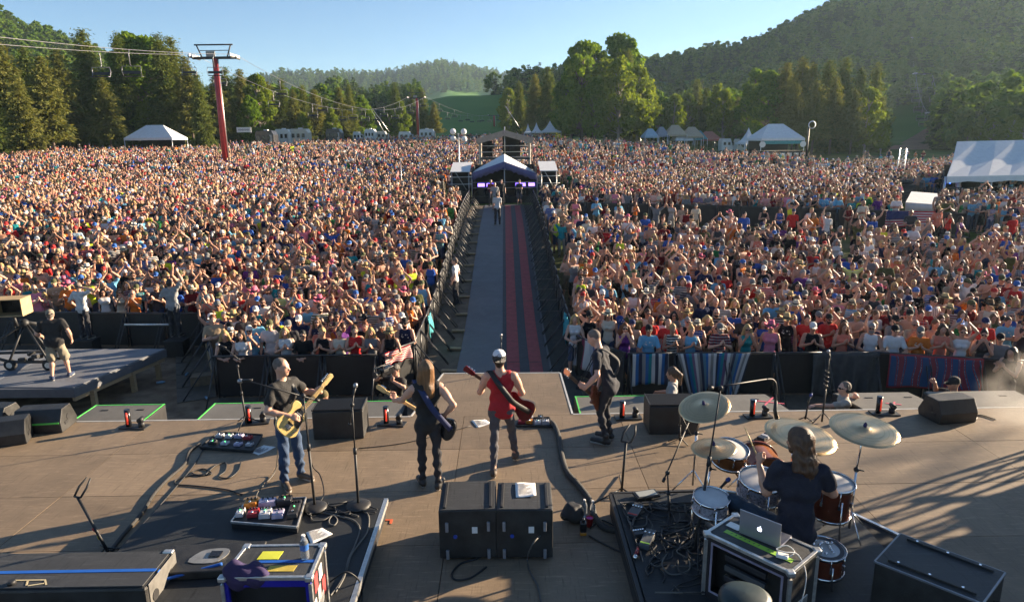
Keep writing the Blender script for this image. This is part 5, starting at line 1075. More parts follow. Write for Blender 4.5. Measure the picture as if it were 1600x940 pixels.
CROUCH = dict(pelvis=(0, -.10, .55), chest=(0, .0, .86), neck=(0, .05, 1.08), head=(0, .09, 1.25), shR=(.18, .04, 1.02), shL=(-.18, .04, 1.02), hipR=(.09, -.08, .52), hipL=(-.09, -.08, .52), knR=(.16, .32, .52), knL=(-.16, .32, .50), elR=(.24, .16, .78), elL=(-.24, .16, .78), wrR=(.16, .36, .66), wrL=(-.16, .36, .66))
p = np.array(AY(511, 610, 12.35)); hero('crouching pit worker whose olive cap shows behind the left slatted speaker', (p[0], p[1], GND+(p[2]+.0-(GND+1.38))), R(100), CROUCH, None, (0, 10, 0), SK1, 'tee', CHAR, 'long', BJEANS, h=.014, cap=('beanie', M('olive_felt', (.12, .095, .04), .95, 0, .3, 30), None))
p = np.array(AY(1052, 577, 12.0)); hero('pit worker in grey t-shirt with curly brown hair tied back, beside the right slatted speaker', (p[0], p[1], p[2]-1.72), R(70), dict(elR=(.32, .05, 1.2), wrR=(.34, .28, 1.12), elL=(-.32, .05, 1.2), wrL=(-.36, .25, 1.1)), None, (-10, 6, 0), SK1, 'tee', GTEE, 'long', BJEANS, h=.013, hair='tail', hmat=HBROWN)
p = np.array(AY(1322, 598, 11.35)); hero('pit worker in beige shirt with headset and sunglasses, one arm laid on the platform', (p[0], p[1], p[2]-1.74), R(75), None, dict(wrL=AY(1250, 634, 11.2), elL=AY(1285, 638, 11.3), wrR=AY(1340, 620, 11.5), elR=AY(1348, 628, 11.8)), (10, 0, 0), SK2, 'tee', clothmat('beige_jersey', (.34, .31, .27)), 'long', KHAKI, h=.0125, glasses=True, buzz=True, hands={'L': ((-.9, -.2, -.1), (0, 0, -1), .3), 'R': ((-.1, .6, .3), (0, -.3, -1), .5)})
p2_ = p; hs = thing('headset', 'black headset worn by the pit worker in the beige shirt', 'headset', (p[0], p[1]+.0, p[2]-.10)); m_ = MB(); m_.tube([(-.0, -.10, -.02), (.0, -.095, .06), (0, 0, .125), (0, .095, .06), (0, .10, -.02)], .009, 6); m_.build('band', BLACK, hs)
for q in (-1, 1): m_ = MB(); m_.tube([(0, q*.085, -.02), (0, q*.115, -.02)], .036, 12); m_.build('ear_cup', BLACK, hs)
p = np.array(AY(1493, 589, 12.05)); hero('photographer in dark clothes and black cap leaning by the right stage wedge', (p[0], p[1], p[2]-1.77), R(62), dict(elR=(.30, .16, 1.34), wrR=(.10, .30, 1.58)), dict(wrL=AY(1455, 613, 11.9), elL=AY(1470, 622, 12.1)), (20, 4, 0), SK1, 'tee', BTEE, 'long', BJEANS, h=.0125, cap=('cap', BTEE, BTEE), hands={'L': ((-.8, -.3, .2), (.2, 0, -1), .6), 'R': ((-.6, .2, .4), (.2, -.8, .3), .7)})
p = np.array(AY(1583, 545, 14.2)); hero('woman in black vest clapping alone in the pit at the right edge', (p[0], p[1], p[2]-1.72), R(115), dict(elR=(.27, .10, 1.15), elL=(-.27, .10, 1.15), wrR=(.04, .30, 1.36), wrL=(-.04, .30, 1.36)), None, (0, -4, 0), SK1, 'tank', BTEE, 'long', BJEANS, h=.013, hair='mid', hmat=HDARK, build=.88, hands={'R': ((-.6, .1, .8), (0, -1, 0), .1), 'L': ((-.6, .1, .8), (0, 1, 0), .1)})
# camera operator on the left platform
p = np.array(G(92, 592, -.98)); hero('camera operator in dark t-shirt, khaki shorts and cap, standing on the grey platform', (p[0], p[1]+.05, -.98), R(18), dict(head=(-.02, .13, 1.55), neck=(0, .06, 1.44), chest=(0, .05, 1.24), shR=(.21, .05, 1.40), shL=(-.21, .05, 1.40), elR=(.33, .0, 1.14), wrR=(.34, .12, .92), elL=(-.33, .08, 1.14), wrL=(-.30, .30, 1.0), anR=(.19, .08, .09), toR=(.22, .25, .035), knR=(.15, .10, .5), anL=(-.13, -.10, .09), toL=(-.20, .05, .035)), None, (8, 18, 0), SK2, 'tee', BTEE, 'shorts', KHAKI, M('navy_shoe', (.02, .035, .08), .7), h=.011, build=1.16, hair='short', hmat=HGREY, cap=('backcap', KHAKI, KHAKI), sl=.12)
# guards facing the left rail
p = np.array(AY(121, 440, 20.3)); hero('guard in light grey t-shirt with a hand behind his head, at the left rail', (p[0], p[1], p[2]-1.78), R(-12), dict(elR=(.42, .05, 1.50), wrR=(.17, -.02, 1.62), elL=(-.30, -.02, 1.18), wrL=(-.30, .12, .98)), None, (10, 0, 0), SK2, 'tee', WTEE, 'long', BJEANS, h=.0135, buzz=True, build=1.06, sl=.12, hands={'R': ((-.9, -.2, .1), (0, 1, 0), .5)})
p = np.array(AY(264, 436, 20.0)); hero('guard in grey t-shirt raising his right arm towards the crowd', (p[0], p[1], p[2]-1.76), R(0), dict(shR=(.18, 0, 1.47), elR=(.30, .04, 1.70), wrR=(.25, .06, 1.96), elL=(-.30, .04, 1.18), wrL=(-.32, .22, 1.02)), None, (0, 4, 0), SK2, 'tee', GTEE, 'long', BJEANS, h=.0135, hair='short', hmat=HDARK, build=1.1, sl=.12, hands={'R': ((-.1, .1, 1), (-.8, .3, 0), .5)})
for px, py, Y, dz, l in ((1052, 577, 12.0, 1.72, 'pit worker with curly hair'), (1322, 598, 11.35, 1.74, 'pit worker with the headset'), (1493, 589, 12.05, 1.77, 'photographer at the stage wedge')):
    p = np.array(AY(px, py, Y)); zz = p[2]-dz
    if zz > GND+.1: t = thing('wooden_step', 'dark step under the '+l, 'step', (p[0], p[1], GND)); MB().box((0, 0, (zz-GND-.06)/2), (.5, .4, zz-GND-.06)).build('base', STEEL, t); MB().box((0, 0, zz-GND-.03), (.55, .45, .06)).build('tread', STEEL, t)
for px in (121, 264):
    Y = 20.3 if px == 121 else 20.0; p = np.array(AY(px, 440, Y)); zz = p[2]-1.78
    if zz > GND+.1: t = thing('wooden_step', 'dark step under the guard %s' % ('with a hand behind his head' if px == 121 else 'with the raised arm'), 'step', (p[0], p[1], GND)); MB().box((0, 0, (zz-GND-.06)/2), (.55, .45, zz-GND-.06)).build('base', STEEL, t); MB().box((0, 0, zz-GND-.03), (.6, .5, .06)).build('tread', STEEL, t)
# people in the aisle
p = np.array(AY(704, 430, 24.6)); hero('guard in pale polo shirt standing on the dirt strip along the left aisle rail', (-1.88, 24.6, hz(-1.9, 24.6)+.07), R(75), dict(elR=(.28, -.02, 1.15), wrR=(.16, .16, 1.0)), None, (10, 0, 0), SK2, 'tee', WTEE, 'long', BJEANS, h=.0145, hair='short', hmat=HGREY, sl=.1)
def aisle_person(label, px, py, Y, rz, **k):
    q = np.array(AY(px, py, Y)); return hero(label, (q[0], Y, hz(q[0], Y)+.115), rz, k.pop('J', None), None, (0, 3, 0), SK2, 'tee', k.pop('smat'), k.pop('pants', 'long'), k.pop('pmat', BJEANS), h=.017, **k)
aisle_person('guard in white shirt and black trousers walking away up the aisle', 778, 380, 37.5, R(8), smat=WTEE, hair='short', hmat=HDARK, J=dict(wrR=(.10, .28, 1.02), wrL=(-.10, .28, 1.02)))
aisle_person('man in light t-shirt at the far end of the aisle, facing the stage', 774, 350, 43.5, R(185), smat=GTEE, pants='shorts', pmat=KHAKI, buzz=True)
aisle_person('man in black t-shirt and grey shorts with crossed arms before the mixing tent', 812, 340, 46.2, R(170), smat=BTEE, pants='shorts', pmat=GJEANS, hair='short', hmat=HDARK, J=POSES['arms crossed'])
aisle_person('man in dark red top standing before the mixing tent', 768, 340, 46.3, R(180), smat=clothmat('maroon_jersey', (.13, .012, .018)), buzz=True, J=POSES['arms crossed'])
aisle_person('man in black top with arms down before the mixing tent', 784, 340, 46.5, R(190), smat=BTEE, hair='short', hmat=HDARK)

# ------------------------------------------------------------------ barricades
BPAN = M('barricade_black', (.014, .014, .015), .55, .1, .3, 5); BRAIL = M('barricade_rail', (.05, .05, .052), .4, .5, .3, 9); FPLATE = M('worn_plate', (.10, .085, .065), .7, .3, .4, 6)
def barricade(label, group, w=1.2, hgt=1.12):
    t = thing('crowd_barricade', label, 'barricade', (0, 0, 0), 0, group)
    MB().box((0, .02, hgt/2+.02), (w-.03, .02, hgt-.10)).build('panel', BPAN, t)
    m = MB(); m.tube([(-w/2, .02, hgt), (w/2, .02, hgt)], .026, 8); m.build('top_rail', BRAIL, t)
    m = MB(); m.box((0, -.45, .012), (w-.04, .95, .016)); m.build('foot_plate', FPLATE, t)
    for x in (-w*.46, w*.46):
        m = MB(); m.tube([(x, .0, hgt-.04), (x, -.78, .03)], .017, 6); m.build('brace', BRAIL, t)
        m = MB(); m.tube([(x, .0, .03), (x, .0, hgt-.02)], .020, 6); m.build('post', BRAIL, t)
    return t
BP = {}
def barricade_run(pts, key, label, group, w=1.2, zf=None):
    if key not in BP: BP[key] = barricade(label, group); fresh = True
    else: fresh = False
    t0 = BP[key]
    for (a, b) in zip(pts[:-1], pts[1:]):
        a = np.array(a); b = np.array(b); L = np.linalg.norm(b-a); n = max(1, int(round(L/w))); d = (b-a)/L; ang = math.atan2(d[1], d[0])
        for k in range(n):
            c = a+d*(k+.5)*L/n; z = hz(c[0], c[1]) if zf is None else zf
            if fresh: o = t0; fresh = False; o.location = (c[0], c[1], z); o.rotation_euler = (0, 0, ang); o.scale = (L/n/w, 1, 1)
            else: o = dup(t0, (c[0], c[1], z), ang, label, group, (L/n/w, 1, 1))
def brun(*pts): return list(pts)
barricade_run([(2.95, 16.05), (9.0, 15.85), (13.4, 14.7)], 'r', 'black barricade panel of the right front rail', 'barricades of the right front rail')
barricade_run([(-7.35, 16.3), (-3.25, 16.25)], 'l', 'black barricade panel of the left front rail', 'barricades of the left front rail')
barricade_run([(-16.9, 21.2), (-9.5, 20.7)], 'lb', 'barricade panel behind the camera platform', 'barricades behind the camera platform')
barricade_run([(-9.4, 20.6), (-7.4, 16.4)], 'lc', 'barricade panel of the slanting left corner', 'barricades of the slanting left corner')
barricade_run([(-3.2, 16.28), (-2.45, 17.3)], 'la', 'curved corner barricade panel at the left mouth of the aisle', 'left corner barricades of the aisle')
barricade_run([(1.85, 17.6), (2.9, 16.08)], 'ra', 'corner barricade panel at the right mouth of the aisle', 'right corner barricades of the aisle')
barricade_run([(-2.45, 17.35), (-2.45, 46.6)][::-1], 'al', 'braced barricade panel along the left aisle side', 'barricades along the left aisle side')
for o in [k for k in COL.objects if k.get('group') == 'barricades along the left aisle side']: o.rotation_euler = (0, 0, R(90))
barricade_run([(1.85, 17.65), (1.85, 46.6)][::-1], 'ar', 'braced barricade panel along the right aisle side', 'barricades along the right aisle side')
for o in [k for k in COL.objects if k.get('group') == 'barricades along the right aisle side']: o.rotation_euler = (0, 0, R(-90))
barricade_run([(2.2, 39.2), (22.8, 33.55)], 'mf', 'low black fence panel splitting the right crowd block', 'fence panels across the right crowd')
# tape and coloured cloths hung over the rails
def stripe_mat(name, stops, scale=1., axis='X', wob=0.):
    m, nt, b = newmat(name); N, L = nt.nodes, nt.links; b.inputs['Roughness'].default_value = .95; b.inputs['Specular IOR Level'].default_value = .1
    tc = N.new('ShaderNodeTexCoord'); sp = N.new('ShaderNodeSeparateXYZ'); L.new(tc.outputs['UV'], sp.inputs[0])
    ml = N.new('ShaderNodeMath'); ml.operation = 'MULTIPLY'; ml.inputs[1].default_value = scale; L.new(sp.outputs[axis], ml.inputs[0]); fr = N.new('ShaderNodeMath'); fr.operation = 'FRACT'; L.new(ml.outputs[0], fr.inputs[0])
    r = N.new('ShaderNodeValToRGB'); r.color_ramp.interpolation = 'CONSTANT'; e = r.color_ramp.elements
    while len(e) < len(stops): e.new(.5)
    for k, c in enumerate(stops): e[k].position = k/len(stops); e[k].color = tuple(c)+(1,)
    L.new(fr.outputs[0], r.inputs[0]); L.new(r.outputs[0], b.inputs['Base Color']); return m
def cloth(name, label, cat, a, b, drop, mat, wav=.035, nf=5, ztop=None, slant=0., nu=28, nv=10, rag=.0):
    """a cloth hung over a rail from a to b (xy), falling `drop`"""
    a = np.array(a, float); b = np.array(b, float); d = (b-a); nrm = np.array((d[1], -d[0])); nrm /= np.linalg.norm(nrm)
    if nrm[1] > 0: nrm = -nrm
    z0 = hz(*a)+1.15 if ztop is None else ztop; V, UV = [], []
    for j in range(nv+1):
        v = j/nv
        for i in range(nu+1):
            u = i/nu; w = wav*math.sin(u*nf*6.283+v*1.2)*(.25+v)+.045+.03*v+.02*math.sin(u*17+v*5)
            p = a+d*(u+slant*v*(u-.5)); off = nrm*w
            V.append((p[0]+off[0], p[1]+off[1], z0-drop*v*(1-.06*math.sin(u*3.1)+rag*math.sin(u*9))-.012*math.sin(u*6.283*nf)*v)); UV.append((u, v))
    Fq = [(j*(nu+1)+i, (j+1)*(nu+1)+i, (j+1)*(nu+1)+i+1, j*(nu+1)+i+1) for j in range(nv) for i in range(nu)]
    mb = MB(); mb.add(V, Fq, 0, True); me = mb.mesh(name, mat); uv = me.uv_layers.new(name='UVMap'); li = np.zeros(len(me.loops), np.int32); me.loops.foreach_get('vertex_index', li); uv.data.foreach_set('uv', np.array(UV, np.float32)[li].ravel())
    return tag(link(name, me, None, 0, .006), label, cat)
W_, T_, Bl, Gy, Nv, Pu = (.55, .53, .48), (.02, .22, .24), (.03, .13, .32), (.25, .24, .22), (.04, .045, .07), (.16, .10, .17)
SER = stripe_mat('woven_stripes', [Gy, W_, Nv, Bl, T_, Pu, W_, Gy, Nv, (.10, .20, .24), Bl, W_], 2.2)
cloth('blanket', 'narrow striped blanket under the leaning man in light blue', 'blanket', (3.06, 15.98), (3.95, 15.96), .82, stripe_mat('narrow_stripes', [W_, Bl, Nv, Gy, Bl, T_, W_, Nv], 1.4), .03, 3)
cloth('blanket', 'wide striped blanket in blue, grey and white with a slanting fringe', 'blanket', (4.15, 15.96), (5.95, 15.9), 1.02, SER, .05, 6, slant=-.35, rag=.12)
cloth('cloth', 'dark grey cloth draped over the right rail between the two patterned hangings', 'cloth', (7.45, 15.86), (9.05, 15.8), 1.15, M('grey_wool', (.045, .05, .055), .95, 0, .3, 5), .06, 5)
def banner_mat():
    m, nt, b = newmat('paisley_print'); N, L = nt.nodes, nt.links; b.inputs['Roughness'].default_value = .95
    tc = N.new('ShaderNodeTexCoord'); mp = N.new('ShaderNodeMapping'); mp.inputs['Scale'].default_value = (2.0, .55, 1); mp.inputs['Rotation'].default_value = (0, 0, .12); L.new(tc.outputs['UV'], mp.inputs[0])
    w = N.new('ShaderNodeTexWave'); w.inputs['Scale'].default_value = .9; w.inputs['Distortion'].default_value = 7.; w.inputs['Detail'].default_value = 1.5; L.new(mp.outputs[0], w.inputs['Vector'])
    r = N.new('ShaderNodeValToRGB'); r.color_ramp.interpolation = 'CONSTANT'; e = r.color_ramp.elements; e[0].color = (.025, .07, .17, 1); e[1].position = .45; e[1].color = (.22, .025, .035, 1); k = e.new(.62); k.color = (.03, .09, .20, 1); k = e.new(.80); k.color = (.20, .03, .05, 1); L.new(w.outputs['Fac'], r.inputs[0])
    v = N.new('ShaderNodeTexVoronoi'); v.inputs['Scale'].default_value = 38; mp2 = N.new('ShaderNodeMapping'); mp2.inputs['Scale'].default_value = (2.2, 1, 1); L.new(tc.outputs['UV'], mp2.inputs[0]); L.new(mp2.outputs[0], v.inputs['Vector'])
    g = N.new('ShaderNodeMath'); g.operation = 'LESS_THAN'; g.inputs[1].default_value = .30; L.new(v.outputs['Distance'], g.inputs[0]); n2 = N.new('ShaderNodeMath'); n2.operation = 'COMPARE'; n2.inputs[1].default_value = .70; n2.inputs[2].default_value = .09; L.new(w.outputs['Fac'], n2.inputs[0])
    mm = N.new('ShaderNodeMath'); mm.operation = 'MULTIPLY'; L.new(g.outputs[0], mm.inputs[0]); L.new(n2.outputs[0], mm.inputs[1])
    x = N.new('ShaderNodeMix'); x.data_type = 'RGBA'; L.new(mm.outputs[0], x.inputs['Factor']); L.new(r.outputs[0], x.inputs['A']); x.inputs['B'].default_value = (.5, .47, .45, 1); sx = N.new('ShaderNodeSeparateXYZ'); L.new(tc.outputs['UV'], sx.inputs[0]); ed = None
    for ch, wd_ in (('X', .485), ('Y', .45)):
        a_ = N.new('ShaderNodeMath'); a_.operation = 'SUBTRACT'; a_.inputs[1].default_value = .5; L.new(sx.outputs[ch], a_.inputs[0]); b_ = N.new('ShaderNodeMath'); b_.operation = 'ABSOLUTE'; L.new(a_.outputs[0], b_.inputs[0]); c_ = N.new('ShaderNodeMath'); c_.operation = 'GREATER_THAN'; c_.inputs[1].default_value = wd_; L.new(b_.outputs[0], c_.inputs[0])
        if ed is None: ed = c_.outputs[0]
        else: mx_ = N.new('ShaderNodeMath'); mx_.operation = 'MAXIMUM'; L.new(ed, mx_.inputs[0]); L.new(c_.outputs[0], mx_.inputs[1]); ed = mx_.outputs[0]
    y = N.new('ShaderNodeMix'); y.data_type = 'RGBA'; L.new(ed, y.inputs['Factor']); L.new(x.outputs['Result'], y.inputs['A']); y.inputs['B'].default_value = (.30, .03, .04, 1); L.new(y.outputs['Result'], b.inputs['Base Color']); return m
cloth('banner', 'paisley cloth in red and blue with white dots hung on the right rail', 'banner', (9.25, 15.72), (11.2, 15.2), .86, banner_mat(), .015, 3)
cloth('towel', 'turquoise towel hanging on the right aisle rail', 'towel', (1.80, 20.2), (1.82, 19.2), .75, M('turquoise_cloth', (.05, .30, .34), .95), .04, 3)
cloth('towel', 'pale patterned towel at the right mouth of the aisle', 'towel', (1.82, 17.9), (2.3, 16.9), .9, stripe_mat('pale_pattern', [W_, (.42, .40, .40), (.16, .16, .25), W_, (.25, .05, .08), W_], 1.5), .03, 2)
cloth('towel', 'turquoise cloth hanging on the left aisle rail', 'towel', (-2.40, 19.6), (-2.40, 20.5), .6, M('turquoise_cloth'), .04, 2)
FLAG = stripe_mat('flag_stripes', [(.45, .03, .04), (.55, .53, .50)], 6.5, 'Y'); FLAGC = M('flag_canton', (.02, .03, .12), .9)
cloth('flag', 'red and white striped flag cloth hung at the left rail corner', 'flag', (-3.12, 16.3), (-2.55, 17.0), .35, FLAG, .02, 2)
fl = cloth('flag', 'american flag hung on the fence across the right crowd', 'flag', (19.2, 34.4), (21.6, 33.7), .85, FLAG, .03, 2); ca_ = cloth('canton', None, None, (19.2, 34.38), (20.15, 34.10), .44, FLAGC, .02, 1); ca_.parent = fl; ca_.location.y = -.03
fp = thing('flag', 'american flag on a pole held up in the left crowd', 'flag', (AY(627, 272, 52)[0], 52, hz(-9, 52))); m = MB(); m.tube([(0, 0, 0), (0, 0, 3.1)], .02, 6); m.build('pole', ALU, fp); m = MB(); m.sheet(lambda u, v: (-.9*u*.35-.25*u*v, .10*math.sin(u*6), 3.05-1.1*u-.62*v), 12, 8); me = m.mesh('flag_cloth', FLAG); uvl = me.uv_layers.new(name='UVMap'); 
for L_ in me.loops: i_ = L_.vertex_index; uvl.data[L_.index].uv = ((i_ % 13)/12, (i_//13)/8)
link('flag_cloth', me, fp, 0, .005)

# ------------------------------------------------------------------ loudspeakers and boxes on the deck
CAB = M('scuffed_black_cabinet', (.017, .0165, .016), .5, 0, .7, 4, .3, 120); CABTOP = deck_material('dusty_black_board', (.050, .052, .054), .9)
def slat_speaker(label, cx, cy, rz):
    t = thing('monitor_speaker', label, 'loudspeaker', (cx, cy, .0), rz); w, d, h = .78, .50, .50
    MB().box((0, 0, h/2-.02), (w, d, h-.04)).build('cabinet', CAB, t, .012)
    MB().box((0, 0, h-.036), (w-.06, d-.06, .012)).build('grille_bed', BLACK, t)
    for k in range(13): MB().box((0, -d/2+.03+(d-.06)*k/12, h-.018), (w-.02, .016, .022)).build('grille_bar', STEEL, t)
    for q in (-1, 1): MB().box((q*(w/2-.008), 0, h-.014), (.016, d, .028)).build('grille_rim', CAB, t)
    return t
slat_speaker('black slatted speaker box between the two guitarists on the left', -2.67, 10.18, R(2)); slat_speaker('black slatted speaker box behind the tilted bronze cymbal', 2.59, 10.17, R(-1))
def wedge(label, px, py, rz, w=.62, tape=None, z=0., tilt=True):
    p = G(px, py, z); t = thing('floor_wedge', label, 'loudspeaker', (p[0], p[1], z), rz)
    prof = [(-.25, 0), (.22, 0), (.25, .10), (.10, .38), (-.16, .38), (-.27, .18)]
    rot = np.array([[0, 0, 1.], [1, 0, 0], [0, 1, 0]])
    MB().prism(prof, -w/2, w/2, 0, rot).build('cabinet', CAB, t, .012)
    m = MB(); m.prism([(.245, .115), (.11, .37), (.118, .375), (.253, .12)], -w/2+.04, w/2-.04, 0, rot); m.build('grille', STEEL, t)
    for q in (-1, 1):
        m = MB(); m.tube([(q*(w/2+.001), -.02, .2), (q*(w/2+.006), -.02, .2)], .05, 14); m.build('handle_recess', BLACK, t)
        m = MB(); m.box((q*(w/2+.004), -.10, .13), (.008, .09, .05)); m.build('socket_plate', STEEL, t)
    if tape: MB().box((0, -.273, .175), (w-.04, .004, .035), np.array([[1, 0, 0], [0, .94, -.34], [0, .34, .94]])).build('tape_strip', tape, t)
    return t
wedge('black floor wedge with a green tape stripe beside the taped front platform', 74, 668, R(6), .72, GREEN); wedge('black floor wedge nearest the left edge of the stage', 14, 688, R(20), .62); wedge('black floor wedge half hidden behind two others at the left edge', -2, 664, R(-4), .6)
wedge('black stage wedge in front of the leaning photographer', 1478, 652, R(8), .66)
# pair of large cabinets in the middle, backs to the camera
def big_cab(label, cx, cy, w, d, h, rz, paper=None):
    t = thing('speaker_cabinet', label, 'loudspeaker', (cx, cy, 0), rz)
    MB().box((0, 0, h/2+.02), (w, d, h-.04)).build('cabinet', CAB, t, .012)
    MB().box((0, 0, h+.003), (w-.03, d-.03, .006)).build('lid', CABTOP, t, .002)
    for q in (-1, 1): MB().box((q*w*.40, 0, h+.014), (.03, d*.86, .018)).build('skid_rail', STEEL, t, .003)
    for x in (-.36, .36):
        for z in (.16, .70):
            m = MB(); m.box((x*w, -d/2-.018, h*z), (.035, .03, .11)); m.build('bracket', M('grey_bracket', (.25, .25, .27), .5, .3, .2), t, .006)
    MB().box((.12*w, -d/2-.003, h*.62), (.06, .006, .075)).build('label_plate', M('white_paper', (.72, .71, .69), .8, 0, .06, 12), t)
    m = MB(); m.tube([(-.22*w, -d/2-.012, h*.5), (-.22*w, -d/2+.0, h*.5)], .022, 12); m.build('connector', M('blue_plastic', (.02, .06, .4), .4, 0, 0), t)
    for x in (-.4, .4): m = MB(); m.tube([(x*w-.01, -d*.4, .02), (x*w+.01, -d*.4, .02)], .02, 10); m.build('foot', BLACK, t)
    return t
big_cab('left one of the two black speaker cabinets at centre stage, lid scuffed', -.47, 7.03, .63, .66, .62, R(1)); big_cab('right one of the two black speaker cabinets at centre stage, under a paper sheet', .165, 7.0, .62, .62, .62, R(-1.5))
PAPER = M('white_paper'); INK = M('print_ink', (.08, .08, .09), .9, 0, 0)
def paper(label, corners, z, lines=True, cat='paper sheet'):
    P = [np.array(G(x, y, z)) for x, y in corners]; c = sum(P)/4; t = thing('paper_sheet', label, cat, c)
    m = MB(); n = 6; m.sheet(lambda u, v: tuple(((1-u)*(1-v)*P[0]+u*(1-v)*P[1]+u*v*P[2]+(1-u)*v*P[3]-c)+np.array((0, 0, .004+.012*max(0, (u-.7))*(v > .5)+.004*math.sin(u*5+v*3)))), n, n); m.build('sheet', PAPER, t, 0, .001)
    if lines:
        m = MB()
        for k in range(9):
            v = .12+.085*k; a = (1-.15)*(1-v)*P[0]+.15*(1-v)*P[1]+.15*v*P[2]+.85*v*P[3]-c; q = .5+.3*((k*37) % 10)/10; b = (1-q)*(1-v)*P[0]+q*(1-v)*P[1]+q*v*P[2]+(1-q)*v*P[3]-c
            d = (b-a); m.box((a+b)/2+np.array((0, 0, .0105)), (np.linalg.norm(d), .008, .001), rotz(math.atan2(d[1], d[0])))
        tag(m.build('printed_lines', INK, t), kind='stuff')
paper('white printed sheet lying on the right central speaker cabinet', [(805, 754), (836, 754), (838, 775), (806, 777)], .632)
paper('white printed set list behind the water bottle on the left riser', [(478, 832), (503, 824), (520, 835), (486, 850)], .26); paper('white set list on the deck near the feet of the amber guitarist', [(388, 706), (412, 695), (431, 699), (404, 711)], .0); paper('white and blue set list at the feet of the man in red', [(736, 657), (758, 655), (768, 662), (745, 668)], .0); paper('white paper sheet lying beyond the drummer cymbal', [(1288, 692), (1304, 690), (1310, 701), (1296, 702)], .0, False)
# front edge lamps
REDSTRIP = M('red_plastic', (.55, .03, .02), .4, 0, 0, emit=(1., .08, .03), estr=.12)
def edge_lamp(px, py, label):
    p = G(px, py, 0); t = thing('edge_lamp', label, 'lamp', (p[0], p[1], .0), R(random.uniform(-15, 15)), 'stage edge lamps')
    MB().box((.10, 0, .012), (.44, .2, .02)).build('base_plate', STEEL, t)
    m = MB(); m.tube([(0, 0, .02), (0, 0, .31)], .045, 14); m.build('housing', BLKGL, t)
    m = MB(); m.tube([(.012, -.041, .07), (.012, -.041, .27)], .014, 8); m.build('red_strip', REDSTRIP, t)
    m = MB(); m.tube([(.22, 0, .02), (.22, 0, .10)], .05, 10); m.tube([(.22, -.05, .13), (.22, .06, .15)], [.045, .035], 12); m.build('small_lamp', BLACK, t); return t
for px, py, l in ((202, 667, 'by the green taped platform corner'), (390, 661, 'behind the amber guitarist pedal board'), (604, 662, 'right of the left slatted speaker'), (972, 653, 'left of the right slatted speaker'), (1175, 651, 'between the bronze and the large cymbal'), (1372, 646, 'left of the black stage wedge')): edge_lamp(px, py, 'black cylindrical edge lamp with red stripe '+l)

# ------------------------------------------------------------------ microphone stands
MICH = M('mic_mesh', (.30, .30, .31), .4, .7, .2, 60); BLUEG = M('blue_grille', (.03, .05, .20), .4, .4, .2, 60)
def mic(t, p, d, head=MICH, l=.16):
    p = np.array(p, float); d = np.array(d, float)/np.linalg.norm(d); m = MB(); m.tube([p-d*l, p-d*.045], [.011, .017], 10); m.build('microphone', BLACK, t); m = MB(); m.ball(p-d*.015, .027, .027, .034, 12, 0, frame(np.cross(d, (0.3, .1, 1)), d)); m.build('mic_grille', head, t)
def stand(label, base, top, boom=None, round_base=True, micdir=None, head=MICH, r=.012, name='microphone_stand', cat='microphone stand', legs=.32):
    base = np.array(base, float); top = np.array(top, float)-base; t = thing(name, label, cat, base); mid = top*.55
    m = MB(); m.tube([(0, 0, .02), mid], r+.004, 8); m.build('lower_pole', STEEL, t); m = MB(); m.tube([mid, top], r-.003, 8); m.build('upper_pole', STEEL, t); m = MB(); m.tube([mid-top*.03, mid+top*.03], r+.010, 8); m.build('clutch', BLACK, t)
    if round_base: m = MB(); m.lathe([(.001, .04), (.03, .045), (.12, .03), (.15, .008), (.15, 0)][::-1], 28); m.build('base', BLACK, t)
    else:
        for k in range(3): a = 2.094*k+.5+base[0]; m = MB(); m.tube([top*.16, (legs*math.cos(a), legs*math.sin(a), .012)], .009, 6); m.build('leg', STEEL, t)
    e = top
    if boom is not None:
        b0, b1 = (np.array(k, float)-base for k in boom); m = MB(); m.tube([b0, b1], .009, 8); m.build('boom', STEEL, t); m = MB(); m.tube([b0, b0+(b1-b0)*.06], .018, 8); m.build('counterweight', BLACK, t); m = MB(); m.ball(top, .028, n=8); m.build('boom_clamp', BLACK, t); e = b1
    if micdir is not None: mic(t, e+np.array(micdir)*.10, micdir, head)
    return t
b = G(492, 792, .27); stand('boom microphone stand in front of the amber guitarist', b, AY(474, 618, b[1]+.02), (AY(499, 626, b[1]+.12), AY(384, 594, b[1]-.25)), True, (-.8, .1, -.1))
b = G(560, 789, .27); stand('straight microphone stand on a round base left of the bassist', b, AY(550, 632, b[1]+.0), (AY(546, 664, b[1]), AY(553, 612, b[1]+.05)), True, (.25, .1, .9))
b = G(783, 583, 0); stand('slim microphone stand at the edge of the stage tongue', b, AY(783, 530, b[1]), None, False, (0, .05, 1), legs=.16)
b = G(385, 664, 0); stand('boom microphone stand behind the guitarist pedal board at the stage edge', b, AY(371, 572, b[1]), (AY(374, 562, b[1]), AY(348, 541, b[1]+.1)), False, (-.9, 0, .35), legs=.25)
b = G(1085, 862, .3); tp = AY(1126, 606, b[1]+.5); stand('tall boom stand over the drums with a drooping overhead microphone', b, tp, (AY(1108, 606, b[1]+.45), AY(1198, 592, b[1]+.9)), False, None, legs=.42)
gq = [AY(1198, 592, b[1]+.9), AY(1208, 593, b[1]+.95), AY(1213, 603, b[1]+.95), AY(1212, 628, b[1]+.95)]; t = thing('overhead_microphone', 'black overhead microphone hanging from the boom over the drummer', 'microphone', gq[3]); m = MB(); m.tube([k-gq[3] for k in spline(gq, 5)], .010, 8); m.build('gooseneck', STEEL, t); m = MB(); m.tube([(0, 0, .02), (.0, 0, -.10), (.03, .0, -.20)], [.018, .022, .026], 10); m.build('microphone', BLACK, t)
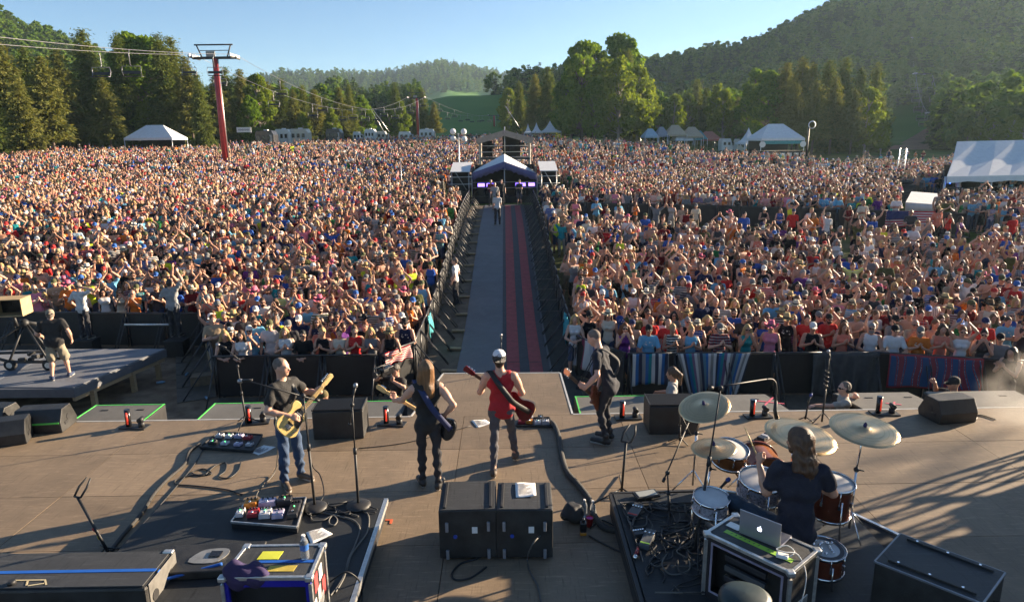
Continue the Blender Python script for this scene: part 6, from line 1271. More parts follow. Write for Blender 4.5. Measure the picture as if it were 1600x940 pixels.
b = G(1120, 842, .3); tp = AY(1112, 770, b[1]+.1); stand('short stand with a blue vocal microphone aimed over the snare drum', b, tp, (AY(1104, 800, b[1]), AY(1130, 757, b[1]+.2)), False, (.7, .3, .55), BLUEG, legs=.2)
b = G(1046, 808, .3); stand('boom stand beside the cable heap at the drum riser', b, AY(1043, 738, b[1]), (AY(1036, 752, b[1]-.05), AY(1076, 660, b[1]+.5)), False, None, legs=.3)
b = G(1062, 690, 0); stand('small stand with angled purple lit clamp in front of the right slatted speaker', b, AY(1062, 644, b[1]), (AY(1060, 640, b[1]), AY(1080, 680, b[1]-.1)), False, None, legs=.18)
b = G(1258, 656, 0); stand('short stand with a blue headed microphone behind the drummer', b, AY(1264, 624, b[1]), None, False, (.3, 0, .9), BLUEG, legs=.14)
b = G(1284, 660, 0); stand('tall thin microphone stand with a coiled cable behind the large cymbal', b, AY(1296, 556, b[1]), None, False, (-.3, 0, .9), legs=.2)
m = MB(); q0 = np.array(AY(1293, 575, b[1])); m.tube([q0+np.array((.035*math.cos(k*.9), .035*math.sin(k*.9), -.011*k)) for k in range(34)], .007, 5); tag(m.build('cable_coil', BLACK), 'coiled black cable wound round the tall thin microphone stand', 'cable')
# guitar stands with padded forks
def fork_stand(label, base, top, tape=True, legs=None, w=.10):
    base = np.array(base, float); top = np.array(top, float)-base; t = thing('guitar_stand', label, 'guitar stand', base); m = MB(); m.tube([(0, 0, .03), top], .017, 8); m.build('pole', STEEL, t)
    s = np.array((.9, -.3, 0)); m = MB(); m.tube([top-s*w*.5, top+s*w*.5], .012, 6); m.build('yoke', BLACK, t)
    for q in (-1, 1): m = MB(); m.tube([top+s*w*.5*q, top+s*w*.6*q+np.array((.05, .05, .10)), top+s*w*.3*q+np.array((.10, .10, .19))], [.012, .013, .010], 7); m.build('fork', BLACK, t)
    if tape:
        m = MB(); m.tube([top*.27, top*.33], .021, 8); m.build('yellow_tape', M('yellow_tape', (.65, .50, .03), .6, 0, .1), t); m = MB(); m.tube([top*.40, top*.42+np.array((-.03, 0, .03))], .016, 7); m.build('red_clip', M('red_tape', (.55, .04, .03), .6, 0, .1), t)
    for k in range(3):
        a = 2.094*k+.3; e = np.array(legs[k])-base if legs else (.26*math.cos(a), .26*math.sin(a), .012); m = MB(); m.tube([top*.12, e], .010, 6); m.build('leg', STEEL, t)
    return t
b = G(166, 857, .05); b[2] = 0; b = np.array(G(170, 866, 0)); fork_stand('black guitar stand with yellow taped pole at the left of the stage', b, AY(121, 776, b[1]+.25))
b = np.array(G(971, 772, 0)); fork_stand('black folding guitar stand right of the long black cable cover', b, AY(978, 690, b[1]), False, (G(928, 786, .01), G(1000, 780, .01), G(968, 742, .01)), .13)

# ------------------------------------------------------------------ drum riser and drums
rz_ = [(1.24, 7.62), (2.6, 7.66), (3.98, 7.05), (4.45, 6.3), (4.45, 3.4), (1.22, 3.4)]
rs = thing('drum_riser', 'low black riser under the drum kit with aluminium edging', 'riser', (0, 0, 0))
MB().prism(rz_, 0, .275).build('riser_base', SKIRT, rs)
for a, b2 in (((1.24, 7.62), (2.6, 7.66)), ((2.6, 7.66), (3.98, 7.05)), ((3.98, 7.05), (4.45, 6.3)), ((1.24, 7.62), (1.22, 3.4))):
    a = np.array(a); b2 = np.array(b2); d = b2-a; MB().box(((a[0]+b2[0])/2, (a[1]+b2[1])/2, .265), (np.linalg.norm(d), .04, .06), rotz(math.atan2(d[1], d[0]))).build('edge_profile', ALU if a[0] > 2 else STEEL, rs)
for x0, x1, y0, y1 in ((1.27, 2.62, 5.2, 7.58), (1.27, 2.62, 3.4, 5.19), (2.63, 3.95, 5.2, 7.02), (2.63, 4.42, 3.4, 5.19), (3.96, 4.42, 5.2, 6.3)): MB().box(((x0+x1)/2, (y0+y1)/2, .29), (x1-x0, y1-y0, .02)).build('deck_panel', RISER, rs)
BRONZE = M('bronze_cymbal', (.58, .43, .25), .33, 1., .12, 3, .15, 90, stretch=(1, 1, 1)); HEADM = M('drum_skin', (.56, .55, .54), .6, 0, .12, 5); AMBER = M('amber_shell', (.20, .065, .018), .22, 0, .35, 4); WALN = M('walnut_shell', (.13, .030, .014), .25, 0, .35, 4); SILV = M('sparkle_silver', (.50, .48, .54), .28, .4, .25, 40)
def cymbal(label, px, py, Y, rad, nrm, base, mark=False):
    c = np.array(AY(px, py, Y)); n = np.array(nrm, float); n /= np.linalg.norm(n); t = thing('cymbal', label, 'cymbal', c); Fm = frame(np.cross((0.2, 1, 0), n), n)
    prof = [(.001, .020), (rad*.10, .019), (rad*.17, .011), (rad*.2, .004), (rad*.5, -.004), (rad*.85, -.014), (rad, -.020), (rad, -.0215), (rad*.85, -.016), (rad*.5, -.006), (.001, .0)]
    m = MB(); m.lathe(prof[::-1], 48, 0, Fm); m.build('plate', BRONZE, t)
    m = MB(); [m.lathe([(rad*k, -.0048-(.0105*(k-.5)/.35)*(k > .5)+.002), (rad*k+.002, -.0048-(.0105*(k-.5)/.35)*(k > .5)+.0028), (rad*k+.004, -.0048-(.0105*(k-.5)/.35)*(k > .5)+.002)][::-1], 48, 0, Fm) for k in (.3, .42, .55, .68, .8, .92)]; tag(m.build('lathe_rings', M('bronze_ring', (.45, .33, .18), .38, 1), t), kind='stuff')
    m = MB(); m.tube([n*.0, n*.05], [.022, .017], 12); m.tube([n*.05, n*.066], .009, 8); m.build('felt_and_nut', M('dark_felt', (.03, .025, .09), .8, 0, 0), t)
    if mark:                                   # faint stamped lettering near the rim
        m = MB(); 
        for k, ch in enumerate(('Z', 'B', 'T')):
            o = np.array((-.22+.0*k, -.10+.045*k, 0)); S_ = {'Z': [(0, 0, 1, 0), (1, 0, 0, 1), (0, 1, 1, 1)], 'B': [(0, 0, 0, 1), (0, 0, 1, .1), (1, .1, .0, .5), (0, .5, 1, .9), (1, .9, 0, 1)], 'T': [(0, 1, 1, 1), (.5, 0, .5, 1)]}[ch]
            for x0, y0, x1, y1 in S_:
                a = np.array((x0*.030, y0*.040, 0))+o; b2 = np.array((x1*.030, y1*.040, 0))+o; d = b2-a; zz = -.0105
                m.box(Fm@((a+b2)/2+(0, 0, zz)), (np.linalg.norm(d)+.005, .006, .002), Fm@rotz(math.atan2(d[1], d[0])))
        m.build('stamped_letters', INK, t)
    s = thing('cymbal_stand', 'chrome tripod stand carrying the '+label.split(' cymbal')[0]+' cymbal', 'cymbal stand', base); top = c-np.array(base); jt = np.array((top[0]*.12, top[1]*.12, top[2]*.62))
    m = MB(); m.tube([(0, 0, .06), jt], .014, 8); m.build('lower_tube', CHROME, s); m = MB(); m.tube([jt, top-n*.01], .010, 8); m.build('upper_tube', CHROME, s); m = MB(); m.ball(jt, .03, n=8); m.tube([jt, jt+np.array((.07, -.03, .0))], .008, 6); m.build('wing_clamp', STEEL, s)
    for k in range(3): a = 2.094*k+1.+base[0]; m = MB(); m.tube([(0, 0, .26), (.26*math.cos(a), .26*math.sin(a), .012)], .009, 6); m.build('leg', CHROME, s)
    return t
cymbal('tilted bronze crash cymbal in front of the right slatted speaker', 1100, 633, 7.35, .295, (-.28, -.22, 1), G(1082, 764, .3))
cymbal('small bronze cymbal left of the snare side', 1115, 697, 6.95, .245, (-.10, -.05, 1), G(1104, 800, .3))
cymbal('large bronze ride cymbal behind the drummer head', 1251, 678, 7.05, .385, (.10, -.15, 1), G(1232, 770, .3))
cymbal('large bronze cymbal with stamped letters right of the drummer', 1351, 668, 6.7, .345, (.02, -.16, 1), G(1326, 832, .3), True)
def drum(label, c, rad, h, nrm, shell, skin=HEADM, legs=0, lugs=8, ring=None):
    c = np.array(c, float); n = np.array(nrm, float); n /= np.linalg.norm(n); Fm = frame(np.cross((0.1, 1, 0), n), n); t = thing('drum', label, 'drum', c)
    T = lambda x, y, z: Fm@np.array((x, y, z))
    m = MB(); m.lathe([(rad*.97, -h), (rad*.97, -.005)], 36, 0, Fm); m.lathe([(.001, -h*.98), (rad*.97, -h*.98)][::-1], 36, 0, Fm); m.build('shell', shell, t)
    m = MB(); m.lathe([(.001, .0), (rad*.9, .0), (rad*.985, -.006)][::-1], 36, 0, Fm); m.build('drum_skin', skin, t)
    for z in (.0, -h+.02): m = MB(); m.lathe([(rad, z-.02), (rad*1.025, z-.02), (rad*1.025, z+.010), (rad*.985, z+.012), (rad*.985, z-.004)], 36, 0, Fm); m.build('hoop', CHROME, t)
    for k in range(lugs):
        a = 6.283*k/lugs; m = MB(); m.tube([T(rad*1.02*math.cos(a), rad*1.02*math.sin(a), .008), T(rad*1.02*math.cos(a), rad*1.02*math.sin(a), -h*.42)], .006, 6); m.box(T(rad*1.0*math.cos(a), rad*1.0*math.sin(a), -h*.45), (.03, .022, .05), Fm@rotz(a)); m.build('lug', CHROME, t)
    if ring: m = MB(); m.lathe([(rad*.70, .002), (rad*.9, .002)][::-1], 36, 0, Fm); m.build('damper_ring', ring, t)
    for k in range(legs):
        a = 6.283*k/legs+.5; x, y = rad*1.05*math.cos(a), rad*1.05*math.sin(a); q = np.array((x, y, 0)); m = MB(); m.tube([q+(0, 0, -h*.3), q+(0, 0, -(c[2]-DRZ)*.6), q*1.12+np.array((0, 0, -(c[2]-DRZ)+.01))], .009, 6); m.build('leg', CHROME, t)
    return t
drum('silver snare drum at the left knee of the drummer', G(1112, 776, .90), .185, .17, (.0, -.12, 1), SILV, legs=3)
drum('amber rack drum under the small bronze cymbal', G(1143, 700, 1.02), .20, .20, (.08, -.22, 1), AMBER, legs=0)
drum('silver rimmed drum with a broad pale skin before the drummer', G(1190, 748, .92), .235, .22, (.0, -.18, 1), SILV, legs=3)
drum('dark walnut floor drum on legs right of the drummer', G(1303, 752, .92), .215, .40, (.02, -.08, 1), WALN, legs=3)
dq = drum('low walnut drum topped with scattered jingles behind the laptop case', G(1288, 856, .62), .20, .24, (0, -.05, 1), WALN, legs=3, ring=M('dark_ring', (.05, .05, .055), .6, 0, .1)); bq = G(1288, 856, .62)
for k in range(16):
    a = 6.283*k/11+.4*(k % 3); rr_ = .05+.085*((k*7) % 5)/5; j_ = thing('jingle', 'small metal jingle lying on the low walnut drum', 'jingle', (bq[0]+rr_*math.cos(a), bq[1]+rr_*math.sin(a), .628), 0, 'jingles on the low drum'); m = MB(); m.ball((0, 0, .010), .016, .016, .011, 8); m.build('disc', CHROME, j_); m = MB(); m.tube([(0, 0, .018), (0, 0, .026)], .005, 6); m.build('stud', CHROME, j_)
kd = thing('bass_drum', 'amber bass drum lying on its side beyond the drummer', 'drum', G(1190, 735, .58)); rotk = np.array([[1, 0, 0], [0, 0, -1.], [0, 1, 0]]); m = MB(); m.lathe([(.26, -.22), (.26, .22)], 36, 0, rotk); m.lathe([(.001, -.2), (.26, -.2)][::-1], 36, 0, rotk); m.lathe([(.001, .2), (.26, .2)], 36, 0, rotk); m.build('shell', AMBER, kd)
for z in (-.22, .22): m = MB(); m.lathe([(.265, z-.02), (.285, z-.02), (.285, z+.02), (.265, z+.02)], 36, 0, rotk); m.build('hoop', WALN, kd)
for q in (-1, 1): m = MB(); m.tube([(q*.2, .1, -.1), (q*.36, .12, -.28)], .010, 6); m.build('spur', CHROME, kd)
# congas-like shoe pile at the lip: crumpled guitar pedals beyond the ride cymbal

# ------------------------------------------------------------------ left riser and its gear
lr = thing('stage_riser', 'low black riser at the front left carrying pedals and a road case', 'riser', (0, 0, 0)); LZ = .25
MB().box((-2.9, 5.65, LZ/2-.012), (2.72, 4.0, LZ-.025)).build('riser_base', SKIRT, lr)
for y0, y1 in ((3.66, 5.2), (5.21, 7.64)): MB().box((-2.91, (y0+y1)/2, LZ-.01), (2.70, y1-y0, .02)).build('deck_panel', RISER, lr)
MB().box((-1.525, 5.65, LZ-.03), (.05, 4.0, .062)).build('edge_profile', ALU, lr); MB().box((-2.9, 7.66, LZ-.03), (2.72, .03, .055)).build('edge_profile', STEEL, lr)
def quadbox(name, label, cat, corners, ztop, zbot, mats, bevel=.008):
    P = [G(x, y, ztop)[:2] for x, y in corners]; c = sum(np.array(p) for p in P)/4; t = thing(name, label, cat, (c[0], c[1], zbot)); L = [tuple(np.array(p)-c) for p in P]
    A = sum(L[i][0]*L[(i+1) % 4][1]-L[(i+1) % 4][0]*L[i][1] for i in range(4)); L = L if A > 0 else L[::-1]
    return t, [np.array(k) for k in L], ztop-zbot
def strip(t, name, a, b, z, w, h, mat, off=0.):
    a = np.array(a, float); b = np.array(b, float); d = b-a; return MB().box(((a[0]+b[0])/2, (a[1]+b[1])/2, z), (np.linalg.norm(d)+off, w, h), rotz(math.atan2(d[1], d[0]))).build(name, mat, t, .003)
PEDC = [M('pedal_'+n, c, .35, .1, .2, 20) for n, c in (('white', (.55, .54, .56)), ('orange', (.55, .20, .02)), ('red', (.35, .03, .04)), ('lilac', (.42, .38, .52)), ('black', (.03, .03, .035)), ('silver', (.40, .40, .42)), ('green', (.05, .2, .08)), ('blue', (.05, .1, .35)))]
LED = M('green_led', (.05, .5, .1), .4, 0, 0, emit=(.1, 1, .2), estr=2.)
def pedalboard(label, corners, z, h, pedals, trim=ALU):
    t, L, hh = quadbox('pedalboard', label, 'pedalboard', corners, z+h, z, None); MB().prism([tuple(k) for k in L], 0, h-.012).build('case_tray', BLACK, t, .006)
    for i in range(4): strip(t, 'edge_trim', L[i], L[(i+1) % 4], h-.01, .016, .03, trim)
    # bilinear placing on the tray
    o = [np.array(G(x, y, z+h)[:2]) for x, y in corners]; c = sum(o)/4; o = [k-c for k in o]; ang = math.atan2(*(o[1]-o[0])[::-1])
    for u, v, w, d, hp, ci in pedals:
        p = (1-u)*(1-v)*o[0]+u*(1-v)*o[1]+u*v*o[2]+(1-u)*v*o[3]; m = MB(); m.box((p[0], p[1], h+hp/2-.008), (w, d, hp), rotz(ang), taper=.94); b_ = m.build('pedal', PEDC[ci], t, .006); R3 = rotz(ang)
        for q in (-1, 0, 1):
            e = R3@np.array((q*w*.28, d*.28, 0)); kn = MB(); kn.tube([(p[0]+e[0], p[1]+e[1], h+hp-.008), (p[0]+e[0], p[1]+e[1], h+hp+.012)], .011, 8); kn.build('knob', BLKGL, b_)
        e = R3@np.array((0, -d*.28, 0)); kn = MB(); kn.tube([(p[0]+e[0], p[1]+e[1], h+hp-.008), (p[0]+e[0], p[1]+e[1], h+hp+.010)], .015, 8); kn.build('foot_switch', CHROME, b_)
        if ci in (4, 0): kn = MB(); kn.ball((p[0]+e[0]*-.1+.0, p[1]+e[1]*-.1, h+hp-.004), .007, n=6); kn.build('light', LED, b_)
    return t
pedalboard('pedalboard in an open silver edged case on the left riser, orange and white pedals', [(384, 783), (478, 776), (464, 822), (361, 814)], LZ, .09, [(.14, .22, .15, .13, .07, 1), (.40, .18, .2, .12, .06, 3), (.68, .16, .17, .14, .07, 4), (.06, .62, .09, .15, .05, 0), (.26, .62, .12, .15, .05, 2), (.46, .64, .13, .17, .06, 0), (.66, .66, .13, .14, .06, 3), (.88, .45, .12, .36, .05, 4)])
pedalboard('black pedalboard on the deck behind the amber guitarist, violet and red pedals', [(342, 674), (410, 678), (395, 703), (312, 697)], 0, .05, [(.15, .3, .11, .10, .05, 5), (.35, .3, .11, .10, .05, 0), (.55, .25, .13, .10, .05, 3), (.75, .3, .12, .10, .05, 2), (.15, .72, .11, .10, .04, 4), (.40, .72, .11, .10, .04, 0), (.66, .72, .11, .10, .04, 3), (.88, .7, .1, .1, .04, 5)], BLACK)
pedalboard('small pedalboard right of the man in red, red orange and white pedals', [(813, 652), (858, 651), (864, 665), (806, 664)], 0, .03, [(.12, .6, .12, .12, .05, 2), (.34, .6, .11, .12, .05, 1), (.60, .7, .11, .11, .05, 0), (.82, .7, .12, .12, .06, 5), (.35, .15, .1, .1, .05, 5), (.7, .2, .1, .1, .05, 4)], BLACK)
# road case, blue light painted on its bay frame
def road_case(label, corners, z, zb, open_mat, sticker=True):
    t, L, h = quadbox('road_case', label, 'road case', corners, z, zb, None)
    o = [np.array(G(x, y, z)[:2]) for x, y in corners]; c = sum(o)/4; o = [k-c for k in o]       # far left, far right, near right, near left
    MB().prism([tuple(k) for k in L], h-.03, h-.004).build('lid', CABTOP, t, .004)
    fl_, fr_, nr, nl = o
    for a, b in ((fl_, fr_), (fr_, nr), (nl, fl_)):
        d = b-a; nrm = np.array((d[1], -d[0]))/np.linalg.norm(d)*.012; m = MB(); m.prism([tuple(a), tuple(b), tuple(b+nrm), tuple(a+nrm)][::1], 0.0, h-.032); m.build('wall', CAB, t)
    m = MB(); e = (fl_-nl)*.35; m.prism([tuple(nl+e), tuple(nr+(fr_-nr)*.35), tuple(nr+(fr_-nr)*.38), tuple(nl+(fl_-nl)*.38)], .02, h-.04); m.build('inner_panel', BLACK, t)
    m = MB(); d = nr-nl
    for a, b, z0, z1 in ((0, .06, .0, h-.03), (.94, 1., .0, h-.03), (.06, .94, h-.10, h-.032), (.06, .94, 0, .06)):
        p, q = nl+d*a, nl+d*b; s = (fl_-nl)/np.linalg.norm(fl_-nl)*.03; m.prism([tuple(p), tuple(q), tuple(q+s), tuple(p+s)], z0, z1)
    m.build('bay_frame', open_mat, t)
    for i in range(4): strip(t, 'edge_trim', o[i], o[(i+1) % 4], h-.012, .030, .034, ALU)
    for p in o: MB().box((p[0]*.985, p[1]*.985, h-.015), (.07, .07, .05)).build('corner_cap', ALU, t, .012)
    for p in (nl, nr, fr_): MB().box((p[0], p[1], h/2-.03), (.03, .03, h-.08)).build('corner_rail', ALU, t)
    if sticker:
        for k in range(5):
            q = nr+(fr_-nr)*(.15+.16*k); dd = (fr_-nr)/np.linalg.norm(fr_-nr); n_ = np.array((dd[1], -dd[0])); zc = h*(.75 if k % 2 else .45); MB().box((q[0]+n_[0]*.004, q[1]+n_[1]*.004, zc), (.10, .006, .13+.04*(k % 3)), rotz(math.atan2(dd[1], dd[0]))).build('sticker', [PAPER, M('sticker_red', (.45, .05, .05), .6), M('sticker_grey', (.3, .3, .3), .6)][k % 3], t)
    q = (nr+fr_)/2; dd = (fr_-nr)/np.linalg.norm(fr_-nr); n_ = np.array((dd[1], -dd[0])); MB().box((q[0]+n_[0]*.01, q[1]+n_[1]*.01, h*.35), (.18, .012, .12), rotz(math.atan2(dd[1], dd[0]))).build('handle_plate', ALU, t, .004)
    return t, o, h
BLUEF = M('blue_wash_bay', (.012, .012, .30), .35, 0, .2); BLUET = M('blue_tape', (.01, .10, .42), .6, 0, .1)  # bay frame colour carries the blue stage wash
t, o, h = road_case('road case with bright blue bay frame and yellow tape patches on the left riser', [(385, 852), (505, 850), (484, 900), (346, 901)], .90, LZ, BLUEF)
def patch(t, o, h, u0, v0, u1, v1, mat, name, skew=.02):
    f = lambda u, v: tuple((1-u)*(1-v)*o[0]+u*(1-v)*o[1]+u*v*o[2]+(1-u)*v*o[3]); m = MB(); pl = [f(u0, v1), f(u1, v1), f(u1+skew, v0), f(u0+skew, v0)]; m.prism(pl, h-.003, h+.001); return m.build(name, mat, t)
YT = M('yellow_tape', (.65, .50, .03), .6, 0, .1); patch(t, o, h, .26, .20, .52, .46, M('lime_tape', (.58, .60, .05), .6, 0, .15), 'tape_patch', .01); patch(t, o, h, .46, .66, .78, .84, M('torn_yellow_tape', (.50, .38, .06), .7, 0, .3), 'tape_patch', .015); patch(t, o, h, .30, .49, 1.0, .57, BLUET, 'blue_tape_strip', .0)
wp = np.array(G(477, 872, .90))
def bottle(label, p, h=.21, r=.034, lab=True, body=None, cap=None):
    t = thing('water_bottle', label, 'bottle', p); gl = body or GLASSM; m = MB(); m.lathe([(.001, .002), (r*.85, .002), (r, .012), (r, h*.30), (r*.94, h*.34), (r, h*.38), (r, h*.66), (r*.92, h*.74), (r*.42, h*.90), (r*.40, h*.95), (.001, h*.95)], 18); m.build('body', gl, t); m = MB(); m.tube([(0, 0, h*.93), (0, 0, h)], r*.46, 12); m.build('cap', cap or PAPER, t)
    if lab: m = MB(); m.lathe([(r*1.015, h*.40), (r*1.02, h*.64)], 18); m.build('label', M('blue_label', (.04, .14, .42), .4, 0, .4, 30), t)
    return t
def glassy(name, col, tr=.85):
    m, nt, b = newmat(name); b.inputs['Base Color'].default_value = tuple(col)+(1,); b.inputs['Transmission Weight'].default_value = tr; b.inputs['Roughness'].default_value = .12; b.inputs['IOR'].default_value = 1.2; MATS[name] = m; return m
GLASSM = glassy('clear_plastic', (.80, .86, .92)); bottle('clear water bottle with blue label standing on the blue bay road case', wp, .24, .038)
bottle('left one of two empty clear bottles by the red cup on the deck', G(913, 806, 0), .23, .034, False); bottle('right one of two empty clear bottles by the red cup on the deck', G(926, 808, 0), .23, .034, False)
cu = thing('cup', 'red plastic cup with pink inside standing before two clear bottles', 'cup', G(921, 822, 0)); m = MB(); m.lathe([(.001, .001), (.030, .001), (.044, .12), (.046, .12), (.045, .125), (.042, .12), (.030, .02), (.001, .02)], 20); m.build('body', M('red_cup', (.50, .02, .03), .4, 0, 0), cu); m = MB(); m.lathe([(.001, .112), (.040, .112)][::-1], 20); m.build('drink', M('pink_drink', (.50, .03, .25), .2), cu)
bt = thing('bottle', 'square dark bottle with amber liquid in front of the red cup', 'bottle', G(911, 834, 0)); m = MB(); m.box((0, 0, .02), (.075, .075, .04)); m.build('base', M('amber_liquid', (.50, .20, .02), .15), bt, .008); m = MB(); m.box((0, 0, .10), (.077, .077, .12)); m.build('body', BLKGL, bt, .01); m = MB(); m.tube([(0, 0, .155), (0, 0, .21)], [.022, .016], 10); m.build('neck', BLKGL, bt)
bgp = np.array(G(897, 812, 0)); F = Field(np.array((-.25, -.2, -.02)), np.array((.25, .2, .28)), .014); [F.ell('skin', np.array((random.uniform(-.08, .08), random.uniform(-.05, .05), .07+.03*k)), (.11-.01*k, .09, .07), None, .04, wob=.012, wf=35) for k in range(4)]; V, Q, l = F.mesh(['skin']); m = MB(); m.add(V, Q.tolist(), 0, True); bo = m.build('bag', M('black_nylon', (.018, .018, .02), .6, 0, .3)); bo.location = tuple(bgp); tag(bo, 'crumpled black cloth bag on the deck left of the bottles', 'bag')
jp = np.array(G(383, 893, .90)); F = Field(np.array((-.26, -.2, -.25)), np.array((.26, .2, .2)), .014); [F.ell('skin', np.array((-.10+.055*k, random.uniform(-.04, .04), -.02-.02*(k % 3))), (.10, .075, .13-.01*k), None, .04, wob=.014, wf=38) for k in range(5)]; V, Q, l = F.mesh(['skin']); m = MB(); m.add(V, Q.tolist(), 0, True); bo = m.build('jacket', M('violet_black_cloth', (.030, .018, .07), .85, 0, .3)); bo.location = tuple(jp); tag(bo, 'dark violet jacket slung over the near edge of the blue bay case', 'jacket')
# long black case at the far left with blue tape
lc = thing('long_case', 'long black equipment case with blue tape at the lower left', 'equipment case', (-5.05, 5.97, 0)); MB().box((0, 0, .235), (3.2, .60, .47)).build('body', CAB, lc, .03); MB().box((0, .0, .477), (3.14, .56, .012)).build('lid', CABTOP, lc, .004)
MB().box((0, -.04, .4855), (3.15, .045, .003)).build('blue_tape_strip', BLUET, lc); MB().box((1.603, -.04, .38), (.004, .045, .2)).build('blue_tape_strip', BLUET, lc); MB().box((1.604, .02, .30), (.010, .54, .34)).build('end_plate', M('grey_end_plate', (.14, .135, .125), .6, .2, .25, 8), lc, .004)
for y in (-.16, .16): m = MB(); m.tube([(1.608, y, .30), (1.616, y, .30)], .055, 14); m.build('latch_dish', BLACK, lc)
m = MB(); m.box((.43, -.17, .4865), (.30, .016, .003)); m.box((.61, -.205, .4865), (.10, .016, .003), rotz(-.9)); m.box((.54, -.24, .4865), (.13, .016, .003), rotz(.25)); m.box((.44, -.215, .4865), (.08, .016, .003), rotz(-1.1)); m.build('cream_tape_mark', M('cream_tape', (.5, .42, .25), .8), lc)
m = MB(); m.tube([(.30, -.22, .485), (.30, -.22, .52)], [.04, .03], 10); m.build('rubber_knob', BLACK, lc)
for x in (-1.5, 1.55): MB().box((x, .27, .478), (.10, .06, .03)).build('corner_cap', ALU, lc, .01)
hb = thing('hatch_lid', 'flat black lid with a recessed handle dish left of the blue bay case', 'lid', G(330, 868, LZ+.1)); MB().box((0, 0, -.05), (1.0, .50, .09), rotz(.06)).build('panel', CAB, hb, .012)
m = MB(); m.prism(smooth_poly([(-.20, -.10), (.06, -.12), (.16, .0), (.14, .12), (-.02, .13), (-.14, .08)], 3), -.003, .004); m.build('handle_dish', M('silver_dish', (.35, .34, .31), .4, .6, .3), hb); MB().box((.04, .02, .012), (.12, .10, .012)).build('handle', BLKGL, hb, .003)
cable('blue tape band running from the long case to the blue bay case', [G(255, 905, .30), G(300, 893, .32), G(347, 880, .36)], .016, BLUET, cat='tape')
# ------------------------------------------------------------------ right riser gear: rack case, laptop, tubs
PURP = M('black_laminate', (.014, .013, .018), .5, .1, .3); t, o, h = road_case('black rack case with pale violet frame carrying the silver laptop', [(1149, 803), (1278, 858), (1236, 893), (1104, 831)], .96, .30, PURP, False)
o = [np.array(G(x, y, .96)[:2])-sum(np.array(G(a, b, .96)[:2]) for a, b in [(1149, 803), (1278, 858), (1236, 893), (1104, 831)])/4 for x, y in [(1149, 803), (1278, 858), (1236, 893), (1104, 831)]]
fa, fb_ = o[3], o[2]; fd = fb_-fa; fn_ = np.array((fd[1], -fd[0])); fn_ = fn_/np.linalg.norm(fn_)*.006; LIL = M('lilac_frame', (.30, .27, .36), .45, .3, .2)
for u0, u1, z0, z1 in ((.07, .93, h*.86, h*.89), (.07, .93, h*.10, h*.13), (.07, .095, h*.13, h*.86), (.905, .93, h*.13, h*.86)):
    m = MB(); p0_, p1_ = fa+fd*u0, fa+fd*u1; m.prism([tuple(p0_), tuple(p0_+fn_), tuple(p1_+fn_), tuple(p1_)], z0, z1); m.build('frame_line', LIL, t)
for k in range(4): zz = h*(.2+.16*k); m = MB(); m.box(((fa+fd*.45)[0]-fn_[0]*14, (fa+fd*.45)[1]-fn_[1]*14, zz), (.40, .04, .055), rotz(math.atan2(fd[1], fd[0]))); m.build('rack_unit', PEDC[4] if k % 2 else M('grey_box', (.06, .065, .07), .5), t, .004)
patch(t, o, h, .12, .62, .92, .74, M('lime_label_tape', (.30, .55, .06), .6, 0, .1), 'label_tape', 0)
f_ = lambda u, v: (1-u)*(1-v)*o[0]+u*(1-v)*o[1]+u*v*o[2]+(1-u)*v*o[3]
m = MB(); rs_ = random.Random(3)
for k in range(12):
    if k == 7: continue
    p = f_(.20+.055*k, .68); a = math.atan2(*(o[1]-o[0])[::-1]); m.box((p[0], p[1], h+.0018), (.022, .004, .001), rotz(a+rs_.choice((0, 1.2, 1.57, .6)))); m.box((p[0]+.004, p[1]+.003, h+.0018), (.004, .022, .001), rotz(a+rs_.choice((0, .3, -.4))))
tag(m.build('handwriting', INK, t), kind='stuff')
pd = f_(.14, .42); m = MB(); m.box((pd[0], pd[1], h+.004), (.13, .09, .008), rotz(math.atan2(*(o[1]-o[0])[::-1]))); m.build('latch_plate', ALU, t, .003)
a0, a1 = np.array(G(1155, 831, .965)), np.array(G(1219, 857, .965)); e = a1-a0; W0 = np.linalg.norm(e); e /= W0; bk = np.array((-e[1], e[0], 0)); lt = thing('laptop', 'open silver laptop seen from behind, pale apple emblem on its lid', 'laptop', (a0+a1)/2); m = MB(); ang = math.atan2(e[1], e[0])
lapm = M('silver_aluminium', (.42, .41, .45), .35, .7, .05, 10); m.box(bk*.13+np.array((0, 0, .008)), (W0, .25, .016), rotz(ang)); m.build('keyboard_base', lapm, lt, .005)
up = np.array((0, 0, 1.))*.995-bk*.06; up /= np.linalg.norm(up); Fm = frame(e, up); m = MB(); m.box(up*.125, (W0, .010, .25), np.stack([e, np.cross(up, e), up], 1)); m.build('lid', lapm, lt, .004)
S3 = np.stack([e, up, np.cross(e, up)], 1); lg = MB(); ap = smooth_poly([(0, .013), (.012, .017), (.021, .008), (.017, .001), (.021, -.010), (.010, -.022), (0, -.019), (-.010, -.022), (-.021, -.008), (-.021, .006), (-.012, .017)], 4); lg.prism(ap, .0055, .0066, 0, S3, up*.12); lg.prism(smooth_poly([(.001, .020), (.010, .026), (.010, .034), (.001, .029)], 3), .0055, .0066, 0, S3, up*.12); lg.build('emblem', M('lit_emblem', (.8, .8, .9), .4, 0, 0, emit=(.8, .85, 1), estr=.8), lt)
ad = thing('power_adapter', 'white power adapter with looped cable on the rack case corner', 'adapter', G(1222, 870, .965)); MB().box((0, 0, .016), (.10, .06, .032), rotz(-.5)).build('body', PAPER, ad, .008); m = MB(); m.tube(spline([(.05, -.02, .016), (.12, .03, .03), (.08, .10, .05), (-.02, .08, .03), (.02, .0, .05), (.14, .0, .02), (.16, -.14, -.10), (.12, -.16, -.4)], 6), .005, 5); m.build('cord', PAPER, ad)
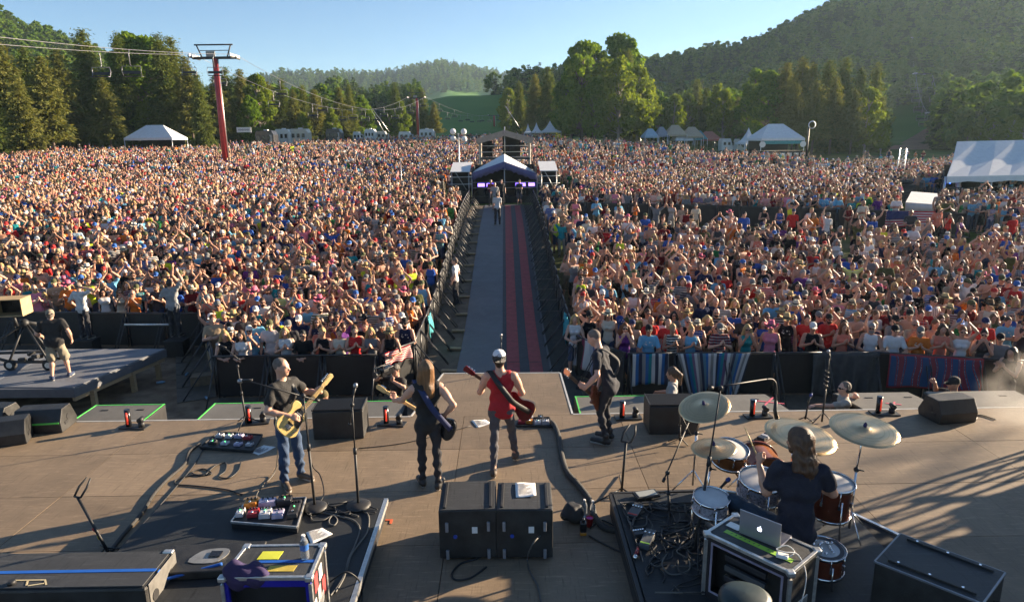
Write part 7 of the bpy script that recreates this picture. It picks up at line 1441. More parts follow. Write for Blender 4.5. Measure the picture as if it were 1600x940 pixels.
bc = [(1407, 832), (1571, 893), (1536, 941), (1367, 875)]; t, L, h = quadbox('flight_case', 'big scuffed black flight case at the lower right with two top rails', 'flight case', bc, .76, 0, None)
MB().prism([tuple(k) for k in L], .06, h-.02).build('body', CAB, t, .012); MB().prism([tuple(k*.985) for k in L], h-.021, h).build('lid', CABTOP, t, .004)
o = [np.array(G(x, y, .76)[:2]) for x, y in bc]; c = sum(o)/4; o = [k-c for k in o]; f_ = lambda u, v: (1-u)*(1-v)*o[0]+u*(1-v)*o[1]+u*v*o[2]+(1-u)*v*o[3]
for v in (.13, .88): strip(t, 'skid_rail', f_(.10, v), f_(.92, v), h+.012, .026, .022, STEEL)
for i in range(4): strip(t, 'edge_trim', o[i], o[(i+1) % 4], h-.012, .018, .02, M('grey_trim', (.22, .23, .25), .4, .5))
for k in range(3):
    for v in (.13, .88): p = f_(.2+.3*k, v); m = MB(); m.tube([(p[0], p[1], h+.022), (p[0], p[1], h+.03)], .012, 8); m.build('bolt', CHROME, t)
for p in o: m = MB(); q = p*.85; m.tube([(q[0]-.02, q[1], .05), (q[0]+.02, q[1], .05)], .05, 12); m.build('caster', BLACK, t)
cs = o[1]+(o[1]-o[0])*.06+(o[2]-o[1])*.35; m = MB(); m.tube([(cs[0]-.08, cs[1], .58), (cs[0]+.02, cs[1], .55), (cs[0]+.05, cs[1]-.02, .52)], .03, 8); m.build('caster_arm', STEEL, t); m = MB(); m.tube([(cs[0]+.07, cs[1]-.045, .50), (cs[0]+.07, cs[1]+.01, .50)], .075, 18); m.build('caster', BLACK, t)
st = thing('stool', 'dark green padded round stool in front of the rack case', 'stool', np.array((G(1165, 925, .98)[0], G(1165, 925, .98)[1], .30))); m = MB(); m.lathe([(.001, .56), (.19, .56), (.21, .59), (.205, .64), (.16, .67), (.001, .68)], 28); m.build('seat', M('dark_green_vinyl', (.012, .024, .024), .45, 0, .25), st); m = MB(); m.tube([(0, 0, .03), (0, 0, .56)], .03, 10); m.build('post', CHROME, st); m = MB(); m.lathe([(.2, 0), (.2, .02), (.03, .05), (.001, .05)], 20); m.build('base', STEEL, st)
tb = thing('tablet', 'pale tablet in a black frame lying at the front of the drum riser', 'tablet', G(1010, 772, .34)); MB().box((0, 0, 0), (.30, .17, .03), rotz(.25)).build('frame', BLACK, tb, .006); MB().box((0, 0, .017), (.24, .12, .006), rotz(.25)).build('screen', M('pale_screen', (.32, .33, .30), .2, 0, .05), tb)
def stomp(label, px, py, w, d, rz, mat, nk=4, strip_c=None):
    t = thing('effect_unit', label, 'effect unit', G(px, py, .30), rz); MB().box((0, 0, .035), (w, d, .06), taper=.95).build('body', mat, t, .008)
    for k in range(nk): m = MB(); m.tube([(-w*.38+w*.76*k/max(1, nk-1), d*.2, .065), (-w*.38+w*.76*k/max(1, nk-1), d*.2, .08)], .010, 8); m.build('knob', CHROME, t)
    if strip_c: MB().box((0, -d*.38, .067), (w*.8, .02, .004)).build('label_strip', strip_c, t)
stomp('black foot controller with a red label among the drum riser cables', 993, 803, .13, .30, -.5, PEDC[4], 4, M('red_tape', (.55, .04, .03), .6)); stomp('dark grey effect unit with a lime label on the drum riser', 1012, 846, .12, .34, -.45, M('grey_box', (.06, .065, .07), .5), 3, M('lime_label_tape')); stomp('small black junction box at the left edge of the drum riser', 998, 838, .14, .10, .2, PEDC[4], 5)
rm = thing('microphone', 'dark red handheld microphone lying on the drum riser edge', 'microphone', G(995, 862, .33)); m = MB(); m.tube([(.03, .09, 0), (0, 0, 0), (-.02, -.06, 0)], [.014, .02, .02], 10); m.build('handle', M('dark_red_metal', (.22, .02, .03), .35, .3), rm); m = MB(); m.ball((-.03, -.085, .0), .028, n=10); m.build('mic_grille', CHROME, rm)
# ------------------------------------------------------------------ cables
CAB2 = M('grey_cable', (.10, .095, .085), .6, 0, .2); SNK = M('cable_cover', (.030, .028, .026), .75, 0, .3, 20, .5, 60)
gp = lambda L, z=.012: [np.array(G(x, y, z)) for x, y in L]
m = MB(); m.tube([p*np.array((1, 1, 1)) for p in spline(gp([(842, 657), (862, 660), (872, 678), (876, 703), (885, 735), (906, 760), (922, 782), (930, 808), (946, 824), (968, 828)], .03), 9)], .042, 8); tag(m.build('cable_cover', SNK), 'thick black sleeved cable bundle snaking from the small pedalboard to the drum riser', 'cable bundle')
m = MB(); m.tube(spline(gp([(312, 693), (296, 705), (288, 725), (262, 748), (240, 772), (222, 800), (190, 838), (172, 862)], .02), 9), .024, 7); tag(m.build('cable_bundle', SNK), 'black taped cable bundle running from the black pedalboard down the left deck', 'cable bundle')
cable('thin black cable looping on the deck below the set list', gp([(378, 772), (352, 764), (300, 758), (276, 756), (275, 749), (300, 742), (330, 740), (318, 732), (300, 738), (318, 742), (335, 728), (352, 722), (352, 735), (342, 744), (358, 746), (372, 735), (376, 722)]), .010)
cable('black cable trailing beside the taped cable bundle', gp([(318, 700), (300, 730), (262, 775), (205, 838), (185, 858)]), .010)
cable('pale cable from the amber guitarist to the riser pedals', [np.array(G(434, 690, .55)), *gp([(430, 735), (405, 765), (400, 778)], .05)], .007, CAB2)
cable('black cable hanging from the boom microphone stand', [np.array(AY(478, 640, 7.95)), np.array(AY(486, 720, 8.0)), np.array(AY(500, 742, 8.05)), np.array(G(506, 770, LZ+.02)), np.array(G(496, 790, LZ+.02))], .007)
for k, (l, c) in enumerate((('outer grey cable running along the right edge of the left riser', [(566, 795), (576, 806), (574, 830), (560, 850), (548, 868), (540, 893), (528, 915), (516, 930)]), ('inner grey cable curling along the right edge of the left riser', [(505, 800), (530, 806), (552, 812), (562, 825), (556, 848), (545, 872), (538, 900), (524, 925)]))): cable(l, gp(c, LZ+.012), .010, CAB2)
cable('grey cable coiled in a ring between the two left microphone stands', gp([(486, 800), (488, 812), (505, 812), (520, 805), (527, 812), (522, 820), (514, 816), (518, 806), (536, 800), (560, 806)], LZ+.012), .009, CAB2)
cable('black cable arching off the right corner of the left riser', [np.array(G(516, 908, LZ+.02)), np.array(G(540, 893, .42)), np.array(G(560, 905, .30)), np.array(G(566, 925, .02)), np.array(G(566, 945, .02))], .009)
for k in range(5): q = [(478+9*k+random.uniform(-6, 6), 786+random.uniform(0, 14)) for _ in range(1)]; cable('short black patch cable tangled beside the orange pedal board' if k == 0 else ['dark patch cable loop left of the boom stand base', 'dark patch cable loop behind the boom stand base', 'black patch cable between the two round stand bases', 'black patch cable reaching the straight stand base'][k-1], [np.array(G(470+12*k+random.uniform(-12, 12)+18*j, 782+random.uniform(0, 22), LZ+.012+.02*(j % 2))) for j in range(5)], .008)
cable('pale lead plugged into the right speaker cabinet and trailing to the front', [np.array(AY(844, 836, 6.67)), np.array(AY(832, 850, 6.55)), *gp([(824, 872), (828, 892), (840, 915), (846, 945)])], .010, CAB2)
cable('dark cable coil on the deck at the foot of the left speaker cabinet', gp([(770, 860), (745, 872), (720, 880), (706, 895), (712, 905), (735, 902), (760, 885)]), .011)
cable('black cable from the bottles to the drum riser edge', gp([(920, 836), (945, 850), (970, 862), (990, 870)]), .011); cable('thin black cable behind the red cup', gp([(922, 825), (940, 812), (962, 822)]), .009)
cable('cord loop at the black stage wedge', gp([(1508, 645), (1525, 650), (1522, 657), (1508, 655), (1530, 648), (1556, 655)]), .010)
cable('thin dark cable stretched across the deck from the wedge to the pedals', gp([(560, 700), (640, 690), (735, 665)], .008), .006)
CBN = ['black', 'dark', 'grey', 'thin black', 'thick dark']; CBP = ['by the pale tablet', 'under the blue vocal microphone', 'at the riser front edge', 'round the boom stand foot', 'beside the foot controller', 'left of the rack case', 'beneath the snare drum', 'coiled in front of the rack case']
rc = random.Random(5); k = 0
for a in CBP:
    cx, cy = {0: (1030, 792), 1: (1095, 830), 2: (985, 815), 3: (1060, 822), 4: (1010, 815), 5: (1065, 880), 6: (1075, 800), 7: (1040, 868)}[CBP.index(a)]
    for b in CBN:
        n_ = rc.randint(5, 9); rad_ = rc.uniform(14, 36); pts = []; a0 = rc.uniform(0, 6.28); x, y = cx+rc.uniform(-18, 18), cy+rc.uniform(-10, 10)
        for j in range(n_): a0 += rc.uniform(.4, 1.5)*rc.choice((1, 1, 1, -1)); x += rad_*math.cos(a0); y += rad_*.6*math.sin(a0); x = min(max(x, 975+(y-790)*.35), 1105); y = min(max(y, 785), 925); pts.append(np.array(G(x, y, .31+rc.random()*.04)))
        cable('%s cable %s' % (b if b != 'grey' else 'pale grey', a+' on the drum riser' if 'riser' not in a else a), pts, .012 if b == 'thick dark' else .008, CAB2 if b == 'grey' else None, 6)
for px, py, l in ((608, 812, 'right of the left riser'),): q = G(px, py, 0); t = thing('tape_mark', 'orange corner mark of tape on the deck '+l, 'tape', q); MB().box((0, 0, .004), (.09, .03, .004)).build('strip', M('orange_tape', (.65, .13, .05), .6), t); MB().box((.03, -.05, .004), (.03, .07, .004)).build('strip', MATS['orange_tape'], t)
PINK = M('pink_tape', (.62, .10, .16), .6)
for px, py, l in ((1200, 628, 'on the platform behind the bronze cymbal'), (1396, 631, 'on the platform by the black stage wedge')):
    q = G(px, py, -.1); t = thing('tape_cross', 'pink tape cross '+l, 'tape', q); [MB().box((0, 0, .004+.002*k), (.55 if l.startswith('on the platform behind') else .25, .03, .003), rotz(a)).build('strip', PINK, t) for k, a in enumerate((.9, -.35))]
# shoes-like pedal case beyond the ride cymbal
t = thing('pedal_case', 'open wooden pedal case with dark fittings behind the ride cymbal', 'case', G(1200, 690, 0), .7); MB().box((0, 0, .05), (.5, .2, .1)).build('tray', M('worn_wood', (.12, .06, .03), .6, 0, .4), t, .01)
for k in range(5): MB().box((-.2+.1*k, .0, .12), (.07, .12, .05)).build('pedal', PEDC[[4, 5, 4, 5, 4][k]], t, .005)

# ------------------------------------------------------------------ camera crane on the left platform
cz = -.98; dl = thing('camera_crane', 'wheeled black camera crane with tripod mast on the grey platform', 'camera crane', (0, 0, cz)); w1, w2, w3 = np.array(G(78, 578, cz)), np.array(G(18, 578, cz)), np.array(G(-30, 565, cz))
def D(p, z): return np.array((p[0], p[1], z))
for p in (w1, w2, w3, w1+np.array((-.3, .9, 0))):
    m = MB(); m.tube([D(p, .14)-(.0, .05, 0), D(p, .14)+(.0, .05, 0)], .14, 18); wh = m.build('wheel', M('tyre_rubber', (.02, .02, .02), .85), dl); m = MB(); m.tube([D(p, .14)-(.0, .056, 0), D(p, .14)+(.0, .056, 0)], .075, 12); m.build('rim', ALU, wh)
for a, b in ((w1, w2), (w2, w3), (w1, w1+np.array((-.3, .9, 0))), (w3, w1+np.array((-.3, .9, 0)))): m = MB(); m.tube([D(a, .22), D(b, .22)], .04, 8); m.build('chassis_beam', STEEL, dl)
mt = D((w1+w3)/2+np.array((.15, .3, 0)), 0); tp = np.array(AY(38, 505, mt[1]))-np.array((0, 0, cz)); tp[0], tp[1] = tp[0], mt[1]
for p in (w1, w2, w3): m = MB(); m.tube([D(p, .25), tp], .028, 8); m.build('mast_leg', STEEL, dl)
m = MB(); m.tube([tp+(-.35, 0, .1), tp+(.25, .1, -.05)], .05, 8); m.ball(tp, .12, n=10); m.build('crane_head', STEEL, dl); m = MB(); m.tube([tp+(.05, 0, .0), np.array(AY(70, 540, mt[1]-.2))-np.array((0, 0, cz))], .035, 8); m.build('arm', STEEL, dl)
for k in range(6): m = MB(); q = D(w1*.5+w2*.5, .3)+np.array((random.uniform(-.3, .5), random.uniform(-.1, .3), random.uniform(-.05, .1))); m.box(q, (.16, .1, .09), rotz(k)); m.build('fitting', BLACK, dl, .01)
bx0 = np.array(AY(18, 480, mt[1]-.2)); t = thing('hooded_monitor', 'tan open fronted box hood mounted on the camera crane', 'monitor hood', bx0, R(8)); tan = M('tan_board', (.40, .28, .14), .75, 0, .2, 6)
for c, s in (((0, 0, .24), (.72, .5, .02)), ((0, 0, -.18), (.72, .5, .02)), ((-.35, 0, .03), (.02, .5, .40)), ((.35, 0, .03), (.02, .5, .40))): MB().box(c, s).build('panel', tan, t, .004)
MB().box((0, .22, .03), (.68, .02, .40)).build('screen', BLKGL, t); m = MB(); m.tube([(0, 0, -.19), (.05, 0, -.5)], .04, 8); m.build('bracket', STEEL, t)
# pit litter
for px, py, l, c in ((245, 600, 'clear bottle lying on the pit dirt between platform and corner', 0), (258, 638, 'crushed clear bottle on the pit dirt beside the taped platform', 0), (293, 585, 'small clear bottle by the wooden crate in the pit', 0), (322, 622, 'blue bottle on the pit dirt near the left taped platform', 0)):
    q = G(px, py, GND); t = thing('water_bottle', l, 'bottle', (q[0], q[1], GND+.04)); t.rotation_euler = (R(88), 0, random.uniform(0, 3)); m = MB(); m.lathe([(.001, 0), (.035, .0), (.035, .15), (.015, .19), (.015, .21), (.001, .21)], 12); m.build('body', M('blue_plastic_clear', (.20, .34, .46), .2, 0, .1), t)
q = G(318, 600, GND); t = thing('cardboard_crate', 'broken wooden crate with a tilted batten in the left pit corner', 'crate', (q[0], q[1], GND), .4); MB().box((0, 0, .14), (.6, .35, .28)).build('box', M('crate_wood', (.22, .16, .10), .85, 0, .3, 5), t, .01); m = MB(); m.box((.2, .5, .5), (.05, 1.3, .04), frame((1, .1, 0), (0, -.55, 1))); m.build('batten', wd, t)
for px0, px1, py, l in ((195, 270, 507, 'pale pole leaning along the barricade behind the camera platform'),): a, b = np.array(AY(px0, py, 20.5)), np.array(AY(px1, py, 20.4)); m = MB(); m.tube([a, b], .035, 8); tag(m.build('pole', ALU), l, 'pole')

# ------------------------------------------------------------------ mixing tent, scaffold tower, tents
FAB = M('pale_tent_fabric', (.62, .63, .64), .8, 0, .08, 3); FABV = M('violet_valance', (.085, .08, .19), .8, 0, .2, 4); TRUSS = M('truss_grey', (.30, .30, .30), .45, .6, .2); DRAPE = M('black_drape', (.012, .012, .014), .95, 0, .3, 4)
def tube1(t, name, pts, r, mat, n=6): m = MB(); m.tube(pts, r, n); return m.build(name, mat, t)
FY = 49.5; fz = hz(0, FY); ft = thing('mixing_tent', 'open fronted mixing tent with pale gabled roof at the end of the aisle', 'tent', (0, FY, fz))
def FP_(px, py, Y=FY): return np.array(AY(px, py, Y))-np.array((0, FY, fz))
eL, eR, pk = FP_(737, 271), FP_(839, 272), FP_(788, 253); D6 = np.array((0, 5.5, 0)); rp = pk+np.array((0, 2.6, .35))
MB().box(((eL[0]+eR[0])/2, 2.8, .42), (eR[0]-eL[0]+.1, 5.6, .16)).build('floor_deck', STEEL, ft); MB().box(((eL[0]+eR[0])/2, -.02, .25), (eR[0]-eL[0]+.1, .06, .5)).build('skirt', DRAPE, ft)
m = MB(); bl, br = eL+D6, eR+D6; m.add([eL, eR, br, bl, pk, pk+np.array((0, 2.6, .5))], [(0, 4, 5, 3), (4, 1, 2, 5), (3, 5, 2)]); m.build('roof', FAB, ft, 0, .02)
m = MB(); nseg = 14
for a, b in ((eL, pk), (pk, eR)):
    V = []; 
    for i in range(nseg+1): p = a+(b-a)*i/nseg; V += [p+np.array((0, -.05, .03)), p+np.array((0, -.07, -.42-.12*math.sin(i*1.9)**2))]
    m.add(V, [(2*i, 2*i+1, 2*i+3, 2*i+2) for i in range(nseg)], 0, True)
m.build('valance', FABV, ft, 0, .01)
for p in (eL, eR, pk, bl, br): tube1(ft, 'post', [(p[0], p[1]-.02, 0), (p[0], p[1]-.02, p[2])], .045, TRUSS)
m = MB(); m.box(((eL[0]+eR[0])/2, 5.4, 1.5), (eR[0]-eL[0], .05, 2.1)); m.build('back_drape', DRAPE, ft)
for q in (eL, eR): MB().box((q[0], 2.7, 1.5), (.05, 5.2, 2.0)).build('side_drape', DRAPE, ft)
for z in (1.1, 1.5): tube1(ft, 'guard_rail', [(eL[0], -.06, z), (eR[0], -.06, z)], .025, TRUSS)
SCR = M('violet_screen', (.05, .03, .3), .3, 0, 0, emit=(.20, .12, 1.), estr=1.6)
for x, w, l in ((-1.75, .55, 'left'), (-1.05, .7, 'inner left'), (1.1, .8, 'inner right'), (1.9, .5, 'right')):
    t = thing('mixing_desk', 'violet glowing mixing console, %s one inside the mixing tent' % l, 'mixing desk', (x, FY+.7, fz+.5)); MB().box((0, 0, .30), (w, .5, .60)).build('base', DRAPE, t); MB().box((0, -.05, .68), (w, .45, .10), np.array([[1, 0, 0], [0, .94, -.34], [0, .34, .94]])).build('console', STEEL, t); MB().box((0, -.10, .76), (w*.9, .35, .03), np.array([[1, 0, 0], [0, .8, -.6], [0, .6, .8]])).build('screen', SCR, t)
for side, x0, x1, l in ((0, FP_(706, 268)[0], FP_(735, 268)[0]-.12, 'left'), (1, FP_(843, 268)[0]+.12, FP_(869, 268)[0], 'right')):
    t = thing('side_booth', '%s black booth with pale roof beside the mixing tent' % l, 'booth', ((x0+x1)/2, FY, fz)); w = x1-x0; zt = eL[2]+.15
    MB().box((0, 1.4, .5), (w, 2.8, 1.0)).build('base', DRAPE, t); m = MB(); m.add([(-w/2-.1, -.3, zt), (w/2+.1, -.3, zt), (w/2+.1, 2.8, zt+.55), (-w/2-.1, 2.8, zt+.55)], [(0, 1, 2, 3)]); m.build('roof', FAB, t, 0, .05)
    MB().box((0, .5, (zt+1.0)/2), (w, .06, zt-1.0)).build('back_wall', DRAPE, t)
    for x in (-w/2, w/2): tube1(t, 'post', [(x, -.2, 0), (x, -.2, zt)], .04, TRUSS)
    tube1(t, 'brace', [(-w*.3, -.25, zt), (w*.35, -.25, 1.0)], .03, TRUSS)
    for z in (1.4, 1.9): tube1(t, 'guard_rail', [(-w/2-.25, -.3, z), (w/2+.25, -.3, z)], .025, ALU)
tw = thing('scaffold_tower', 'open scaffold tower with gabled canopy standing behind the mixing tent', 'scaffold tower', (0, 58, hz(0, 58))); TWO = np.array((0, 58, hz(0, 58))); TP = lambda px, py, Y=58: np.array(AY(px, py, Y))-TWO
x0, x1 = TP(749, 215)[0], TP(828, 212)[0]; zd, ze, zp = TP(788, 248)[2], TP(788, 217)[2], TP(788, 204)[2]
for x in (x0, x1):
    for y in (0, 3): tube1(tw, 'post', [(x, y, 0), (x, y, ze)], .075, M('weathered_post', (.42, .38, .31), .6, .2, .3, 4))
MB().box(((x0+x1)/2, 1.5, zd), (x1-x0+.1, 3.1, .16)).build('deck', STEEL, tw); tube1(tw, 'post', [((x0+x1)/2, -.05, zd), ((x0+x1)/2, -.05, zp+.3)], .045, ALU)
m = MB(); xm = (x0+x1)/2; m.add([(x0-.25, -.3, ze), (xm, -.3, zp), (x1+.25, -.3, ze), (x0-.25, 3.3, ze), (xm, 3.3, zp), (x1+.25, 3.3, ze)], [(0, 1, 4, 3), (1, 2, 5, 4)]); m.build('canopy', M('grey_canopy', (.26, .23, .20), .8), tw, 0, .12)
for a, b in (((x0-.25, ze), (xm, zp)), ((xm, zp), (x1+.25, ze))): a = np.array((a[0], -.34, a[1]-.2)); b = np.array((b[0], -.34, b[1]-.2)); d = b-a; MB().box((a+b)/2, (np.linalg.norm(d), .10, .46), frame(d, (0, -.001, 1))).build('gable_beam', MATS['grey_canopy'], tw)
MB().box((xm+.55, 1.2, zd+1.0), (1.5, .9, 1.7)).build('equipment_stack', DRAPE, tw, .03); MB().box((x0+.6, 2.2, zd+.8), (.9, .6, 1.3)).build('equipment_stack', DRAPE, tw, .03)
for z in (zd+.55, zd+1.05): tube1(tw, 'guard_rail', [(x0, -.02, z), (x1, -.02, z)], .03, ALU)
for a, b in (((x0, zd), (x0+1.0, zd-1.0)), ((x1, zd), (x1-1., zd-1.))): tube1(tw, 'brace', [(a[0], 0, a[1]), (b[0], 0, b[1])], .04, STEEL)
for x, z in ((x0+.9, ze-.55), (xm+.5, ze-.7), (x1-.7, ze-.5)): MB().box((x, .3, z), (.45, .5, .4), rotz(.3)).build('floodlight', DRAPE, tw, .03)
# balloon lamp mast
t = thing('lamp_mast', 'slim mast with four pale round lamps left of the scaffold tower', 'lamp mast', np.array((AY(718, 270, 55)[0], 55, hz(-4, 55)))); zt = AY(718, 208, 55)[2]-hz(-4, 55); tube1(t, 'pole', [(0, 0, 0), (0, 0, zt)], .06, ALU)
for x, z in ((-.42, .12), (.42, .10), (-.40, -.42), (.45, -.45)): m = MB(); m.ball((x, -.1, zt+z), .23, n=12); m.build('lamp_head', PAPER, t); tube1(t, 'bracket', [(0, 0, zt-.2), (x, -.1, zt+z)], .03, STEEL)
def hip_tent(name, label, px0, px1, pyb, pyt, Y, depth, wall=2.2, mat=FAB, cat='tent', peaked=False, legs=True, drape=None):
    a, b, tp = AY(px0, pyb, Y), AY(px1, pyb, Y), AY((px0+px1)/2, pyt, Y); cx = (a[0]+b[0])/2; z = hz(cx, Y); w = (b[0]-a[0])/2; t = thing(name, label, cat, (cx, Y, z)); hh = max(3., tp[2]-z); e = hh*.62 if not peaked else hh*.5
    m = MB()
    if peaked:
        ring = [(-w, 0), (w, 0), (w, depth), (-w, depth)]; V = []; S_ = 5
        for k in range(S_+1):
            f = k/S_; q = 1-f; zz = e+(hh-e)*(f**2.2)
            V += [(x*q, depth/2+(y-depth/2)*q, zz) for x, y in ring]
        m.add(V, [(4*k+i, 4*k+(i+1) % 4, 4*k+4+(i+1) % 4, 4*k+4+i) for k in range(S_) for i in range(4)])
    else: m.add([(-w, 0, e), (w, 0, e), (w, depth, e), (-w, depth, e), (-w*.35, depth/2, hh), (w*.35, depth/2, hh)], [(0, 1, 5, 4), (1, 2, 5), (2, 3, 4, 5), (3, 0, 4)])
    m.build('roof', mat, t, 0, .03)
    for p, q in (((-w, 0), (w, 0)), ((w, 0), (w, depth)), ((-w, 0), (-w, depth))): m = MB(); m.add([(p[0], p[1], e), (q[0], q[1], e), (q[0], q[1], e-.3), (p[0], p[1], e-.3)], [(0, 1, 2, 3)]); m.build('valance', mat, t, 0, .02)
    for x, y in ((-w, 0), (w, 0), (w, depth), (-w, depth)): tube1(t, 'pole', [(x*.98, y, 0), (x*.98, y, e)], .05, ALU)
    if drape: MB().box((0, depth*.9, e*.5), (2*w*.95, .1, e)).build('back_wall', drape, t)
    return t, w, e, hh
hip_tent('party_tent', 'white marquee with pointed roof in front of the left tree row', 192, 268, 208, 195, 94, 4.5, drape=DRAPE)
hip_tent('far_tent', 'large white peaked tent far behind the scaffold tower', 845, 877, 203, 188, 142, 7, peaked=True); hip_tent('far_tent', 'small white peaked tent next to the large far one', 830, 848, 204, 191, 146, 5, peaked=True); hip_tent('far_tent', 'tiny white peaked tent tip farthest left beyond the scaffold tower', 819, 832, 204, 193, 150, 4, peaked=True)
hip_tent('far_tent', 'white peaked tent left of the covered side stage', 1164, 1190, 213, 199, 108, 4.5, peaked=True)
BEIGE = M('beige_canvas', (.42, .34, .24), .85); 
for a in ((1043, 1074, 205, 195, 'beige camping canopy first behind the right crowd', BEIGE), (1070, 1100, 207, 198, 'lower beige camping canopy next to a bigger one', BEIGE), (1028, 1046, 206, 198, 'grey camping canopy left of the beige ones', M('grey_canvas', (.22, .24, .28), .85)), (1008, 1030, 209, 201, 'pale blue camping canopy by the tall tree clump', M('blue_canvas', (.30, .42, .50), .85)), (1096, 1128, 212, 205, 'faded red dome canopy beside the white vans', M('red_canvas', (.34, .12, .09), .85)), (1056, 1084, 212, 206, 'low pale awning in front of the beige canopies', FAB), (1086, 1106, 210, 204, 'teal awning beside the red dome canopy', M('teal_canvas', (.10, .26, .28), .85))): hip_tent('camping_canopy', a[4], a[0], a[1], a[2], a[3], 126, 4, mat=a[5], peaked=False)
# covered side stage on the right
ss, w, e, hh = hip_tent('side_stage', 'small covered side stage with teal banner and white panels along its front', 1190, 1259, 202, 193, 98, 6, drape=DRAPE); zb = AY(1225, 228, 97.8)[2]-hz(ss.location.x, 98)
MB().box((0, 3, .9), (2*w, 6.2, 1.4)).build('deck', DRAPE, ss); MB().box((0, -.08, e-.55), (2*w*.86, .06, .42)).build('banner', M('teal_banner', (.04, .26, .28), .7, 0, .5, 12), ss)
for k in range(7): MB().box((-w*.9+w*1.8*k/6, -.4, .9), (.62, .08, .85)).build('white_panel', M('white_panel', (.62, .62, .62), .7, 0, .5, 9), ss)
for x in (-w*.92, w*.92): m = MB(); m.tube([(x, -.15, e-.8), (x, -.05, e-.8)], .42, 14); m.build('round_sign', PAPER, ss)
m = MB(); tube1(ss, 'mast', [(w*1.18, .3, 0), (w*1.18, .3, e+1.6)], .12, STEEL); m.lathe([(.42, -.05), (.55, 0), (.42, .05)], 20, 0, np.array([[1, 0, 0], [0, 0, -1.], [0, 1, 0]]), (w*1.30, .2, e+1.8)); m.build('ring_lamp', PAPER, ss)
# dome tents and the lattice mast at the right
def dome(label, px0, px1, pyb, pyt, Y, m1, m2):
    a, b, tp = AY(px0, pyb, Y), AY(px1, pyb, Y), AY(px0, pyt, Y); cx = (a[0]+b[0])/2; z = hz(cx, Y); w = (b[0]-a[0])/2; t = thing('dome_tent', label, 'tent', (cx, Y, z)); h = w*.72
    for k in range(6):
        mb = MB(); mb.sheet(lambda u, v: (w*math.cos((k+u)*math.pi/3)*math.cos(v*1.5), w*math.sin((k+u)*math.pi/3)*math.cos(v*1.5), h*math.sin(v*1.5)), 4, 6); mb.build('panel', m1 if k in (3, 5) else m2, t)
dome('blue and white dome tent on the grass at the right', 1372, 1404, 236, 224, 84, M('azure_canvas', (.06, .28, .45), .8), FAB); dome('green dome tent left of the big white tent', 1436, 1470, 236, 226, 88, M('green_canvas', (.20, .34, .10), .8), M('pale_green_canvas', (.26, .40, .16), .8))
t = thing('lattice_mast', 'pale lattice mast standing in the right crowd', 'lattice mast', np.array((AY(1405, 285, 62)[0], 62, hz(35, 62)))); zt = AY(1405, 232, 62)[2]-hz(35, 62)
for x, y in ((-.35, 0), (.35, 0), (0, .6)): tube1(t, 'upright', [(x, y, 0), (x*.8, y*.8, zt)], .05, ALU)
for k in range(9): z = zt*k/9; tube1(t, 'diagonal', [(-.35, 0, z), (.33, 0, z+zt/9)], .03, ALU); tube1(t, 'rung', [(-.35, 0, z+.02), (.35, 0, z+.02)], .03, ALU)
t = thing('speaker_column', 'black speaker column left of the low white tent in the right crowd', 'loudspeaker', np.array((AY(1413, 300, 46)[0], 46, hz(26.5, 46)))); zt = AY(1413, 288, 46)[2]-hz(26.5, 46); [MB().box((.02*k, 0, zt*(k+.5)/4), (.85, .8, zt/4-.03), rotz(.1)).build('speaker_box', CAB, t, .02) for k in range(4)]; m = MB(); m.ball((0, 0, zt+.12), .5, .4, .16, 12); m.build('rain_cover', DRAPE, t)
# low white tent and the big white tent with its deck
LY = 40.; c = [np.array(AY(x, y, Y)) for x, y, Y in ((1424, 299, LY+2.2), (1489, 304, LY+2.2), (1486, 321, LY), (1415, 316, LY))]; z = hz(27, LY); t = thing('low_tent', 'low white sloping tent in front of the big white tent', 'tent', (c[3][0], LY, z)); o3 = np.array((c[3][0], LY, z)); q = [k-o3 for k in c]
m = MB(); m.add(q, [(3, 2, 1, 0)]); m.build('roof', FAB, t, 0, .04)
for a, b in ((q[3], q[2]), (q[2], q[1]), (q[0], q[3])):
    m = MB(); n_ = 8; V = []
    for i in range(n_+1): p = a+(b-a)*i/n_; w_ = .05*math.sin(i*2.2); V += [p+np.array((0, w_-.02, -.02)), np.array((p[0]*.96+.05, p[1]+w_*2, 0))]
    m.add(V, [(2*i, 2*i+1, 2*i+3, 2*i+2) for i in range(n_)], 0, True); m.build('side_wall', FAB, t, 0, .02)
BY = 44.; bt_ = thing('big_tent', 'big white tent roofing the raised guest deck at the right edge', 'tent', (28.1, BY, hz(29, BY))); o3 = np.array((28.1, BY, hz(29, BY)))
fl_ = float(AY(1500, 318, BY)[2]-o3[2]); ev0 = np.array(AY(1480, 276, BY))-o3; rg0 = np.array(AY(1496, 221, BY+4))-o3; Lx = 16.
mid = (ev0+rg0)/2+np.array((.0, -.1, -.12)); V = []
ns = 12
for k in range(ns+1):
    dx = np.array((Lx*k/ns, 0, .012*k)); s = .10*abs(math.sin(k*math.pi/2)); V += [ev0+dx+np.array((0, -.06, -.42+.10*(k % 2))), ev0+dx, mid+dx-np.array((0, 0, s)), rg0+dx+np.array((0, 0, .0))]
m = MB(); m.add(V, [(4*k+j, 4*k+4+j, 4*k+5+j, 4*k+1+j) for k in range(ns) for j in range(3)], 0, False); m.add([ev0, mid, rg0, rg0+np.array((2.75, 4.2, -2.6))], [(0, 3, 2, 1)]); m.add([rg0, rg0+np.array((Lx, 0, .14)), rg0+np.array((Lx, 4.2, -2.6)), rg0+np.array((2.75, 4.2, -2.6))], [(0, 1, 2, 3)]); m.build('roof', FAB, bt_, 0, .03)
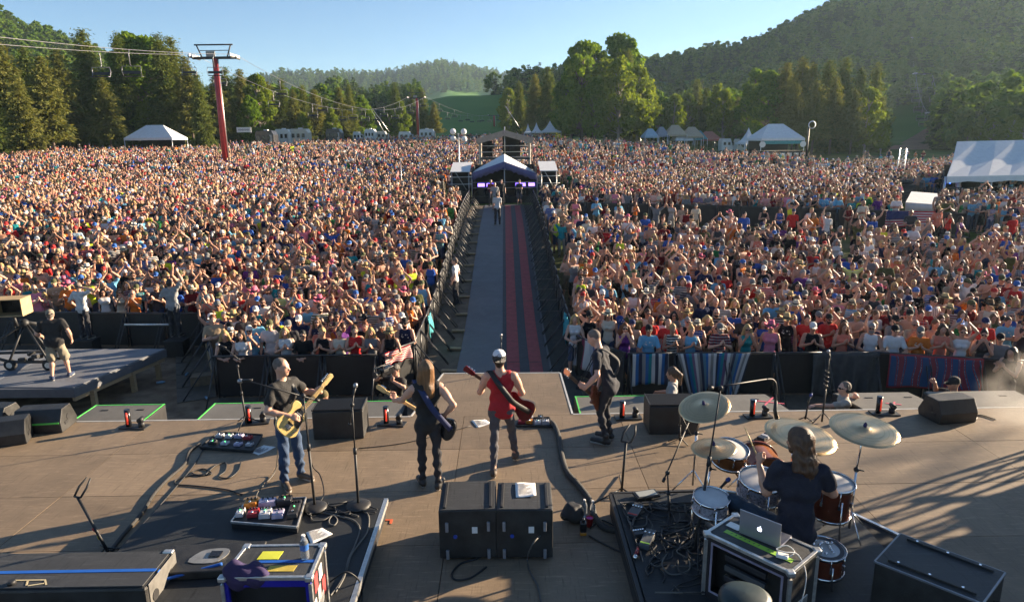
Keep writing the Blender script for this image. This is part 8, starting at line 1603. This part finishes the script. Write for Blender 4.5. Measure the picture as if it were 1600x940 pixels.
MB().prism([(-.2, .25), (Lx, .25), (Lx+5, 8.4), (5.2, 8.4)], fl_-.2, fl_).build('floor_deck', STEEL, bt_); MB().box((Lx/2-.1, .2, fl_/2-.3), (Lx, .08, fl_+.4)).build('skirt', DRAPE, bt_); MB().box((Lx/2+5.2, 8.4, fl_+1.0), (Lx, .1, 2.2)).build('back_drape', DRAPE, bt_)
MB().box((2.6, 4.3, fl_/2+.9), (.06, 8.0, fl_+1.8), rotz(-.56)).build('side_drape', DRAPE, bt_)
for k in range(6): x = .1+3.0*k; tube1(bt_, 'post', [(x, .1, 0), (x, .1, ev0[2])], .06, ALU); tube1(bt_, 'guard_post', [(x+1.2, .12, fl_-.2), (x+1.2, .12, fl_+1.)], .03, ALU)
for z in (fl_+.5, fl_+1.): tube1(bt_, 'guard_rail', [(.2, .12, z), (Lx, .12, z)], .03, STEEL)
m = MB(); m.ball((.55, .3, ev0[2]-.35), .10, n=8); m.build('blue_lamp', M('blue_lamp', (.02, .05, .5), .3, 0, 0, emit=(.05, .15, 1.), estr=6.), bt_)
guestbody = bodies_like('arms at sides', 'tee')+bodies_like('arms crossed', 'tee')+bodies_like('clapping in front', 'tank')
for k, (dx, dy, l) in enumerate(((1.6, 1.0, 'white'), (3.0, .8, 'teal'), (4.4, 1.1, 'white'), (5.0, .9, 'light blue'), (6.2, 1.2, 'grey'))):
    b_ = guestbody[k % len(guestbody)]; o = link('person', BODIES[b_][5]); o.location = (o3[0]+dx, BY+dy, o3[2]+fl_+.01); o.rotation_euler = (0, 0, math.pi+.5); tag(o, 'guest in %s top on the deck under the big white tent, %s from its left end' % (l, ORDS[k]) if False else '%s topped guest standing on the deck under the big white tent, number %s from its open end' % (l, ('one', 'two', 'three', 'four', 'five')[k]), 'person', 'guests under the big white tent')
    for a_, v_ in (('skin', SKIN[k % 6]), ('shirt', dict((s[0], s[1]) for s in SHIRTS)[l]), ('pants', PANTS[k % 6]), ('hair', HAIRC[k % 5][1]), ('hat', (.1, .1, .1))): o[a_] = list(v_)
    o['pattern'] = 0.; hh_ = link('hair', HEADS['short' if k % 2 else 'mid'], o); hh_['hair'] = o['hair']; hh_['hat'] = o['hat']
# ------------------------------------------------------------------ parked campers and vans behind the field
def vehicle(label, px0, px1, pyt, Y, kind, body, deep=2.3, cat=None):
    a, b = AY(px0, 210, Y), AY(px1, 210, Y); cx = (a[0]+b[0])/2; z = hz(cx, Y); w = b[0]-a[0]; h = min(3.3 if kind == 'camper' else 2.5, max(1.9, AY(px0, pyt, Y)[2]-z)); t = thing('camper' if kind == 'camper' else 'van', label, cat or kind, (cx, Y, z)); gd = M('dark_window', (.02, .022, .025), .15)
    if kind == 'camper': prof = [(-w/2, .45), (w/2, .45), (w/2, h*.80), (w/2-.35, h), (-w/2+.25, h), (-w/2, h*.85)]
    else: prof = [(-w/2, .4), (w/2, .4), (w/2, .95), (w/2-.75, 1.15), (w/2-1.25, h), (-w/2+.15, h), (-w/2, h*.8)]
    r_ = np.array([[1, 0, 0], [0, 0, -1.], [0, 1, 0]]); MB().prism(prof, -deep/2, deep/2, 0, r_).build('body', body, t, .06)
    for k in range(3): x = -w*.32+w*.28*k; MB().box((x, -deep/2-.01, h*.66), (w*.16, .04, h*.20)).build('window', gd, t, .01)
    MB().box((w*.33, -deep/2-.01, h*.52), (w*.12, .03, h*.55)).build('door', M('grey_panel', (.42, .42, .42), .5), t)
    for x in (-w*.3, w*.3):
        for y in (-deep/2, deep/2): m = MB(); m.tube([(x, y-.05, .34), (x, y+.05, .34)], .34, 14); m.build('wheel', BLACK, t)
    if kind == 'camper': MB().box((0, 0, h+.08), (w*.2, .7, .16)).build('roof_unit', PAPER, t, .02)
    return t
WV = M('white_vehicle_paint', (.62, .62, .60), .35, .0, .1); CV = M('cream_vehicle_paint', (.48, .45, .38), .4, 0, .1); DV = M('dark_vehicle_paint', (.035, .035, .04), .3, 0, .1)
for a in ((402, 431, 189, 112, 'camper', DV, 'dark fronted motor home nearest the red lift tower'), (432, 456, 197, 118, 'camper', WV, 'white camper right of the dark motor home'), (456, 484, 198, 119, 'camper', CV, 'cream camper in the middle of the parked row'), (511, 535, 196, 122, 'camper', DV, 'dark motor home standing apart before the ski slope'), (553, 572, 204, 132, 'van', WV, 'white van first of the three by the small ski slope'), (571, 588, 202, 134, 'camper', WV, 'white box camper second of the three by the small ski slope'), (590, 612, 204, 136, 'van', CV, 'pale van third of the three by the small ski slope'),
    (624, 650, 206, 138, 'van', WV, 'long white van left of the second red lift tower'), (656, 679, 202, 140, 'camper', WV, 'white camper right of the second red lift tower'), (1126, 1150, 209, 124, 'van', WV, 'white van behind the right crowd near the peaked tent'), (1150, 1164, 212, 122, 'van', CV, 'pale van directly left of the white peaked tent')): vehicle(a[6], a[0], a[1], a[2], a[3], a[4], a[5])
# green windbreak fence and white sign left of the campers
gx0, gx1 = AY(296, 210, 106)[0], AY(398, 210, 110)[0]; t = thing('fence', 'green mesh windbreak fence behind the red lift tower', 'fence', (gx0, 106, hz(gx0, 106))); n_ = 9
for k in range(n_): x = (gx1-gx0)*k/n_; MB().box((x+(gx1-gx0)/n_/2, .4*k, .9+hz(gx0+x, 106)-hz(gx0, 106)), ((gx1-gx0)/n_-.06, .05, 1.8)).build('mesh_panel', M('green_mesh', (.035, .06, .035), .9), t); tube1(t, 'post', [(x, .4*k, 0), (x, .4*k, 2.+hz(gx0+x, 106)-hz(gx0, 106))], .05, STEEL)
q = AY(383, 203, 108); t = thing('sign', 'white sign board with grey lettering on the green fence', 'sign', (q[0], 107.5, q[2]-.5)); MB().box((0, 0, .5), (2.2, .06, .75)).build('board', PAPER, t); m = MB(); [m.box((-.75+.19*k, -.035, .5), (.12, .02, .22+.06*(k % 2))) for k in range(9)]; tag(m.build('lettering', M('grey_letter', (.25, .27, .3), .8), t), kind='stuff')

# ------------------------------------------------------------------ chairlifts
REDP = M('red_tower_paint', (.42, .035, .035), .4, .1, .25, 3); CHM = M('chair_grey', (.20, .20, .21), .4, .5, .2); SEATM = M('chair_dark', (.03, .03, .033), .6)
def lift_tower(label, base, ztop, half, mat, frame_=True, r=.34, group=None):
    b = np.array(base, float); h = ztop-b[2]; t = thing('lift_tower', label, 'lift tower', b, 0, group)
    m = MB(); m.tube([(0, 0, -.3), (0, 0, h*.5), (0, 0, h)], [r, r*.88, r*.78], 14); m.build('pole', mat, t); MB().box((0, 0, h+.08), (2*half+.4, .34, .24)).build('crossarm', STEEL, t, .02)
    tube1(t, 'ladder', [(r*.9+.08, -.1, 0), (r*.8+.08, -.1, h)], .05, ALU)
    for q in (-1, 1):
        MB().box((q*half, 0, h+.06), (.10, 2.6, .14)).build('sheave_beam', STEEL, t)
        for k in range(6): m = MB(); m.tube([(q*half-.05, -1.1+.44*k, h+.22), (q*half+.05, -1.1+.44*k, h+.22)], .19, 10); m.build('sheave', PAPER, t)
    if frame_:
        for q in (-1, 1): tube1(t, 'frame_post', [(q*half*.62, 0, h+.1), (q*half*.85, 0, h+1.35)], .07, STEEL)
        tube1(t, 'frame_beam', [(-half*.95, 0, h+1.35), (half*.95, 0, h+1.35)], .08, STEEL); tube1(t, 'frame_beam', [(-half*.7, 0, h+.8), (half*.7, 0, h+.8)], .04, STEEL); MB().box((-.35, -.1, h+.45), (.9, .1, .55)).build('number_plate', M('grey_plate', (.28, .27, .25), .6), t)
    return t
T1 = np.array((AY(352, 245, 74)[0], 74, AY(338, 92, 74)[2])); T2 = np.array((AY(651, 154, 170)[0], 170, AY(651, 154, 170)[2])); T3 = np.array((AY(772, 181, 250)[0], 250, AY(772, 181, 250)[2])); T0 = np.array((-33.5, 30, 9.9)); T4 = np.array((AY(840, 130, 420)[0], 420, AY(800, 178, 420)[2]))
lift_tower('tall red lift tower rising from the left crowd', (T1[0], T1[1], hz(T1[0], T1[1])), T1[2], 2.05, REDP); lift_tower('second red lift tower near the middle of the tree line', (T2[0], T2[1], hz(T2[0], T2[1])), T2[2], 2.05, REDP); lift_tower('small far red lift tower above the mixing tent', (T3[0], T3[1], hz(T3[0], T3[1])), T3[2], 2.05, REDP, False)
def hang(a, b, sag, n=24): return [a+(b-a)*t-np.array((0, 0, sag*4*t*(1-t))) for t in np.linspace(0, 1, n)]
def chair_mesh():
    t = thing('lift_chair', 'empty lift chair hanging from the cable', 'lift chair', (0, 0, 0), 0, 'chairs of the left lift')
    tube1(t, 'hanger', [(0, 0, 0), (0, .25, -.5), (0, .25, -1.5), (0, 0, -1.7)], .045, CHM)
    m = MB(); m.tube([(-.95, 0, -1.7), (.95, 0, -1.7)], .04, 6); [m.tube([(q*.95, 0, -1.7), (q*1.0, .1, -2.2), (q*.95, -.1, -2.75), (q*.95, -.6, -2.75)], .035, 6) for q in (-1, 1)]; m.build('frame', CHM, t)
    MB().box((0, -.25, -2.72), (1.85, .55, .08)).build('seat', SEATM, t, .02); MB().box((0, .08, -2.35), (1.8, .06, .32)).build('backrest', SEATM, t, .02); return t
ch0 = None; NCH = 0
SEGS = [(T0, T1, .5, 3), (T1, T2, 4.2, 7), (T2, T3, 2.0, 6), (T3, T4, 3., 6)]
for q, nm in ((-1, 'left'), (1, 'right')):
    for si, (a, b, sag, nc) in enumerate(SEGS):
        o_ = np.array((q*2.05, 0, .42)); P = hang(a+o_, b+o_, sag)
        m = MB(); m.tube(P, .022, 5); tag(m.build('lift_cable', CHM), '%s strand of the lift cable, %s' % (nm, ('running out of the picture from the tall red tower', 'from the tall red tower to the second red tower', 'from the second to the far red tower', 'climbing beyond the far red tower')[si]), 'cable')
        for k in range(nc):
            tt = ((.30, .66, .97), (.10, .60, .90))[(q+1)//2][k] if si == 0 else (k+(.35 if q < 0 else .8))/nc; i = tt*23; p = P[int(i)]+(P[min(23, int(i)+1)]-P[int(i)])*(i-int(i))
            wh_ = '%s the tall red tower, %s strand' % ('before', nm) if si == 0 else 'between the tall and second red towers, %s strand' % nm if si == 1 else 'beyond the second red tower, %s strand' % nm if si == 2 else 'climbing past the far red tower, %s strand' % nm
            lab_ = 'lift chair '+wh_
            if ch0 is None: ch0 = chair_mesh(); ch0.location = tuple(p); ch0.rotation_euler = (0, 0, R(5)); ch0.scale = (.72,)*3; ch0['label'] = lab_
            else: dup(ch0, p, R(5)+(math.pi if q > 0 else 0), lab_, 'chairs of the left lift', .72)
def hit(px, py, y0=120, y1=1200):
    d = ray(px, py)
    for Y in np.linspace(y0, y1, 1100):
        p = CPOS+d*Y/d[1]
        if p[2] < hz(p[0], p[1]): return p
    return CPOS+d*y1/d[1]
GREYP = M('galvanised_grey', (.20, .22, .24), .5, .3, .2)
RT = []
for pb, ptop, px2, l in (((1437, 168), 116, 1444, 'grey lift tower at the foot of the right hill forest'), ((1461, 224), 178, 1467, 'grey lift tower standing on the right ski slope'), ((1433, 84), 60, 1435, 'grey lift tower high in the right hill forest'), ((1557, 178), 153, 1562, 'grey lift tower above the roof of the big white tent'), ((1516, 96), 80, 1518, 'small grey lift tower high on the right hill'), ((1484, 3), -10, 1486, 'topmost grey lift tower near the upper picture edge'), ((1527, 220), 180, 1530, 'nearest grey lift tower behind the big white tent')):
    p = hit(*pb); top = AY(px2, ptop, p[1]); lift_tower(l, (p[0], p[1], hz(p[0], p[1])-1), top[2], 1.9+p[1]*.004, GREYP, False, .30+p[1]*.0006); RT.append(np.array((p[0], p[1], top[2])))
chr_ = None
for a, b, l in ((RT[1], RT[0], 'lower part of the right hill lift'), (RT[0], RT[2], 'middle part of the right hill lift'), (RT[2], RT[5], 'upper part of the right hill lift'), (RT[6], RT[3], 'lower part of the far right lift'), (RT[3], RT[4], 'upper part of the far right lift')):
    for q, nm in ((-1, 'left'), (1, 'right')):
        P = hang(a+np.array((q*2.6, 0, .4)), b+np.array((q*2.6, 0, .4)), 2.); m = MB(); m.tube(P, .05, 4); tag(m.build('lift_cable', GREYP), '%s cable strand over the %s' % (nm, l), 'cable')
        for k in range(5): p = P[int((k+.5)/5*23)]; dup(ch0, p, R(-10), 'pale chair on the %s strand, %s' % (nm, l), 'chairs of the right hill lifts', 1.35)
tr = [hit(*k) for k in ((1418, 236), (1432, 224), (1446, 212), (1458, 203), (1470, 197))]; V = []
for k, q in enumerate(tr): w_ = 4.2-.5*k; V += [(q[0]-w_, q[1], hz(q[0]-w_, q[1])+.25), (q[0]+w_, q[1], hz(q[0]+w_, q[1])+.25)]
m = MB(); m.add(V, [(2*i, 2*i+1, 2*i+3, 2*i+2) for i in range(4)], 0, True); tag(m.build('path', M('red_earth', (.24, .12, .075), .95, 0, .3, .3)), kind='structure')
p = hit(1197, 70); t = thing('radio_mast', 'thin radio mast on the ridge of the right hill', 'radio mast', (p[0], p[1], hz(p[0], p[1])-1)); tube1(t, 'pole', [(0, 0, 0), (0, 0, AY(1197, 36, p[1])[2]-p[2]+1)], .45, GREYP); tube1(t, 'crossbar', [(-1.4, 0, 14), (1.4, 0, 14)], .2, GREYP)
for px0, py0, px1, py1, Y, l in ((578, 168, 600, 206, 150, 'pale diagonal stay wire left of the second red tower'), (582, 170, 608, 206, 150, 'second pale stay wire beside the first one'), (790, 166, 812, 200, 150, 'pale stay wire above the scaffold tower')): m = MB(); m.tube([AY(px0, py0, Y), AY(px1, py1, Y)], .06, 5); tag(m.build('stay_wire', ALU), l, 'wire')
# ------------------------------------------------------------------ stage wing at the right, outside the picture: truss towers, plus uprights, tubes and cases added to throw the long evening shade
def lattice(label, x, y, h, w=.5, mat=ALU):
    t = thing('truss_tower', label, 'truss tower', (x, y, 0))
    for a in (-w/2, w/2):
        for b in (-w/2, w/2): tube1(t, 'chord', [(a, b, 0), (a, b, h)], .03, mat)
    n_ = int(h/.6)
    for k in range(n_):
        z = h*k/n_
        for a, b in (((-w/2, -w/2), (w/2, -w/2)), ((w/2, -w/2), (w/2, w/2)), ((w/2, w/2), (-w/2, w/2)), ((-w/2, w/2), (-w/2, -w/2))): s = [(a[0], a[1], z), (b[0], b[1], z+h/n_)]; tube1(t, 'diagonal', s if k % 2 else [(b[0], b[1], z), (a[0], a[1], z+h/n_)], .018, mat, 5)
    return t
lattice('aluminium truss tower at the right stage wing near the lip', 11.6, 9.9, 7.5); lattice('aluminium truss tower deeper in the right stage wing', 11.9, 7.2, 7.5); lattice('aluminium truss tower at the back of the right stage wing', 12.2, 4.0, 7.5)
lattice('slim truss upright first of the pair by the lip in the right wing', 10.7, 10.3, 4.5, .35, STEEL); lattice('slim truss upright second of the pair by the lip in the right wing', 12.6, 10.35, 4.5, .35, STEEL)  # added lattice that breaks the shade into streaks
for z_, l_ in ((1.5, 'lowest'), (2.2, 'middle'), (3.0, 'topmost')): m = MB(); m.tube([(10.7, 10.3, z_), (12.6, 10.35, z_+.05)], .05, 8); m.tube([(11.6, 9.9, z_+.3), (11.9, 7.2, z_+.3)], .05, 8); tag(m.build('cross_tube', ALU), '%s pair of cross tubes joining the trusses of the right wing' % l_, 'tube')
def crate(label, x, y, w, d, h, r): t = thing('flight_case', label, 'flight case', (x, y, 0), r); MB().box((0, 0, h/2), (w, d, h)).build('body', CAB, t, .02); MB().box((0, 0, h-.25), (w+.01, d+.01, .03)).build('edge_trim', ALU, t); return t  # unseen case added to keep the low sun off the deck
for a in (('tall flight case first in the right wing', 10.9, 8.7, .8, 1.4, 2.9, .1), ('narrow flight case nearest the lip in the right wing', 11.2, 9.6, .7, .8, 1.5, .0), ('tall flight case second in the right wing', 11.1, 7.3, .8, 1.4, 3.1, .0), ('wide flight case third in the right wing', 11.0, 6.0, .9, 1.5, 2.8, -.1), ('tall flight case fourth in the right wing', 11.2, 4.7, .9, 1.4, 3.1, .05), ('low flight case fifth in the right wing', 10.8, 3.4, .9, 1.4, 2.9, 0), ('tall flight case behind the others in the right wing', 12.6, 8.2, .9, 1.5, 2.9, 0), ('wide flight case behind the others in the right wing', 12.8, 5.6, 1.0, 2.4, 3.1, .1)): crate(*a)
for k, (x, y) in enumerate(((11.3, 9.35), (12.0, 8.9), (11.9, 6.4))):
    o = link('person', BODIES[bodies_like('arms crossed', 'tee')[0]][5]); o.location = (x, y, 0); o.rotation_euler = (0, 0, R(100)); tag(o, 'stagehand with crossed arms watching from the right wing, number %s from the lip' % ('one', 'two', 'three')[k], 'person')
    for a_, v_ in (('skin', SKIN[0]), ('shirt', (.02, .02, .02)), ('pants', (.03, .03, .03)), ('hair', HAIRC[1][1]), ('hat', (.1, .1, .1))): o[a_] = list(v_)
    o['pattern'] = 0.
# ------------------------------------------------------------------ smoke puff at the right lip, evening haze
def volume(name, dens, col, aniso, noise_=False):
    m = bpy.data.materials.new(name); m.use_nodes = True; nt = m.node_tree; nt.nodes.clear(); N, L = nt.nodes, nt.links; out = N.new('ShaderNodeOutputMaterial'); v = N.new('ShaderNodeVolumePrincipled'); v.inputs['Color'].default_value = tuple(col)+(1,); v.inputs['Density'].default_value = dens; v.inputs['Anisotropy'].default_value = aniso
    if noise_:
        tc = N.new('ShaderNodeTexCoord'); n = N.new('ShaderNodeTexNoise'); n.inputs['Scale'].default_value = 1.5; n.inputs['Detail'].default_value = 5; L.new(tc.outputs['Object'], n.inputs['Vector']); ln = N.new('ShaderNodeVectorMath'); ln.operation = 'LENGTH'; L.new(tc.outputs['Object'], ln.inputs[0]); mr = N.new('ShaderNodeMapRange'); mr.inputs['From Min'].default_value = 1.; mr.inputs['From Max'].default_value = .2; L.new(ln.outputs['Value'], mr.inputs['Value']); m2 = N.new('ShaderNodeMapRange'); m2.inputs['From Min'].default_value = .45; m2.inputs['From Max'].default_value = .75; L.new(n.outputs['Fac'], m2.inputs['Value']); ml = N.new('ShaderNodeMath'); ml.operation = 'MULTIPLY'; L.new(mr.outputs[0], ml.inputs[0]); L.new(m2.outputs[0], ml.inputs[1]); m3 = N.new('ShaderNodeMath'); m3.operation = 'MULTIPLY'; m3.inputs[1].default_value = dens; L.new(ml.outputs[0], m3.inputs[0]); L.new(m3.outputs[0], v.inputs['Density'])
    L.new(v.outputs[0], out.inputs['Volume']); return m
q = np.array(G(1592, 662, .1)); m = MB(); m.ball((0, 0, 0), 1., n=16); sm = m.build('smoke', volume('stage_smoke', 2.6, (.80, .76, .70), .2, True)); sm.location = (q[0]+.25, q[1], .62); sm.scale = (.95, .7, .8); tag(sm, 'grey smoke drifting over the right end of the stage lip', 'smoke', None, 'stuff')
HAZE_D = .00019
zt = float(max(Zg.max()+40, 60)); m = MB(); m.box((0, 500, (zt-14)/2), (3000, 1700, zt+14)); hzb = m.build('haze', volume('evening_haze', HAZE_D, (.62, .86, 1.0), .35)); tag(hzb, 'thin evening haze over the whole valley', 'haze', None, 'stuff')

# ------------------------------------------------------------------ labels of look-alikes: count them off in their row
ORD = 'first second third fourth fifth sixth seventh eighth ninth tenth eleventh twelfth thirteenth fourteenth fifteenth sixteenth seventeenth eighteenth nineteenth twentieth twenty-first twenty-second twenty-third twenty-fourth twenty-fifth twenty-sixth twenty-seventh twenty-eighth twenty-ninth thirtieth'.split()
def count_off():
    by = {}
    for o in COL.objects:
        if o.parent is None and o.get('label'): by.setdefault(o['label'], []).append(o)
    for lab, L in by.items():
        if len(L) < 2: continue
        xs = [o.location.x for o in L]; ys = [o.location.y for o in L]; deep = max(ys)-min(ys) > 1.5*(max(xs)-min(xs))
        key = (lambda o: o.location.y) if deep else (lambda o: PX(o.location)[0])
        for i, o in enumerate(sorted(L, key=key)):
            base, end = lab, 'from the stage' if deep else 'from the left'
            o['label'] = ' '.join(('%s %s, counted %s' % (ORD[min(i, 29)], base, end)).split())
            if len(o['label'].split()) > 16: o['label'] = '%s %s, %s' % (ORD[min(i, 29)], base, end)
count_off()
for o in COL.objects:
    l = o.get('label')
    if l and len(l.split()) > 16:
        w = l.split()
        for dw in ('the', 'a', 'an', 'of', 'and', 'its', 'in', 'black'):
            while len(w) > 16 and dw in w[1:]: w.pop(len(w)-1-w[::-1].index(dw))
        o['label'] = ' '.join(w)
